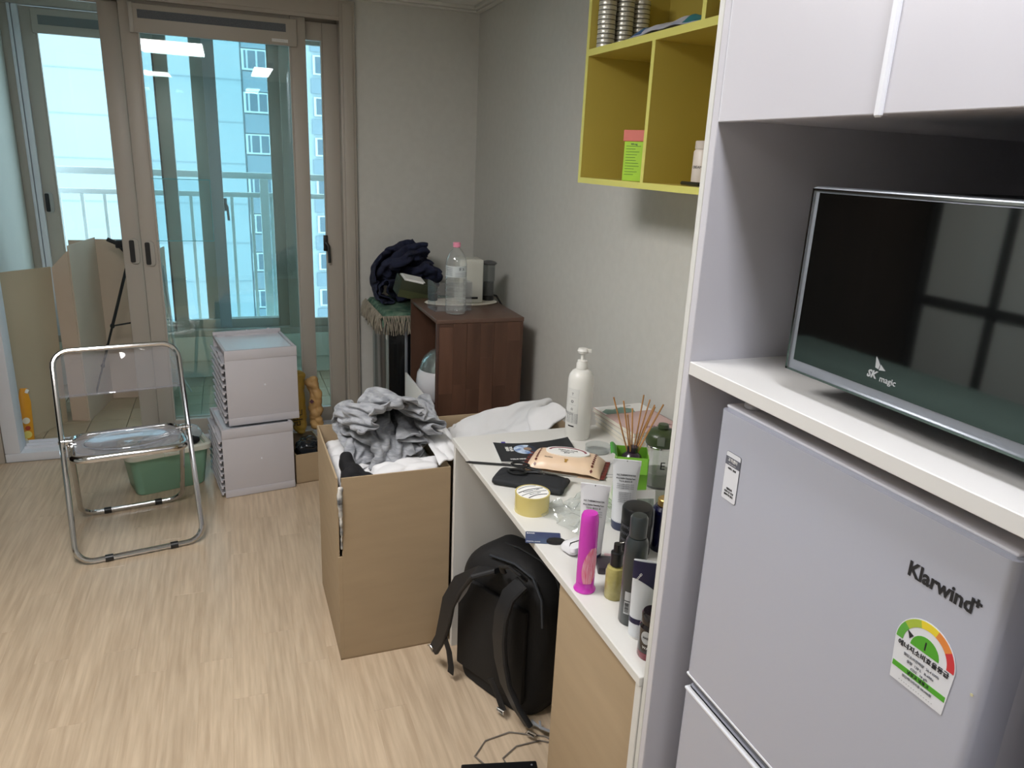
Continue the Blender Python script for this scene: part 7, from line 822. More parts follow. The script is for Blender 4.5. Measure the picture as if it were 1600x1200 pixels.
[46,-6,0,-8,-7,9,-1,-10,-8,-4,4,-1,-1,9,8,10,12,4,-6,-9,1,-8,4,-10,-9,2,-5,-1,-10,0,10,-9,5,9,11,12,-3,1,-9,-8,-8,-3,9,9,0,5,4,7,-5,-5,-5,-9,-5,7,-2,-6,-7,-8,9,0,8,8,9,9,0,-4,7,-8,-5,-7,-3,-9,0,4,-11,-9,5,3,-2,-3,11,10,11,11,-1,-8,-8,-8,-6,-2,3,10,-1,12,6,-8,-2,-7,-9,-9,-5,8,-8,-6,-7,5,9,9,8,6,9,-5,8,5,-4,-10,-8,-4,-5,-7,7,-10,-11,-3,-1,1,6,10,9,10,11,3,-2,-9,-11,0,-9,-1,2,12,-1,2,-8,-11,1,-9,-11,-8,0,2,-9,-1,7,7,9,9,7,9,3,-4,-3,1,-10,5,-8,-5,-5,-9,4,-10,-8,3,3,5,7,7,9,11,-1,7,-10,-8,-8,2,-11,2,3,11,1,-10,-5,-10,-7,-5,-9,-6,9,-9,-2,9,7,8,8,10,7,6,0,-10,-9,4,-8,6,-10,-10,-7,2,-2,-8,-8,3,5,11,11,9,9,-1,10,-4,-12,-5,-7,-2,-1,9,-8,-3,-1,-9,-9,-8,-5,-8,-11,1,8,1,0,7,8,7,9,9,5,1,-9,-5,-10,4,-5,-2,-10,-9,0,-2,-11,1,-3,11,9,7,8,10,5,10,-4,-8,-5,-4,-3,0,-10,5,-10,5,-8,-11,-3,-11,1,-9,-10,2,4,10,10,7,3,9,12,2,1,-11,-3,-11,0,-5,4,-7,-7,-10,0,-11,-1,4,9,11,8,9,5,9,9,-7,1,-10,2,-6,-8,-8,-3,1,-8,1,-12,-3,-6,-9,-6,5,-8,8,8,4,10,6,8,10,2,0,-11,-3,-9,2,-6,-5,3,-9,-6,-7,-9,0,9,10,4,8,9,11,8,6,1,-7,-7,-5,4,-11,-6,5,0,-12,-2,-7,-10,-2,-10,-5,-1,9,5,6,5,5,9,9,10,-4,3,-8,-5,-11,-3,4,-11,-1,4,-11,-3,-9,-1,12,8,3,9,6,8,10,8,-3,0,-6,-3,-5,-8,0,-9,-4,-6,-13,-2,-9,-6,-6,6,-8,0,10,9,1,6,7,10,9,5,-6,-1,-11,-3,-11,0,6,-10,7,-11,-10,5,-4,8,9,8,2,9,8,7,4,7,-8,3,-10,-5,-3,-10,2,0,-9,-8,-11,-3,-10,-3,12,0,-6,6,8,6,3,8,7,2,11,1,-10,-7,-7,-1,-9,5,1,-8,0,-8,-5,9,7,5,8,-2,8,9,8,10,3,-2,-9,-7,-5,-9,7,-11,-2,-10,-4,-9,-12,0,-5,11,11,-6,-4,9,8,6,5,11,-6,2,8,-3,-11,-1,-5,-4,-10,-3,11,0,-8,-4,11,4,6,7,-8,8,9,11,8,-4,2,-10,-3,-5,-11,9,-9,-2,-5,-9,-9,-10,-8,10,9,10,-2,-8,10,5,5,7,11,3,-9,-1,7,-5,-5,-7,-1,-8,-8,1,11,-2,0,6,3,6,7,-10,8,7,2,5,11,-6,-6,-4,-9,1,-7,8,-6,-10,-9,-1,-6,-6,10,6,7,3,-5,9,8,2,9,10,0,-1,-3,-3,1,-8,-1,-8,1,-10,-8,1,5,11,4,5,7,5,-9,3,6,9,6,-6,7,-1,-12,-7,-8,8,1,-8,-6,-10,-7,-2,4,10,0,5,7,-2,9,9,7,5,10,8,-2,-5,-3,-3,-2,-6,-7,-7,-3,-2,-5,5,10,5,6,8,2,-8,4,7,9,3,-9,-2,2,-6,-5,-9,2,9,0,-11,-12,-1,3,2,11,-3,3,10,6,8,8,1,9,9,11,0,-5,-8,1,-8,-8,1,-6,-5,-2,1,-3,7,9,5,3,5,-6,9,7,-3,7,-2,-5,-5,2,-8,-4,-4,6,-5,-8,-11,-1,4,3,10,8,0,9,9,-2,8,11,8,5,11,3,-6,-8,-7,0,-9,-9,4,-1,-1,-5,3,-6,10,12,4,-6,4,9,6,-7,1,8,-2,-3,-7,-7,4,-7,-1,-11,3,-12,5,-3,9,7,10,7,1,7,8,4,9,5,10,8,7,-4,-8,-7,-4,-8,-6,-10,-7,6,7,-12,7,8,11,-5,5,8,7,-3,5,2,-9,8,3,-8,-9,6,-6,-10,-7,0,0,4,3,6,3,9,3,10,9,10,1,6,11,3,8,11,0,-8,-6,-7,-7,-6,-10,-10,-1,8,-8,1,11,1,10,7,5,-2,7,6,-4,4,-1,-3,3,-8,-1,-3,-9,10,1,-1,2,2,6,6,-6,14,7,11,9,6,1,10,9,7,4,7,-5,-8,-6,-7,-10,-8,-7,-6,0,-3,-1,8,9,4,9,7,3,6,2,4,3,0,-4,-4,-3,-9,3,-5,-7,6,7,5,1,5,9,-8,11,7,9,9,9,4,9,0,10,9,6,-2,-7,-8,-8,-8,-6,-8,-5,0,-2,-4,7,6,8,9,2,8,3,4,1,7,2,-3,-5,-5,-8,-8,0,7,6,5,1,7,4,9,-3,9,7,8,10,1,9,3,9,5,10,7,-1,-6,-5,-8,-8,-6,-7,-7,0,-1,-5,5,9,5,9,4,4,6,4,1,8,4,-3,-8,-3,-8,-8,-9,4,6,7,1,6,5,7,6,-2,11,7,8,8,2,9,8,6,6,8,-1,-5,-2,-7,-7,-6,-8,-7,-6,2,-2,5,3,8,6,7,6,8,-7,10,8,5,-2,-8,-7,-5,-9,-9,2,7,6,6,5,4,7,-5,11,4,10,7,11,5,7,6,10,0,9,-1,3,-2,-6,-7,-7,-8,-7,-6,-5,6,-1,8,8,2,6,4,10,-4,8,4,6,5,-6,-8,-7,-8,-9,5,7,7,6,6,6,4,-8,6,13,7,9,3,11,2,10,10,-1,9,4,3,-4,2,-8,-6,-9,-6,-6,-5,-5,8,0,11,8,-2,8,-2,12,-1,9,0,8,0,-6,-9,-9,-7,-1,7,7,8,8,7,7,0,-1,11,12,-2,11,1,3,7,7,7,8,3,4,6,2,-6,-6,-9,-6,-5,-5,-4,-1,2,11,-3,12,-4,10,-2,11,9,-6,8,4,-1,-8,-10,-10,0,9,9,8,8,7,7,7,-4,12,3,9,5,9,0,2,8,5,7,9,4,3,5,-2,-8,-8,-6,-5,-5,-4,1,-1,-1,9,-4,11,-6,10,7,11,-2,2,7,2,-5,-10,-10]])

def cloth_piece(name, data, m, parent=None, th=.006, sub=2, fx=None, smooth=0):
    nu, nv, lo, rows = data
    raw = np.array(rows).reshape(3, nv+1, nu+1).transpose(1, 2, 0)
    q = raw.copy(); q[:, 0] = np.cumsum(raw[:, 0], axis=0); q = np.cumsum(q, axis=1)
    P = np.array(lo)+q*.0016
    for _ in range(smooth):
        Q = P.copy(); Q[1:-1] = P[1:-1]*.5+(P[2:]+P[:-2])*.25; P = Q.copy(); P[:, 1:-1] = Q[:, 1:-1]*.5+(Q[:, 2:]+Q[:, :-2])*.25
    if fx: P = fx(P)
    b = B(); vv = [[b.bm.verts.new(P[j, i]) for i in range(nu+1)] for j in range(nv+1)]
    for j in range(nv):
        for i in range(nu): b.bm.faces.new([vv[j][i], vv[j][i+1], vv[j+1][i+1], vv[j+1][i]])
    o = b.out('tmp', m)
    so = o.modifiers.new('t', 'SOLIDIFY'); so.thickness = th; so.offset = 0
    sb = o.modifiers.new('s', 'SUBSURF'); sb.levels = sub
    dg = bpy.context.evaluated_depsgraph_get(); m2 = bpy.data.meshes.new_from_object(o.evaluated_get(dg)); bpy.data.objects.remove(o); m2.name = name
    for p in m2.polygons: p.use_smooth = True
    r = bpy.data.objects.new(name, m2); COL.objects.link(r)
    if parent: r.parent = parent
    return r
def sq(z0, k, dx=0, dy=0, dz=0, kx=1, ky=1, c=(0, 0)):
    def f(P):
        P = P.copy(); P[..., 2] = z0+(P[..., 2]-z0)*k+dz; P[..., 0] = c[0]+(P[..., 0]-c[0])*kx+dx; P[..., 1] = c[1]+(P[..., 1]-c[1])*ky+dy; return P
    return f
swt = thing('sweatshirt', 'grey marl sweatshirt crumpled on top of the tall carton', 'sweatshirt', (0, 0, 0))
cloth_piece('body', cloth_sweat, M_heather, swt, .008, fx=sq(.60, .57, dy=.04))
g = cloth_piece('white_shirt', cloth_shirt, M_wcloth, None, .004, fx=sq(.555, .45)); tag(g, 'white cotton shirt crumpled in the tall carton under the grey sweatshirt', 'shirt')
bb = B(); bb.box(.262, 2.056, .42, .588, 2.49, .585, bev=.02, seg=3); bb.tube([(.36, 2.08, .59), (.46, 2.10, .605), (.57, 2.085, .605)], .024, 8); bb.tube([(.37, 2.13, .60), (.46, 2.14, .61), (.58, 2.14, .61)], .022, 8)
g = cloth_heap('folded_shirts', bb, M_wcloth, k=15, warp=.3, amp=.008, seed=8, vox=.012, clamp=lim(.262, .586, 2.056, 2.49, z_in=.9)); tag(g, 'white folded shirts filling the bottom of the tall carton', 'clothes')
bb = B(); bb.ball((.305, 2.13, .59), (.035, .05, .045)); bb.ball((.295, 2.18, .615), (.022, .04, .04)); bb.ball((.34, 2.10, .583), (.04, .03, .028))
g = cloth_heap('black_garment', bb, M_bcloth, k=16, amp=.010, seed=6, vox=.009, clamp=lim(.262, .586, 2.056, 2.49, z_in=.9)); tag(g, 'small black garment in the left front corner of the tall carton', 'clothes')
bb = B(); bb.tube([(.257, 2.045, .60), (.2545, 2.036, .56), (.256, 2.035, .50), (.257, 2.036, .44), (.2575, 2.040, .39)], .0105, 10, taper=lambda u: 1-.75*u)
g = cloth_heap('cloth_tail', bb, mat('printed_cotton', (215, 212, 205), .9, rgb2=(90, 90, 92), vscale=30), k=26, amp=.004, seed=9, vox=.005); tag(g, 'printed pale cloth squeezed out of the slit carton corner', 'cloth')
def dr_(u, v):
    x = .56+.10*u; y = 2.045+.40*v
    z = .636+.018*math.sin(u*PI)*(.5+.5*v)+.004*math.sin(v*14+u*5)+.008*abs(math.sin(u*9+v*4))-.05*max(0, u-.6)+.03*v
    return (x, y, z)
b = B().sheet(dr_, 16, 40, .004); o = b.out('sheet', M_wcloth, None); tag(o, 'white sheet draped over the rim between tall carton and desk', 'sheet')
def duv_(P):
    P = sq(.57, 1.0, c=(.874, 2.366), kx=.68, ky=.68, dx=.02, dy=-.05)(P)
    u = np.clip((P[..., 0]-.70)/.42, 0, 1); P[..., 2] = .545+(P[..., 2]-.57)*(.22+.28*u)+.10*u
    return P
g = cloth_piece('duvet', cloth_duvet, M_wcloth, None, .012, smooth=3, fx=duv_); tag(g, 'white crumpled duvet bulging out of the carton behind the desk', 'duvet')
bb = B(); bb.box(.675, 2.115, .02, 1.11, 2.51, .54, bev=.03, seg=3)
g = cloth_heap('pillow', bb, M_wcloth, k=8, amp=.01, seed=18, vox=.014, clamp=lim(.672, 1.118, 2.108, 2.518, z_in=.9)); tag(g, 'white bedding filling the carton behind the desk below the duvet', 'bedding')
t = thing('grey_case', 'dark grey case edge sticking up beside the white duvet', 'case', (.675, 2.075, .60), R(80))
B().box(0, 0, .0, .13, .022, .055, bev=.006).out('shell', mat('case_grey', (98, 102, 110), .5), t); B().box(.01, -.0012, .02, .12, .0, .024).out('zip', M_black, t)
# low carton contents
M_bb = mat('brown_bag', (168, 132, 86), .6, rgb2=(190, 152, 96), vscale=12); M_yb = mat('yellow_bag', (196, 158, 62), .4, rgb2=(206, 172, 84), vscale=9)
bb = B(); bb.ball((.30, 3.55, .13), (.065, .09, .055)); bb.ball((.29, 3.49, .15), (.05, .045, .045)); g = cloth_heap('bin_liner', bb, mat('black_film', (34, 38, 42), .22, coat=.3), k=26, amp=.011, seed=14, vox=.009, clamp=lim(.225, .358, 3.46, 3.70, z_in=.17)); tag(g, 'shiny black plastic bag in the low carton behind the white boxes', 'bag')
bb = B(); bb.box(.240, 3.635, .17, .300, 3.69, .50, bev=.02); g = cloth_heap('snack_bag', bb, M_yb, k=13, amp=.012, seed=15, vox=.010); tag(g, 'tall yellow packet with black letters behind the white boxes', 'packet')
text('라면', .05, frame((.262, 3.618, .27), (1, 0, .1), (0, 0, 1)) @ Matrix.Rotation(R(90), 4, 'Z'), M_ink, g)
bb = B(); bb.box(.315, 3.60, .20, .38, 3.65, .42, bev=.025); bb.ball((.335, 3.63, .44), (.035, .03, .04)); g = cloth_heap('paper_bag', bb, M_bb, k=17, amp=.014, seed=16, vox=.010); tag(g, 'crumpled brown paper bag beside the yellow packet', 'bag')
B().prism([(-.012, 0), (0, -.012), (.012, 0), (0, .012)], 0, .002, M=frame((.325, 3.588, .36), (1, 0, 0), (0, 0, 1))).out('diamond_print', mat('print_plum', (84, 50, 60), .6), g)

# ============================================================ WOODEN CABINET
WC = (.80, 3.0); CH = .88
M_wal = mat('walnut_block', (80, 55, 43), .42, var=.12, vscale=3, stretch=(5, 5, .8), per_obj=.26, rgb2=(102, 72, 57))
t = thing('side_cabinet', 'brown parquet-faced wooden cabinet open towards the left', 'cabinet', (WC[0], WC[1], 0))
b = B(); b.box(0, 0, CH-.018, .40, .5, CH, bev=.002); b.out('top_panel', mat('walnut_top', (98, 74, 62), .35, var=.06, vscale=6), t)
sp = B().box(.012, .004, 0, .398, .018, CH-.019).out('side_panel', M_wal, t)
# staves of the near side, each glued block apart in tone
random.seed(11)
for i, sx_ in enumerate([0, .062, .125, .187, .25, .312]):
    z = -.02-random.random()*.25; 
    while z < CH-.02:
        h_ = random.choice((.22, .3, .38)); za, zb2 = max(0, z), min(CH-.019, z+h_)
        if zb2-za > .02: B().box(sx_+.012, 0, za, sx_+.0738, .0038, zb2, bev=.0003, seg=1).out('stave', M_wal, sp)
        z += h_
B().box(0, 0, 0, .0115, .018, CH-.019, bev=.001).out('front_edge', mat('walnut_edge', (72, 48, 40), .45), t)
B().box(.0, .482, 0, .398, .498, CH-.019).out('side_panel', M_wal, t)
B().box(.385, .018, 0, .398, .482, CH-.019).out('back_panel', M_wal, t)
B().box(.005, .018, .42, .385, .482, .436).out('shelf', M_wal, t); B().box(.005, .018, .03, .385, .482, .046).out('shelf', M_wal, t)
# rice cooker on shelf
t = thing('rice_cooker', 'white rounded rice cooker with silvery domed lid inside the cabinet', 'rice cooker', (.895, 3.27, .4365))
B().lathe([(0, .004), (.085, .004), (.105, .03), (.118, .08), (.112, .13), (.10, .15), (0, .15)], 36).out('body', mat('gloss_white', (224, 224, 228), .2, coat=.4), t)
B().lathe([(.101, .151), (.098, .165), (.082, .205), (.05, .235), (.02, .246), (0, .247)], 36).out('lid', mat('silver_green', (150, 160, 158), .2, metal=.6), t)
B().lathe([(0, .247), (.014, .247), (.014, .256), (0, .258)], 14).out('steam_vent', M_chrome, t)
for a in (45, 135, 225, 315): B().cyl(.01, 0, .006, 10, c=(.07*math.cos(R(a)), .07*math.sin(R(a)), 0)).out('foot', M_whitec, t)
# white board leaning at the opening
t = thing('white_board', 'thin white board standing on edge before the open side of the cabinet', 'board', (.752, 2.98, 0))
B().box(0, 0, 0, .010, .42, .537, bev=.002).out('board', M_paper, t)
# ---- things on the cabinet
t = thing('water_bottle', 'large clear plastic water bottle with pink cap on the cabinet', 'bottle', (.915, 3.115, CH), face_cam(.915, 3.115))
prof = [(0, .004), (.030, .0), (.042, .006), (.046, .016)]
for k in range(6):
    z = .02+.023*k; prof += [(.0465, z+.002), (.0465, z+.014), (.0435, z+.018), (.0465, z+.022)]
prof += [(.0465, .165), (.045, .168), (.045, .218), (.0465, .222), (.044, .24), (.036, .262), (.024, .28), (.0145, .29), (.0145, .297)]
B().lathe(prof, 32).out('bottle_body', M_clear, t)
B().cyl(.0165, .294, .315, 20, bev=.002).out('cap', mat('pink_cap', (236, 150, 176), .45), t)
b = B(); wrap(b, .0458, -80, 80, .169, .217, n=20); b.out('label', mat('water_label', (214, 222, 224), .35, alpha=.8), t, label='pale printed label band')
ZR = lambda a: Matrix.Rotation(R(a), 4, 'Z')
text('물 2L', .014, Matrix.Translation((0, 0, .204))@ZR(32), M_ink, t, cyl=.0466)
for k in range(5): text('▬▬▬▬▬▬' if False else 'Natural mineral', .0055, Matrix.Translation((0, 0, .209-k*.0075))@ZR(-42), M_inkg, t, cyl=.0466)
for k in range(3): text('~~~~~~~~', .014, Matrix.Translation((0, 0, .188-k*.007))@ZR(34), M_inkg, t, cyl=.0466)
t = thing('oval_tray', 'cream oval tray under the machine on the wooden cabinet', 'tray', (1.015, 3.36, CH), R(-3))
B().lathe([(0, 0), (.95, 0), (1, .005), (.96, .009), (0, .008)], 48, sx=.178, sy=.085).out('tray', mat('cream_tray', (226, 220, 205), .5), t)
t = thing('capsule_machine', 'slim white coffee machine standing on the oval tray', 'appliance', (1.05, 3.35, CH+.0095), R(-3))
B().box(-.06, -.05, .0, .055, .06, .205, bev=.008, seg=3).out('body', mat('machine_white', (208, 208, 198), .35), t)
B().box(-.03, -.052, .02, .03, -.049, .03, bev=.001).out('drip_slot', M_black, t)
t = thing('glass_jar', 'clear cylinder tank with dark lid behind the white machine', 'jar', (1.155, 3.38, CH+.0095))
B().lathe([(0, 0), (.029, 0), (.029, .022), (0, .022)], 24).out('base', M_black, t)
B().lathe([(0, .023), (.027, .023), (.028, .09), (.031, .093), (.031, .172), (.0295, .172), (.0295, .095), (.026, .092), (.0255, .025), (0, .025)], 28).out('tank', glass('smoky_clear', (.80, .82, .82), 1.3, .02, milk=.12, milkc=(150, 152, 152)), t)
B().lathe([(0, .026), (.024, .026), (.0245, .085), (0, .085)], 20).out('steel_core', mat('dark_steel', (96, 96, 98), .4, metal=.7), t)
B().lathe([(.0, .173), (.036, .173), (.040, .178), (.03, .186), (.014, .19), (0, .19)], 28).out('lid', mat('lid_dark', (86, 88, 90), .4), t)
t = thing('acrylic_stand', 'clear acrylic holder in front of the white machine', 'holder', (.915, 3.25, CH+.0005), R(4))
B().box(-.085, -.075, 0, -.082, .03, .13).box(-.085, -.078, 0, .09, -.075, .13).box(.087, -.075, 0, .09, .03, .13).box(-.085, -.075, 0, .09, .03, .003).out('panels', M_acrylic, t)
for nm_, s_ in (('v', 1),): pass
t = thing('black_cup', 'small black cylinder at the left end of the oval tray', 'cup', (.885, 3.395, CH+.0095)); B().cyl(.021, 0, .034, 20, bev=.002).out('body', M_blackm, t)
t = thing('power_cable', 'black cable running from the coffee machine to the wall', 'cable', (0, 0, 0))
B().tube([(1.12, 3.40, CH+.02), (1.17, 3.43, CH+.03), (1.21, 3.41, CH+.022), (1.235, 3.38, CH-.03), (1.25, 3.33, .60), (1.27, 3.18, .36), (1.285, 3.02, .12), (1.27, 2.95, .01)], .005, 8).out('cord', M_black, t)
# ============================================================ BLACK CABINET WITH THROW AND JUMPER
t = thing('black_cooler', 'tall black cabinet with steel trim strips behind the wooden one', 'cabinet', (.705, 3.56, 0))
B().box(0, 0, .01, .42, .44, .785, bev=.004).out('body', mat('gloss_black', (14, 17, 20), .2, coat=.4), t)
for x in (.08,): B().box(x, -.006, .02, x+.014, 0, .78, bev=.001).out('trim_strip', mat('trim_steel', (150, 156, 164), .35, metal=.5), t)
B().box(-.006, .01, .02, .0, .05, .78).box(-.004, .39, .02, 0, .43, .78).out('side_trim', mat('trim_pale', (150, 160, 158), .3, metal=.3), t)
B().box(-.0075, .015, .66, -.006, .045, .70).out('badge', M_paper, t)
throw = thing('throw', 'green patterned throw with grey fringe on the black cabinet', 'throw', (.69, 3.556, .7865))
M_thr = mat('green_weave', (40, 84, 68), .95, vscale=22, rgb2=(112, 138, 118), bump=.4, bscale=120)
def th_(u, v):
    x = -.02+.46*u; y = -.03+.48*v; z = .012+.004*math.sin(u*15)*math.sin(v*11)
    if v < .06: z -= .035*(1-v/.06)
    if u < .05: z -= .03*(1-u/.05)
    return (x, y, z)
B().sheet(th_, 40, 40, .006).out('cloth', M_thr, throw)
M_fr1 = mat('fringe_wool', (122, 116, 104), .95, rgb2=(160, 152, 136), vscale=30)
random.seed(5); b = B()
def strand(b, x, y, dx, dy):
    ln = random.uniform(.05, .078); a = random.uniform(-.014, .014); c = random.uniform(-.01, .01)
    b.tube([(x, y, .004), (x+dx*.012+a*.4, y+dy*.012+c*.4, -.012), (x+dx*.014+a, y+dy*.014+c, -.014-ln*.5), (x+dx*.010+a*1.3, y+dy*.01+c*1.5, -.014-ln)], .0028, 4)
for i in range(130): strand(b, -.02+.46*i/130, -.032, 0, -1)
for i in range(150): strand(b, -.022, -.03+.48*i/150, -1, 0)
b.out('fringe', M_fr1, throw, kind='stuff')
g = cloth_piece('jumper', cloth_jumper, M_navy, None, .009, fx=sq(.80, .78, c=(.86, 3.96), ky=1.5, kx=1.04, dy=-.12, dx=-.005, dz=.006)); tag(g, 'dark navy jumper heaped on the black cabinet', 'jumper')
t = thing('olive_box', 'dark olive box with papers lying tilted in the navy jumper', 'box', (.835, 3.555, .915), 0, rot=(R(8), R(13), R(2)))
B().box(-.09, -.05, -.04, .095, .07, .045, bev=.003).out('body', mat('olive_card', (44, 50, 30), .6), t)
B().box(-.0905, -.0505, -.038, .0955, -.0495, -.002).out('front_band', mat('olive_light', (66, 72, 42), .6), t)
B().box(-.075, -.045, .045, .02, .06, .050).box(-.07, -.04, .05, .028, .05, .054).out('papers', M_paper, t, kind='stuff')

# ============================================================ THINGS ON THE DESK
def on(name, label, cat, x, y, off_=0, z=DZ, g=None): return thing(name, label, cat, (x, y, z), face_cam(x, y, off_), group=g)
# pump bottle
t = on('pump_bottle', 'tall white pump bottle with printed label at the far end of the desk', 'bottle', .974, 1.945)
M_wp = mat('white_hdpe', (226, 225, 220), .35, var=.005)
B().lathe([(0, 0), (.037, 0), (.039, .003), (.039, .188), (.036, .202), (.028, .214), (.018, .221), (0, .222)], 36).out('bottle_body', M_wp, t)
B().lathe([(0, .222), (.0175, .222), (.0175, .238), (.0150, .242), (.0150, .247), (.006, .249), (.006, .27), (0, .27)], 24).out('pump_collar', M_wp, t)
B().lathe([(0, .268), (.013, .270), (.016, .277), (.013, .284), (0, .286)], 24, sx=1.1).box(.0, -.007, .272, .026, .007, .283, bev=.003).out('pump_head', M_wp, t)
b = B(); wrap(b, .0391, -62, -3, .045, .165, n=12); b.out('label', mat('label_pale', (214, 214, 210), .5), t)
for k, s_ in enumerate(('T', '◎', '☆')):
    text(s_, .011, Matrix.Translation((0, 0, .148-k*.024))@ZR(-33), M_ink, t, cyl=.0397)
    text('__________', .005, Matrix.Translation((0, 0, .140-k*.024))@ZR(-33), M_inkg, t, cyl=.0397)
for k in range(7): text('성분 표시 사항 안내문', .0046, Matrix.Translation((0, 0, .085-k*.0046))@ZR(-33), M_inkg, t, cyl=.0397)
b = B(); wrap(b, .0396, -48, -18, .044, .048, n=6); b.out('print_bar', M_ink, t)
text('BODY WASH', .011, Matrix.Translation((0, 0, .085))@ZR(-72)@Matrix.Rotation(0, 4, 'Y'), M_ink, t, cyl=.0395)
# booklet with globe
M_blk = mat('booklet_black', (34, 36, 40), .45, var=.03)
t = thing('booklet', 'black booklet with blue globe picture lying open-edged on the desk', 'booklet', (.797, 1.852, DZ), R(-9))
def bk(u, v): return (-.115+.23*u, -.068+.136*v, .0035+.010*abs(2*u-.75)**2*(.4+.6*v))
B().sheet(lambda u, v: (lambda p: (p[0], p[1], p[2]-.0015))(bk(u, v)), 20, 6, .0025).out('pages', M_paper, t)
B().sheet(lambda u, v: (lambda p: (p[0], p[1], p[2]+.0012))(bk(u, v)), 20, 6, .001).out('cover', M_blk, t)
def onbk(x, y, up=.0022):
    u = (x+.115)/.23; v = (y+.068)/.136; p = bk(u, v); return (p[0], p[1], p[2]+up)
def disc_sheet(cx, cy, r, m, nm, a0=0, a1=360, up=.002, r0=0):
    B().sheet(lambda u, v: onbk(cx+(r0+(r-r0)*v)*math.cos(R(a0+(a1-a0)*u)), cy+(r0+(r-r0)*v)*math.sin(R(a0+(a1-a0)*u)), up), 30, 3, .0003).out(nm, m, t)
disc_sheet(-.028, .018, .034, mat('globe_blue', (70, 110, 170), .4, rgb2=(205, 220, 235), vscale=55), 'globe_picture', 60, 300)
disc_sheet(-.028, .018, .034, mat('globe_night', (46, 60, 84), .4, rgb2=(30, 34, 44), vscale=55), 'globe_night_side', -60, 60)
disc_sheet(-.020, .020, .012, mat('globe_land', (176, 140, 104), .5, rgb2=(90, 100, 110), vscale=70), 'globe_land', 0, 360, .0024)
text('YOUR', .013, frame(onbk(-.070, .018, .0032), (0, -1, 0), (1, 0, 0)), M_paper, t, bold=.0003); text('MIND', .013, frame(onbk(-.082, .018, .0032), (0, -1, 0), (1, 0, 0)), M_paper, t, bold=.0003)
text('YOLO MIND', .0085, frame(onbk(-.062, -.056, .0032), (1, 0, 0), (0, 1, 0)), M_paper, t, bold=.0003)
B().box(-.088, .067, .004, -.076, .082, .006).out('page_marker', mat('violet_tab', (64, 50, 140), .5), t)
# pen
t = thing('long_pencil', 'long thin black pencil lying beside the black booklet', 'pencil', (.665, 1.79, DZ+.004), R(-25))
B().tube([(-.088, 0, 0), (.085, 0, 0)], .0036, 8).tube([(-.088, 0, 0), (-.098, 0, 0)], .0034, 8, taper=lambda u: 1-.8*u).out('shaft', M_black, t)
# wet wipes
t = thing('wipes_pack', 'beige wet wipes pack with white lid and brown diamond borders', 'wipes pack', (.842, 1.735, DZ), R(-35))
M_wip = mat('wipes_film', (226, 198, 170), .35, var=.02, vscale=14); M_wr = mat('wipes_brown', (100, 44, 38), .4)
def wz(x, y):
    e = max(0, 1-abs(x/.104)**5); f = max(0, 1-abs(y/.066)**4); return .003+.036*e**.6*f**.6
def wtop(u, v):
    x = -.103+.206*u; y = -.064+.128*v; return (x, y, wz(x, y)+.0012*math.sin(x*160+y*60)*(abs(x)/.1))
b = B(); b.sheet(wtop, 44, 20, .001); b.sheet(lambda u, v: (-.102+.204*u, -.063+.126*v, .0012), 10, 6, .001); b.out('pack_body', M_wip, t)
for s_ in (-1, 1): B().sheet(lambda u, v: (s_*(.100+.016*u), -.062+.124*v, .003+.007*math.sin(v*40)*u*.4+.002), 4, 40, .0012).out('crimped_end', M_wr, t)
ld = B().prism([(.062*math.cos(2*PI*i/36)*1.0, .032*math.sin(2*PI*i/36)) for i in range(36)], .0385, .0425, M=Matrix.Translation((0, .012, 0))).out('flip_lid', M_paper, t)
B().prism([(.054*math.cos(PI*i/18), .028*math.sin(PI*i/18)) for i in range(19)]+[(.048*math.cos(PI-PI*i/18), .0225*math.sin(PI-PI*i/18)) for i in range(19)], .0426, .043, M=Matrix.Translation((0, .012, 0))).out('lid_print', mat('lid_wine', (130, 50, 70), .5), t)
text('PREMIUM WIPES', .0078, frame((0, .018, .0432), (1, 0, 0), (0, 1, 0)), M_ink, t); text('Honeycomb', .0078, frame((0, .008, .0432), (1, 0, 0), (0, 1, 0)), M_ink, t); text('물티슈', .006, frame((0, -.002, .0432), (1, 0, 0), (0, 1, 0)), M_ink, t)
dm = B().prism([(-.004, 0), (0, -.0062), (.004, 0), (0, .0062)], 0, .0005).mesh('diamond', M_wr)
for s_ in (-1, 1):
    for k in range(9):
        y = -.058+.0135*k; x = s_*.078
        o = bpy.data.objects.new('diamond', dm); COL.objects.link(o); o.parent = t
        n1 = Vector((1, 0, (wz(x+.002, y)-wz(x-.002, y))/.004)); n2 = Vector((0, 1, (wz(x, y+.002)-wz(x, y-.002))/.004))
        o.matrix_local = frame((x, y, wz(x, y)+.0012), n1, n2)
text('Sensitive', .0065, frame((-.045, -.035, wz(-.045, -.035)+.0015), (1, 0, 0), (0, 1, .35)), M_ink, t)
B().prism([(-.006, .006), (.006, .006), (.003, 0), (.0035, -.006), (-.0035, -.006), (-.003, 0)], 0, .0006, M=frame((.005, -.042, wz(.005, -.042)+.0012), (1, 0, 0), (0, 1, .5))).out('gold_emblem', mat('gold_print', (170, 130, 60), .5), t)
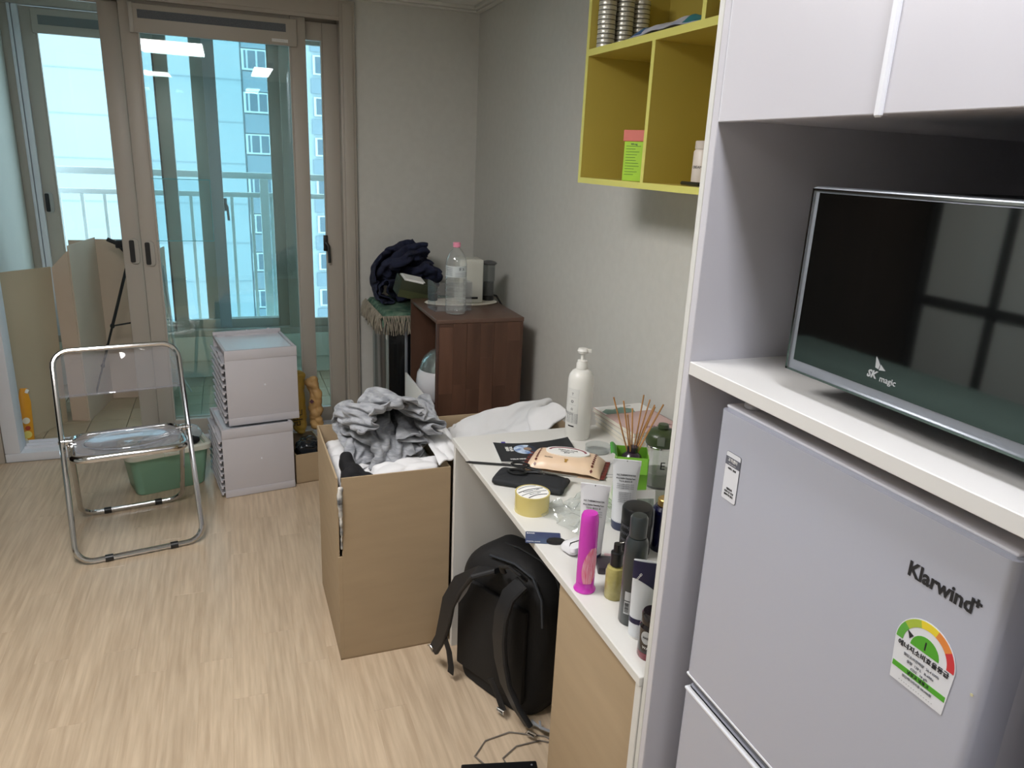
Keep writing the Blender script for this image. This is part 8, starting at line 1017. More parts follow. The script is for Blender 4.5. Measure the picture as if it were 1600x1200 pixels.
# black pouch + scissors
t = thing('black_pouch', 'flat folded black fabric pouch under the scissors', 'pouch', (.702, 1.655, DZ), R(-38))
bb = B(); bb.box(-.098, -.048, .001, .10, .048, .018, bev=.008, seg=3)
g = cloth_heap('fabric', bb, mat('pouch_black', (32, 34, 38), .8, var=.1), parent=t, k=12, amp=.0035, seed=31, vox=.0055, clamp=lambda c: Vector((c.x, c.y, max(.0005, c.z))))
t = thing('scissors', 'pair of scissors with black grips lying on the black pouch', 'scissors', (.738, 1.672, DZ+.0215), R(-34), rot=(0, R(0), R(-34)))
M_st = mat('blade_steel', (168, 165, 158), .25, metal=.9)
for s_, a in ((-1, 3), (1, -3)):
    Mx = Matrix.Translation((0, 0, .0012*s_+.0012))@ZR(a)
    B().prism([(-.012, -.006), (.05, -.0065), (.100, .0), (.05, .004), (-.012, .006)], 0, .0018, M=Mx).out('blade', M_st, t)
    B().tube([tuple(Mx@Vector((x, y, .002))) for x, y in ((0, 0), (-.02, s_*.004), (-.038, s_*.010))], .0052, 8, flat=.7).out('shank', M_black, t)
    B().tube([tuple(Mx@Vector((-.062+.024*math.cos(2*PI*i/24), s_*.017+.0145*math.sin(2*PI*i/24), .003))) for i in range(24)], .0036, 8, closed=True).out('finger_ring', M_black, t)
B().cyl(.0035, -.001, .0055, 12).out('pivot', M_chrome, t)
# tape
t = thing('tape_roll', 'roll of clear yellowish packing tape near the desk edge', 'tape', (.650, 1.515, DZ), R(10))
B().lathe([(.0395, 0), (.043, 0), (.043, .048), (.0395, .048)], 40).out('tape_band', mat('tape_amber', (206, 190, 118), .15, var=.05, coat=.5), t)
B().lathe([(0, .001), (.0393, .001), (.0393, .0475), (.0, .0475)], 40).out('core_disc', M_paper, t, label='printed cardboard core disc')
for k in range(4):
    y = -.025+.017*k; w_ = math.sqrt(max(0, .036**2-y*y))
    B().tube([(-w_+2*w_*i/12, y+.006*math.sin(PI*i/12), .0479) for i in range(13)], .0011 if k % 2 else .0016, 5, flat=.3).out('print_stripe', M_ink, t)
text('PACKING TAPE', .0065, frame((0, .006, .0482), (1, -.0, 0), (0, 1, 0)), M_inkg, t); text('48mm x 50m', .006, frame((0, -.011, .0482), (1, 0, 0), (0, 1, 0)), M_inkg, t)
# crumpled clear wrap
def wr_(u, v):
    x = -.10+.20*u; y = -.07+.14*v; n = noise.noise(Vector((x*26, y*26, 3)))+.6*noise.noise(Vector((x*55, y*55, 7)))
    e = min(1, 6*min(u, 1-u, v, 1-v)+.12)
    x += .02*noise.noise(Vector((u*4, v*4, 1))); y += .02*noise.noise(Vector((u*4, v*4, 9)))
    return (x, y, .003+max(0, .016+.030*n)*e)
t = thing('plastic_wrap', 'crumpled sheet of clear plastic wrap beside the tape roll', 'wrap', (.772, 1.462, DZ), R(20))
B().sheet(wr_, 46, 34, .0006).out('film', glass('wrap_film', (.97, .98, .978), 1.6, .08, milk=.10, milkc=(228, 232, 230)), t)
# card and brush
t = thing('plastic_card', 'dark blue plastic card at the front edge of the desk', 'card', (.622, 1.375, DZ), R(-22))
B().prism(rrect(-.040, -.026, .040, .026, .003), 0, .0012).out('card_body', mat('card_navy', (42, 48, 92), .35, var=.1, vscale=9, rgb2=(70, 86, 112)), t)
text('BANK', .007, frame((-.028, .018, .0013), (1, 0, 0), (0, 1, 0)), M_paper, t); text('CHECK CARD', .005, frame((-.022, -.020, .0013), (1, 0, 0), (0, 1, 0)), M_paper, t)
t = thing('key_fob', 'small black oval fob lying on the blue card', 'fob', (.640, 1.347, DZ+.0012), R(-15))
B().prism([(-.020, 0), (-.013, .009), (0, .011), (.015, .007), (.021, 0), (.015, -.008), (0, -.011), (-.013, -.008)], 0, .007).tube([(.02, 0, .004), (.032, .004, .004), (.045, .012, .003)], .0012, 6).out('shell', M_blackm, t)
t = thing('earbud_case', 'small glossy white rounded case beside the blue card', 'case', (.668, 1.302, DZ), R(15))
loft([(.020, .015), (.028, .022), (.029, .023), (.026, .020), (.014, .010)], [0, .006, .013, .020, .0235], .012, n=6).out('shell', mat('gloss_white', (224, 224, 228), .2, coat=.4), t)
B().box(-.03, -.0235, .0135, .03, .0235, .0139).out('seam', M_inkg, t) if False else None
# tubes of cleanser
M_tb = mat('tube_white', (214, 216, 220), .3); M_tn = mat('tube_navy', (44, 54, 86), .3)
def tube_thing(label, x, y, H_, rw, lean, off_, capm=M_tn):
    t = thing('cream_tube', label, 'tube', (x, y, DZ), 0, rot=(R(lean), 0, face_cam(x, y, off_)))
    def f(u, v):
        a = 2*PI*u; z = .022+(H_-.022)*v; k = v**1.2
        rx = rw*(1-k)+rw*1.30*k; ry = rw*(1-k)+.0015*k
        return (rx*math.cos(a), ry*math.sin(a), z)
    bb = B(); bb.sheet(f, 32, 14, .0012); bmesh.ops.remove_doubles(bb.bm, verts=bb.bm.verts, dist=.0002); bb.out('tube_body', M_tb, t)
    B().box(-rw*1.31, -.0022, H_-.012, rw*1.31, .0022, H_, bev=.0004, seg=1).out('crimp', M_tb, t)
    B().lathe([(0, 0), (rw*.93, 0), (rw*1.0, .003), (rw*1.02, .024), (0, .024)], 28, sy=1).out('cap', capm, t)
    B().box(-.001, -.0027, H_-.011, .001, -.0022, H_-.001).out('register_mark', M_ink, t)
    def LM(z): 
        v = (z-.022)/(H_-.022); k = max(0, v)**1.2; ry = rw*(1-k)+.0015*k; z2 = z+.004; v2 = (z2-.022)/(H_-.022); ry2 = rw*(1-v2**1.2)+.0015*v2**1.2
        return frame((0, -ry-.0013, z), (1, 0, 0), (0, -(ry2-ry), .004))
    text('365 THERMOWATER', .0048, LM(H_*.80), M_ink, t, bold=.0001); text('Moist Bubble Cleansing Foam', .0046, LM(H_*.755), M_ink, t, bold=.00012, sx=.8); text('약산성 클렌징 폼', .0044, LM(H_*.715), M_ink, t)
    for k in range(3): text('피부에 수분을 공급하는 세정제', .0034, LM(H_*(.675-.028*k)), M_inkg, t, sx=.9)
    for k in range(6): text('사용방법 및 주의사항을 확인하고 사용', .0030, LM(H_*(.56-.026*k)), M_inkg, t, sx=.62)
    return t
tube_thing('white cleanser tube with navy cap behind the pink bottle', .684, 1.262, .178, .0235, 1, -4)
tube_thing('second white cleanser tube with navy cap in front of the green carton', .822, 1.375, .172, .0245, 1, 2)
# magenta bottle
t = on('pink_bottle', 'slim glossy magenta bottle at the front edge of the desk', 'bottle', .6225, 1.160)
M_mg = mat('magenta', (196, 54, 176), .22, coat=.4)
B().lathe([(0, 0), (.0215, 0), (.0225, .003), (.0205, .007), (.0185, .010), (.0185, .02), (0, .02)], 30).out('foot_ring', M_mg, t)
B().lathe([(.0186, .0205), (.0184, .10), (.0178, .15), (.0170, .163), (.0145, .169), (0, .170)], 30).out('sleeve', M_mg, t)
b = B()
def win_(u, v):
    z = .022+.078*v; w_ = 76*(math.sin(PI*(.10+v*.86))**.6); a = R(14+26*v+w_*(u-.5)*1.3); r = .0192; return (r*math.sin(a), -r*math.cos(a), z)
b.sheet(win_, 12, 12, .0005); b.out('label_window', mat('label_pink_pale', (226, 170, 190), .25, rgb2=(214, 90, 120), vscale=40, stretch=(8, 8, 1)), t)
# small dark box behind
t = thing('compact_case', 'small dark square compact lying behind the pink bottle', 'case', (.706, 1.216, DZ), R(-20))
B().box(-.026, -.026, 0, .026, .026, .016, bev=.003).out('shell', mat('plum_black', (52, 44, 50), .35), t)
t = thing('pink_slip', 'thin pale pink slip under the dark compact', 'paper', (.742, 1.242, DZ), R(-30)); B().box(-.03, -.02, 0, .03, .02, .0012).out('slip', mat('pink_slip', (226, 190, 194), .6), t)
# amber sprayer
t = on('spray_bottle', 'small clear bottle of yellowish liquid with black nozzle', 'bottle', .667, 1.120)
B().lathe([(0, 0), (.0185, 0), (.0195, .002), (.0195, .058), (.017, .066), (.009, .070), (0, .070)], 28).out('liquid_body', mat('pale_oil', (168, 158, 96), .15, coat=.5, var=.1, vscale=90), t)
B().lathe([(0, .071), (.0125, .071), (.0125, .098), (.008, .100), (.008, .116), (0, .117)], 22).out('nozzle_cap', M_black, t)
B().tube([(.003, 0, .118), (.012, 0, .121), (.0185, -.002, .112), (.0205, -.002, .09), (.0205, 0, .072)], .0012, 6).out('clip_wire', M_chrome, t)
# aerosol
t = on('aerosol_can', 'tall dark grey aerosol can with barcode label', 'can', .657, 1.038)
M_aer = mat('aerosol_grey', (48, 54, 56), .28, coat=.3)
B().lathe([(0, 0), (.0195, 0), (.021, .003), (.0212, .155), (.0200, .168), (.0165, .176), (0, .177)], 32).out('can_body', M_aer, t)
B().lathe([(0, .1775), (.0155, .1775), (.0158, .214), (.013, .219), (0, .220)], 28).out('cap', M_aer, t)
b = B(); wrap(b, .0213, -34, -4, .026, .072, n=6); b.out('barcode_label', mat('label_grey', (176, 178, 180), .5), t)
for k in range(9):
    b = B(); wrap(b, .0217, -30, -9, .030+k*.0022, .0308+k*.0022+random.choice((0, .0006)), n=4); b.out('barcode_bar', M_ink, t)
b = B(); wrap(b, .0218, -33, -5, .0525, .054, n=4); b.out('label_rule', M_ink, t)
text('DRY', .010, Matrix.Translation((0, 0, .130))@ZR(34), M_inkg, t, cyl=.0216); text('VOLUME', .006, Matrix.Translation((0, 0, .121))@ZR(34), M_inkg, t, cyl=.0216)
# navy and white tube
t = on('hand_cream', 'white and navy tube leaning in front of the aerosol can', 'tube', .652, .995)
def hf(u, v):
    a = 2*PI*u; k = v; return (.0185*(1-k)*math.cos(a)+.0205*k*math.cos(a), (.0185*(1-k)+.0015*k)*math.sin(a), .004+.148*v)
bb = B(); bb.sheet(hf, 30, 10, .001); bb.out('tube_body', mat('tube_cool_white', (206, 210, 214), .3), t)
def hn(u, v):
    a = R(-85+170*u); zz = .104+.012*math.sin(u*3+1)+(.150-.104-.012*math.sin(u*3+1))*v; k = (zz-.004)/.148; r1_ = .0185*(1-k)+.0205*k+.0008; r2_ = .0185*(1-k)+.0015*k+.0008
    return (r1_*math.sin(a), -r2_*math.cos(a), zz)
B().sheet(hn, 16, 8, .0004).out('navy_top', mat('deep_navy', (28, 28, 62), .3), t)
def hn2(u, v):
    a = R(-85+170*u); zz = .030+.010*v; k = (zz-.004)/.148; r1_ = .0185*(1-k)+.0205*k+.0008; r2_ = .0185*(1-k)+.0015*k+.0008
    return (r1_*math.sin(a), -r2_*math.cos(a), zz)
B().sheet(hn2, 16, 2, .0004).out('navy_ring', mat('deep_navy', (28, 28, 62), .3), t)
text('HAND', .006, frame((-.009, -.0085, .122), (.5, 0, .85), (-.85, 0, .5)), M_paper, t); B().cyl(.0175, 0, .004, 20).out('foot', M_paper, t)
# dark jar at the end
t = on('cream_jar', 'small dark brown jar with oval label by the kitchen panel', 'jar', .642, .938)
B().lathe([(0, 0), (.021, 0), (.0225, .003), (.0225, .014), (0, .014)], 28).out('base', mat('jar_red', (120, 40, 52), .25, coat=.4), t)
B().lathe([(0, .0145), (.0225, .0145), (.0225, .060), (.018, .066), (0, .067)], 28).out('jar_body', mat('jar_dark', (28, 22, 24), .2, coat=.5), t)
B().lathe([(0, .0675), (.020, .0675), (.0205, .084), (.018, .088), (0, .0885)], 28).out('lid', mat('jar_dark', (28, 22, 24), .2, coat=.5), t)
B().sheet(lambda u, v: ((.0229)*math.sin(R(-22)+.45*math.cos(2*PI*u)*v), -(.0229)*math.cos(R(-22)+.45*math.cos(2*PI*u)*v), .046+.0125*math.sin(2*PI*u)*v), 24, 2, .0003).out('oval_label', mat('label_grey', (176, 178, 180), .5), t)
text('HAIR', .006, Matrix.Translation((0, 0, .046))@ZR(-22), M_ink, t, cyl=.0234); text('WAX', .007, Matrix.Translation((0, 0, .026))@ZR(-16), M_paper, t, cyl=.0229)
# black jar behind
t = on('black_tub', 'wide matt black jar with boxed white print behind the aerosol', 'jar', .792, 1.262)
B().lathe([(0, 0), (.032, 0), (.0335, .003), (.0335, .078), (0, .078)], 32).out('jar_body', M_blackm, t)
B().lathe([(0, .0785), (.0335, .0785), (.0337, .108), (.031, .112), (.028, .1125), (0, .1115)], 32).out('lid', M_black, t)
for z_ in (.071, .055, .039): text('[MEN]', .009, Matrix.Translation((0, 0, z_))@ZR(-45), M_inkg, t, cyl=.0338)
t = on('navy_jar', 'dark navy bottle with gold lid beside the kitchen panel', 'bottle', .862, 1.262)
B().lathe([(0, 0), (.026, 0), (.027, .003), (.027, .098), (.022, .105), (0, .106)], 30).out('bottle_body', mat('glossy_navy', (18, 20, 52), .18, coat=.5), t)
B().lathe([(0, .1065), (.018, .1065), (.018, .120), (.016, .122), (0, .122)], 24).out('lid', mat('gold_lid', (176, 146, 84), .3, metal=.7), t)
t = thing('lime_tube', 'thin lime tube squeezed between the can and the panel', 'tube', (.692, .975, DZ), 0); B().lathe([(0, 0), (.008, 0), (.0082, .135), (.006, .14), (0, .14)], 16).out('tube_body', mat('lime_tube', (196, 204, 110), .4), t)
# reed diffuser
t = thing('diffuser_box', 'open lime green carton holding a reed diffuser', 'carton', (.907, 1.498, DZ), face_cam(.907, 1.498, 5)); t.scale = (.96, .96, 1.19)
M_lg1 = mat('lime_card', (120, 182, 56), .45, var=.03, vscale=20); M_lg2 = mat('leaf_card', (70, 150, 60), .5)
for a in ((-.041, -.041, 0, .041, -.0395, .112), (-.041, .0395, 0, .041, .041, .112), (-.041, -.0395, 0, -.0395, .0395, .112), (.0395, -.0395, 0, .041, .0395, .112)): B().box(*a).out('side', M_lg1, t)
B().box(-.039, -.039, 0, .039, .039, .003).out('bottom', M_lg2, t)
B().sheet(lambda u, v: (-.041-.016*v, -.038+.076*u, .112-.006*v+.012*math.sin(v*2)), 4, 4, .001).out('flap', M_lg2, t)
B().sheet(lambda u, v: (-.038+.076*u, -.041-.012*v, .112-.032*v), 4, 4, .001).out('flap', M_lg1, t)
B().box(-.024, -.0555, .078, .0, -.0535, .104).out('print_patch', M_lg2, t)
t = thing('reed_diffuser', 'dark glass reed diffuser bottle with wooden reeds', 'diffuser', (.907, 1.498, DZ+.0045)); t.scale = (.96, .96, 1.15)
B().lathe([(0, 0), (.030, 0), (.033, .004), (.033, .085), (.024, .105), (.014, .112), (.014, .125), (0, .126)], 26).out('bottle_body', mat('plum_glass', (46, 34, 48), .2, coat=.3), t)
M_rd = mat('reed_wood', (176, 128, 76), .7, var=.15, vscale=20)
for k, (dx, dy, h_) in enumerate(((-.052, .03, .232), (-.042, -.03, .21), (-.028, .02, .225), (.03, .02, .235), (.048, -.01, .215), (.056, .03, .22), (.066, -.02, .222), (.012, .04, .20), (.075, .035, .205))):
    B().tube([(dx*.06, dy*.06, .09), (dx*.5, dy*.5, .155), (dx, dy, h_)], .0021, 6).out('reed', M_rd, t)
# lidded glass jar
t = on('lidded_jar', 'clear jar with olive green lid beside the green carton', 'jar', 1.035, 1.566)
B().lathe([(0, 0), (.038, 0), (.0405, .004), (.0405, .118), (.0385, .118), (.0385, .006), (0, .004)], 36).out('jar_body', M_clear, t)
M_ol = mat('olive_lid', (58, 70, 44), .35)
B().lathe([(0, .1185), (.0425, .1185), (.0432, .122), (.0432, .140), (.0405, .147), (.028, .156), (.016, .159), (0, .160)], 36).out('lid', M_ol, t)
B().lathe([(0, .1605), (.014, .1605), (.015, .165), (.013, .172), (0, .173)], 20).out('knob', M_ol, t)
B().lathe([(.0408, .112), (.0416, .113), (.0416, .1165), (.0408, .1175)], 36).out('metal_ring', M_chrome, t)
B().box(-.012, -.0445, .125, .008, -.0420, .150, bev=.002).out('clasp', mat('clasp_smoke', (110, 116, 106), .3), t)
text('E', .030, Matrix.Translation((0, 0, .068))@ZR(12), M_ink, t, cyl=.0408)
B().lathe([(0, .0065), (.036, .0065), (.036, .040), (0, .042)], 28).out('contents', mat('jar_contents', (92, 94, 80), .6, var=.2, vscale=40), t)
# clear drink bottle partly hidden
t = on('drink_bottle', 'clear plastic drink bottle with dark cap by the kitchen panel', 'bottle', 1.20, 1.70); t.scale = (1, 1, 1.07)
B().lathe([(0, 0), (.030, 0), (.033, .004), (.033, .15), (.032, .19), (.028, .225), (.016, .262), (.012, .270), (.012, .28), (0, .28)], 30).out('bottle_body', M_clear, t)
text('ABIB', .026, Matrix.Translation((0, 0, .205))@ZR(-38)@Matrix.Rotation(0, 4, 'X'), M_ink, t, cyl=.0325)
B().cyl(.014, .281, .30, 18).out('cap', M_clear, t)
t = on('black_capped_bottle', 'small bottle with tall black cap behind the olive lidded jar', 'bottle', 1.135, 1.60)
B().lathe([(0, 0), (.018, 0), (.019, .004), (.019, .13), (.012, .14), (0, .14)], 24).out('bottle_body', M_blackm, t); B().cyl(.0125, .1405, .195, 18, bev=.001).out('cap', M_black, t)
# dish
t = thing('clear_dish', 'round shallow clear plastic dish near the pump bottle', 'dish', (.985, 1.822, DZ))
B().lathe([(0, 0), (.036, 0), (.038, .002), (.038, .017), (.0365, .017), (.0365, .003), (0, .002)], 36).out('dish_body', glass('dish_clear', (.93, .95, .95), 1.6, .02, milk=.1), t)
B().lathe([(.0368, .0172), (.0382, .0176), (.0382, .0186), (.0368, .019)], 36).out('rim', M_acrylic, t)
# paper under wipes
t = thing('folded_paper', 'grey white printed sheet under the wipes pack end', 'paper', (.935, 1.700, DZ), R(-20)); B().box(-.06, -.06, 0, .06, .06, .0016).out('sheet', mat('paper_grey', (200, 200, 200), .6), t); B().box(-.05, -.045, .0018, .05, -.043, .002).out('rule', M_inkg, t)
# books by the wall
bc = [((198, 168, 164), 'pink covered paperback, topmost of the pile by the wall'), ((214, 212, 205), 'cream paperback second from the top of the pile by the wall'), ((196, 196, 192), 'pale grey paperback in the middle of the pile by the wall'), ((210, 206, 198), 'white paperback at the bottom of the pile by the wall')]
for k in range(4):
    th_b = .0135; z = DZ+(3-k)*(th_b+.0004)
    t = thing('paperback', bc[k][1], 'book', (1.172+.003*(k % 2), 1.925-.006*k, z), R(3-1.5*k+4*(k == 3)), group='paperbacks piled by the wall')
    B().box(-.09, -.125, .0012, .086, .123, th_b-.0012).out('pages', mat('page_cream', (222, 216, 202), .8, var=.04, vscale=200, stretch=(.1, .1, 12)), t)
    cv = mat('cover%d' % k, bc[k][0], .5)
    B().box(-.091, -.126, 0, .089, .124, .001).out('cover', cv, t); B().box(-.091, -.126, th_b-.001, .089, .124, th_b).out('cover', cv, t); B().box(.087, -.126, 0, .089, .124, th_b).out('spine', cv, t)
    if k == 0:
        B().box(-.088, .05, th_b, .088, .122, th_b+.0004).out('cover_band', M_paper, t)
        B().prism([(-.08, .05), (.02, .045), (.03, .075), (.0, .10), (-.04, .085), (-.06, .095), (-.085, .075)], th_b+.0004, th_b+.0008).out('cover_picture', mat('cover_green', (120, 150, 138), .5, var=.1, vscale=30), t)
        text('PINK BOOK', .018, frame((.02, -.09, th_b+.0006), (1, 0, 0), (0, 1, 0)), mat('plum_ink', (110, 70, 84), .5), t); text('essay', .010, frame((.03, .105, th_b+.001), (1, 0, 0), (0, 1, 0)), M_inkg, t)
# small paper tube & pouch near the kitchen panel
t = thing('cotton_packet', 'small printed white sachet leaning behind the black jar', 'sachet', (.862, 1.335, DZ), 0, rot=(R(-14), 0, face_cam(.862, 1.335, 20)))
B().box(-.024, -.002, 0, .024, .002, .10, bev=.001).out('sachet', M_paper, t); B().box(-.02, -.0026, .02, .02, -.002, .08).out('print', mat('sachet_print', (150, 160, 150), .5, var=.3, vscale=60), t)

# ============================================================ BACKPACK
t = thing('backpack', 'black backpack standing under the desk with straps outward', 'backpack', (.645, 1.745, 0), R(-64)); t.scale = (1, 1, .88)
M_bp = mat('backpack_nylon', (17, 17, 19), .75, var=.15, vscale=90, bump=.15, bscale=400); M_bp2 = mat('backpack_dark', (24, 25, 28), .55, var=.1, vscale=60)
def bpf(u, v):
    z = .004+.516*v; k = v; hw_ = .178-.012*abs(2*v-1)**2; 
    if v > .72: hw_ *= math.sqrt(max(0, 1-((v-.72)/.285)**2*.78))
    dy = .105-.010*v; 
    if v > .8: dy *= math.sqrt(max(0, 1-((v-.8)/.205)**2*.75))
    if v < .06: hw_ *= .93+.07*v/.06
    a = 2*PI*u; p = 4.5
    cx = abs(math.cos(a))**(2/p)*math.copysign(1, math.cos(a)); cy = abs(math.sin(a))**(2/p)*math.copysign(1, math.sin(a))
    n_ = .004*noise.noise(Vector((cx*3, cy*3, z*9)))
    return ((hw_+n_)*cx, .108+.02*v*0+(dy+n_)*cy, z)
bb = B(); rings = []
for j in range(31):
    rings.append([bb.bm.verts.new(bpf(i/56, j/30)) for i in range(56)])
fs = [bb.bm.faces.new([rings[j][i], rings[j][(i+1) % 56], rings[j+1][(i+1) % 56], rings[j+1][i]]) for j in range(30) for i in range(56)]
fs.append(bb.bm.faces.new(rings[0][::-1])); fs.append(bb.bm.faces.new(rings[-1])); bb._tag(fs, 0); bb.out('body', M_bp, t, ang=60)
# padded back panel
for x0_, x1_ in ((-.145, .13),): B().box(x0_, -.006, .05, x1_, .012, .40, bev=.006).out('back_pad', M_bp, t)
# piping seam
sm_ = []
for j in range(3, 31): p = bpf(.045, j/30); sm_.append((p[0], p[1]*0+.155, p[2]+.001))
# straps
L1 = [(.02, -.010, .500), (-.03, -.045, .485), (-.085, -.06, .42), (-.125, -.06, .33), (-.145, -.055, .24), (-.175, -.045, .15), (-.215, -.035, .075)]
s1 = B().strap(L1, (0.85, -.15, .5), lambda u: .068-.022*u if u < .8 else .05-.01*u, .016).out('shoulder_strap', M_bp2, t)
B().strap([(-.118, -.062, .30), (-.150, -.05, .215), (-.160, -.04, .19)], (1, 0, .3), .022, .003).out('reflective_edge', mat('grey_webbing', (120, 122, 126), .6), s1) if False else None
B().strap([(-.050, -.038, .45), (-.085, -.040, .385), (-.105, -.040, .33)], (.6, .3, .6), lambda u: .004+.018*math.sin(PI*u), .003).out('reflective_tape', mat('grey_webbing', (128, 130, 134), .6), s1)
B().strap([(-.150, -.05, .17), (-.135, -.045, .12), (-.130, -.04, .055), (-.132, -.04, .03)], (1, 0, 0), .026, .004).out('webbing', M_bp, s1)
B().tube([(-.235, -.036, .075), (-.225, -.05, .095), (-.213, -.045, .09), (-.216, -.032, .06), (-.228, -.03, .055)], .0035, 8, closed=True).out('buckle', M_chrome, s1)
L2 = [(.115, -.008, .505), (.100, -.045, .47), (.090, -.06, .40), (.088, -.062, .32), (.096, -.06, .24), (.115, -.055, .16), (.150, -.045, .09), (.19, -.035, .04)]
s2 = B().strap(L2, (.95, -.25, .1), lambda u: .060-.030*max(0, u-.45), .016).out('shoulder_strap', M_bp2, t)
B().strap([(.03, -.03, .11), (.065, -.03, .06), (.09, -.035, .028)], (1, 0, .6), .028, .004).out('webbing', M_bp, s2)
B().tube([(.070, -.04, .022), (.082, -.05, .042), (.100, -.045, .038), (.094, -.036, .015)], .0032, 8, closed=True).out('buckle', M_chrome, s2)
B().tube([(.19, -.045, .02), (.205, -.052, .042), (.225, -.045, .038), (.215, -.036, .014)], .0032, 8, closed=True).out('buckle', M_chrome, s2)
B().tube([(.035, .00, .497), (.045, -.02, .53), (.075, -.02, .545), (.105, -.01, .53), (.112, .01, .505)], .010, 8, flat=.6).out('top_handle', M_bp2, t)
B().tube([(-.09, .10, .512), (.0, .10, .526), (.09, .10, .520), (.145, .10, .49), (.172, .10, .42), (.181, .10, .30), (.182, .10, .12)], .0035, 6).out('zip_seam', M_bp2, t)
B().tube([(-.05, .03, .505), (.05, .03, .522), (.12, .03, .505), (.158, .025, .45), (.172, .02, .36)], .004, 6).out('piping', mat('piping', (52, 56, 62), .4), t)
for x_, y_, z_ in ((.1845, .10, .30), (.1845, .14, .20)):
    B().box(x_-.002, y_-.006, z_+.028, x_+.004, y_+.006, z_+.042, bev=.002).box(x_+.001, y_-.005, z_-.018, x_+.0035, y_+.005, z_+.026, bev=.001).out('zip_pull', mat('zip_metal', (92, 94, 96), .35, metal=.6), t)
# adapter and cables on the floor
t = thing('black_adapter', 'black flat device on the floor at the bottom of the desk front', 'device', (.56, 1.40, 0), R(-14)); B().box(-.10, -.07, 0, .10, .07, .028, bev=.004).out('shell', M_black, t); B().cyl(.003, .028, .0286, 10, c=(.085, .055, 0)).out('light', M_inkg, t)
M_cb = mat('cable_grey', (120, 112, 104), .5)
for lb, pts in (('thin grey cable curving from the device to under the desk', [(.55, 1.475, .012), (.53, 1.53, .004), (.575, 1.575, .003), (.65, 1.585, .003), (.74, 1.54, .003), (.80, 1.45, .003)]), ('second thin brownish cable looping beside the first one', [(.60, 1.47, .012), (.60, 1.50, .004), (.65, 1.53, .003), (.72, 1.53, .003), (.80, 1.48, .003)])):
    o = B().tube(pts, .0022, 6).out('cable', M_cb, None); tag(o, lb, 'cable', 'cables on the floor')
for k in range(3):
    o = B().tube([(.70+.02*k, 1.60-.01*k, .02), (.73, 1.565-.008*k, .018+.004*k), (.77, 1.53-.006*k, .012+.004*k), (.84, 1.47, .01+.004*k)], .0035, 6).out('earphone_cord', mat('cord_pale', (150, 154, 160), .4), None)
    tag(o, ('lowest', 'middle', 'topmost')[k]+' of the pale cords bunched at the foot of the backpack', 'cord', 'pale cords by the backpack')

# ============================================================ THINGS ON THE BALCONY
t = thing('tall_carton', 'tall kraft carton standing open-edged on the balcony behind the tripod', 'box', (0, 0, 0))
def cp(poly, z0, z1, nm): B().prism(poly, z0, z1).out(nm, M_cardbal, t)
def wallp(p, q, z0, z1, nm, th=.006, cut=0):
    d = Vector((q[0]-p[0], q[1]-p[1])); L_ = d.length; d.normalize(); 
    M = frame((p[0], p[1], 0), (d.x, d.y, 0), (0, 0, 1))
    B().prism([(0, z0), (L_, z0), (L_, z1-cut), (cut, z1)] if cut <= 0 else [(0, z0), (L_, z0), (L_, z1), (cut, z1), (0, z1-cut)], 0, th, M=M).out(nm, M_cardbal, t)
wallp((-.918, 4.63), (-.83, 4.60), 0, .97, 'side', cut=.09)
wallp((-.83, 4.60), (-.76, 5.02), 0, 1.0, 'side'); wallp((-.90, 5.05), (-.44, 5.02), 0, .98, 'side'); wallp((-.76, 5.02), (-.44, 4.99), 0, .99, 'side')
wallp((-.44, 4.98), (-.40, 5.15), 0, .93, 'flap')
t = thing('leaning_carton', 'flat kraft sheet leaning on the left balcony wall', 'cardboard', (0, 0, 0))
b = B()
q = [(-1.155, 4.22, 0), (-.945, 4.62, 0), (-.925, 4.62, .885), (-1.155, 4.26, .90)]
def sh(u, v):
    a = Vector(q[0]).lerp(Vector(q[1]), u); c = Vector(q[3]).lerp(Vector(q[2]), u); p = a.lerp(c, v); return tuple(p)
b.sheet(sh, 6, 6, .006); b.out('sheet', mat('kraft_dull', (186, 168, 142), .8, var=.03, vscale=3), t)
# tripod
t = thing('tripod', 'folded black camera tripod leaning in front of the tall carton', 'tripod', (0, 0, 0))
top = Vector((-.535, 4.80, .985)); ft = Vector((-.838, 4.74, .006))
mid = ft.lerp(top, .52); mid2 = ft.lerp(top, .28)
B().tube([top, mid], .0085, 8).tube([mid, mid2], .0065, 8).tube([mid2, ft], .005, 8).out('leg', M_blackm, t)
for p, r_ in ((mid, .013), (mid2, .011), (ft, .009), (ft.lerp(top, .40), .011)): B().ball(p, (r_, r_, r_*1.2), 2).out('clamp', M_blackm, t)
B().tube([mid, mid+Vector((.10, .02, .012))], .005, 8).out('brace', M_blackm, t)
B().box(-.62, 4.775, .965, -.515, 4.83, 1.01, bev=.006).tube([(-.66, 4.79, 1.015), (-.61, 4.79, .99), (-.555, 4.80, .92)], .012, 8).out('head', M_blackm, t)
t2 = B().tube([(-.53, 4.83, .97), (-.49, 4.90, .006)], .0075, 8).out('leg', M_blackm, t); B().tube([(-.53, 4.83, .97), (-.47, 4.84, .01)], .0075, 8).out('leg', M_blackm, t)
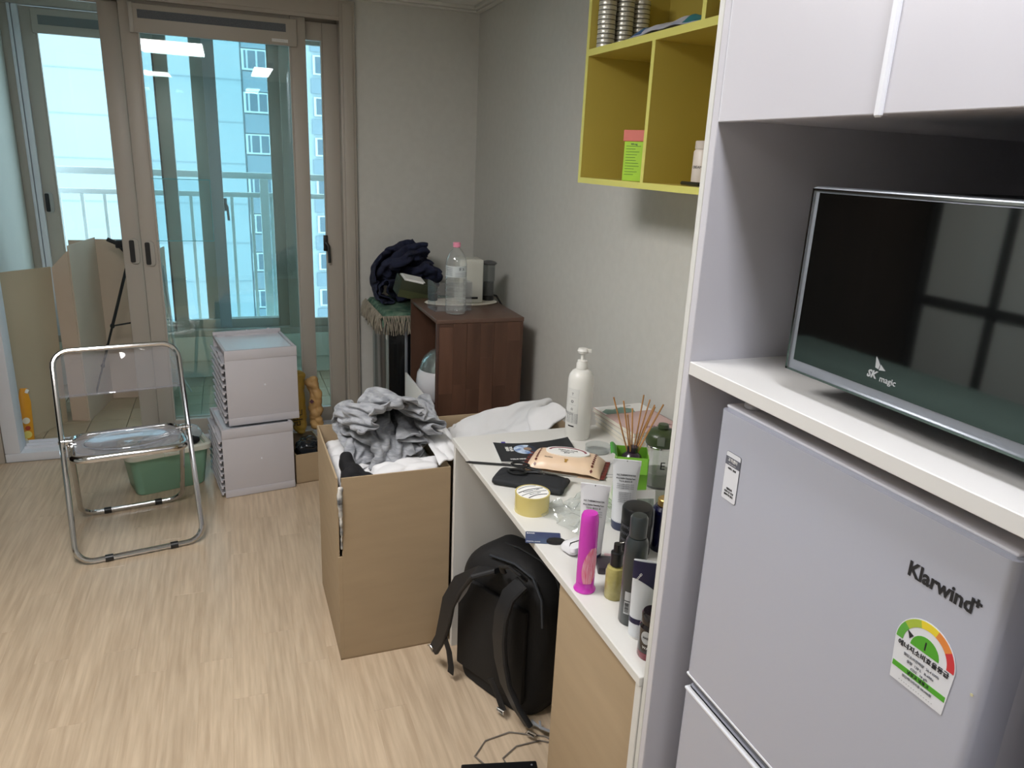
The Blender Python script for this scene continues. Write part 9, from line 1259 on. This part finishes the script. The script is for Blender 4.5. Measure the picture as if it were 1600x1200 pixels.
# orange pouch
t = thing('refill_pouch', 'orange stand-up refill pouch with white cap on the balcony floor', 'pouch', (-1.088, 4.315, 0), R(10), rot=(R(-6), R(6), R(20)))
def pf_(u, v):
    a = 2*PI*u; z = .29*v; ry = .022*(1-v)**.7+.0015; rx = .042*(1-.35*v) if v < .75 else .042*(1-.35*v)*(1-(v-.75)*1.8)
    return (rx*math.cos(a), ry*math.sin(a), z)
B().sheet(pf_, 24, 12, .0012).out('pouch_body', mat('orange_film', (226, 156, 36), .35, var=.06, vscale=12), t)
B().lathe([(0, 0), (.009, 0), (.009, .02), (0, .021)], 14, M=Matrix.Translation((.010, 0, .265))@Matrix.Rotation(R(25), 4, 'Y')).out('cap', M_paper, t)
for x_, z_, r_, c_ in ((.004, .12, .017, (235, 228, 205)), (.010, .08, .012, (180, 70, 40)), (.008, .045, .020, (236, 220, 120)), (-.004, .015, .012, (240, 232, 190))):
    B().cyl(r_, 0, .0006, 16, M=frame((x_, -.0235+.02*z_, z_), (1, 0, 0), (0, .05, 1))).out('print_spot', mat('spot%d' % c_[2], c_, .5), t)
t = thing('blue_packet', 'blue wrapped bundle behind the leaning kraft sheet', 'packet', (-.905, 4.80, 0), R(25)); bb = B(); bb.box(-.045, -.05, 0, .05, .05, .20, bev=.02)
cloth_heap('wrapper', bb, mat('blue_wrap', (110, 130, 160), .4, rgb2=(60, 66, 84), vscale=18), parent=t, k=18, amp=.008, seed=41, vox=.012, clamp=lambda c: Vector((c.x, c.y, max(0, c.z))))
t = thing('white_carton', 'small white pack standing on a ledge at the far left of the balcony', 'pack', (-1.147, 4.33, .90), 0); 
t['label'] = 'small white pack lying on top of the leaning kraft sheet'
B().box(.0, -.05, 0, .045, .06, .05, bev=.004).out('pack', M_paper, t); B().cyl(.02, .0505, .10, 14, c=(.02, 0, 0)).out('roll', M_paper, t)
# drying rack seen through the tinted pane
t = thing('drying_rack', 'folded white drying rack standing on the balcony behind the door', 'rack', (-.43, 4.86, 0))
M_rk = mat('rack_white', (206, 208, 204), .4)
for y_ in (0, .06):
    B().tube([(-.04, y_, .01), (-.06, y_, .84), (.0, y_, .86), (.04, y_, .84), (.075, y_, .01)], .007, 8).out('frame', M_rk, t)
for k in range(9): B().tube([(-.045-.001*k, .03, .12+.08*k), (.06-.003*k, .03, .12+.08*k)], .0035, 6).out('rod', M_rk, t)
B().tube([(-.05, .07, .45), (.13, .12, .02)], .006, 8).out('strut', M_rk, t)
# transparent sheet clipped on the glass
t = thing('clear_sheet', 'clear thin plastic sheet stuck on the tinted sliding pane', 'sheet', (-.215, WY+.0, 1.235))
B().box(-.135, -.0005, -.15, .135, .0005, .15).out('film', glass('note_film', (.90, .97, .98), .8, .05, milk=.03), t)
b = B(); 
B().box(-.135, -.0012, .148, .135, .0, .151).out('edge', mat('cyan_edge', (90, 170, 180), .4), t); B().box(-.135, -.0012, -.151, .135, .0, -.148).out('edge', MATS['cyan_edge'], t)
B().box(-.1355, -.0012, -.15, -.134, .0, .15).out('edge', MATS['cyan_edge'], t); B().box(.134, -.0012, -.15, .1355, .0, .15).out('edge', MATS['cyan_edge'], t)
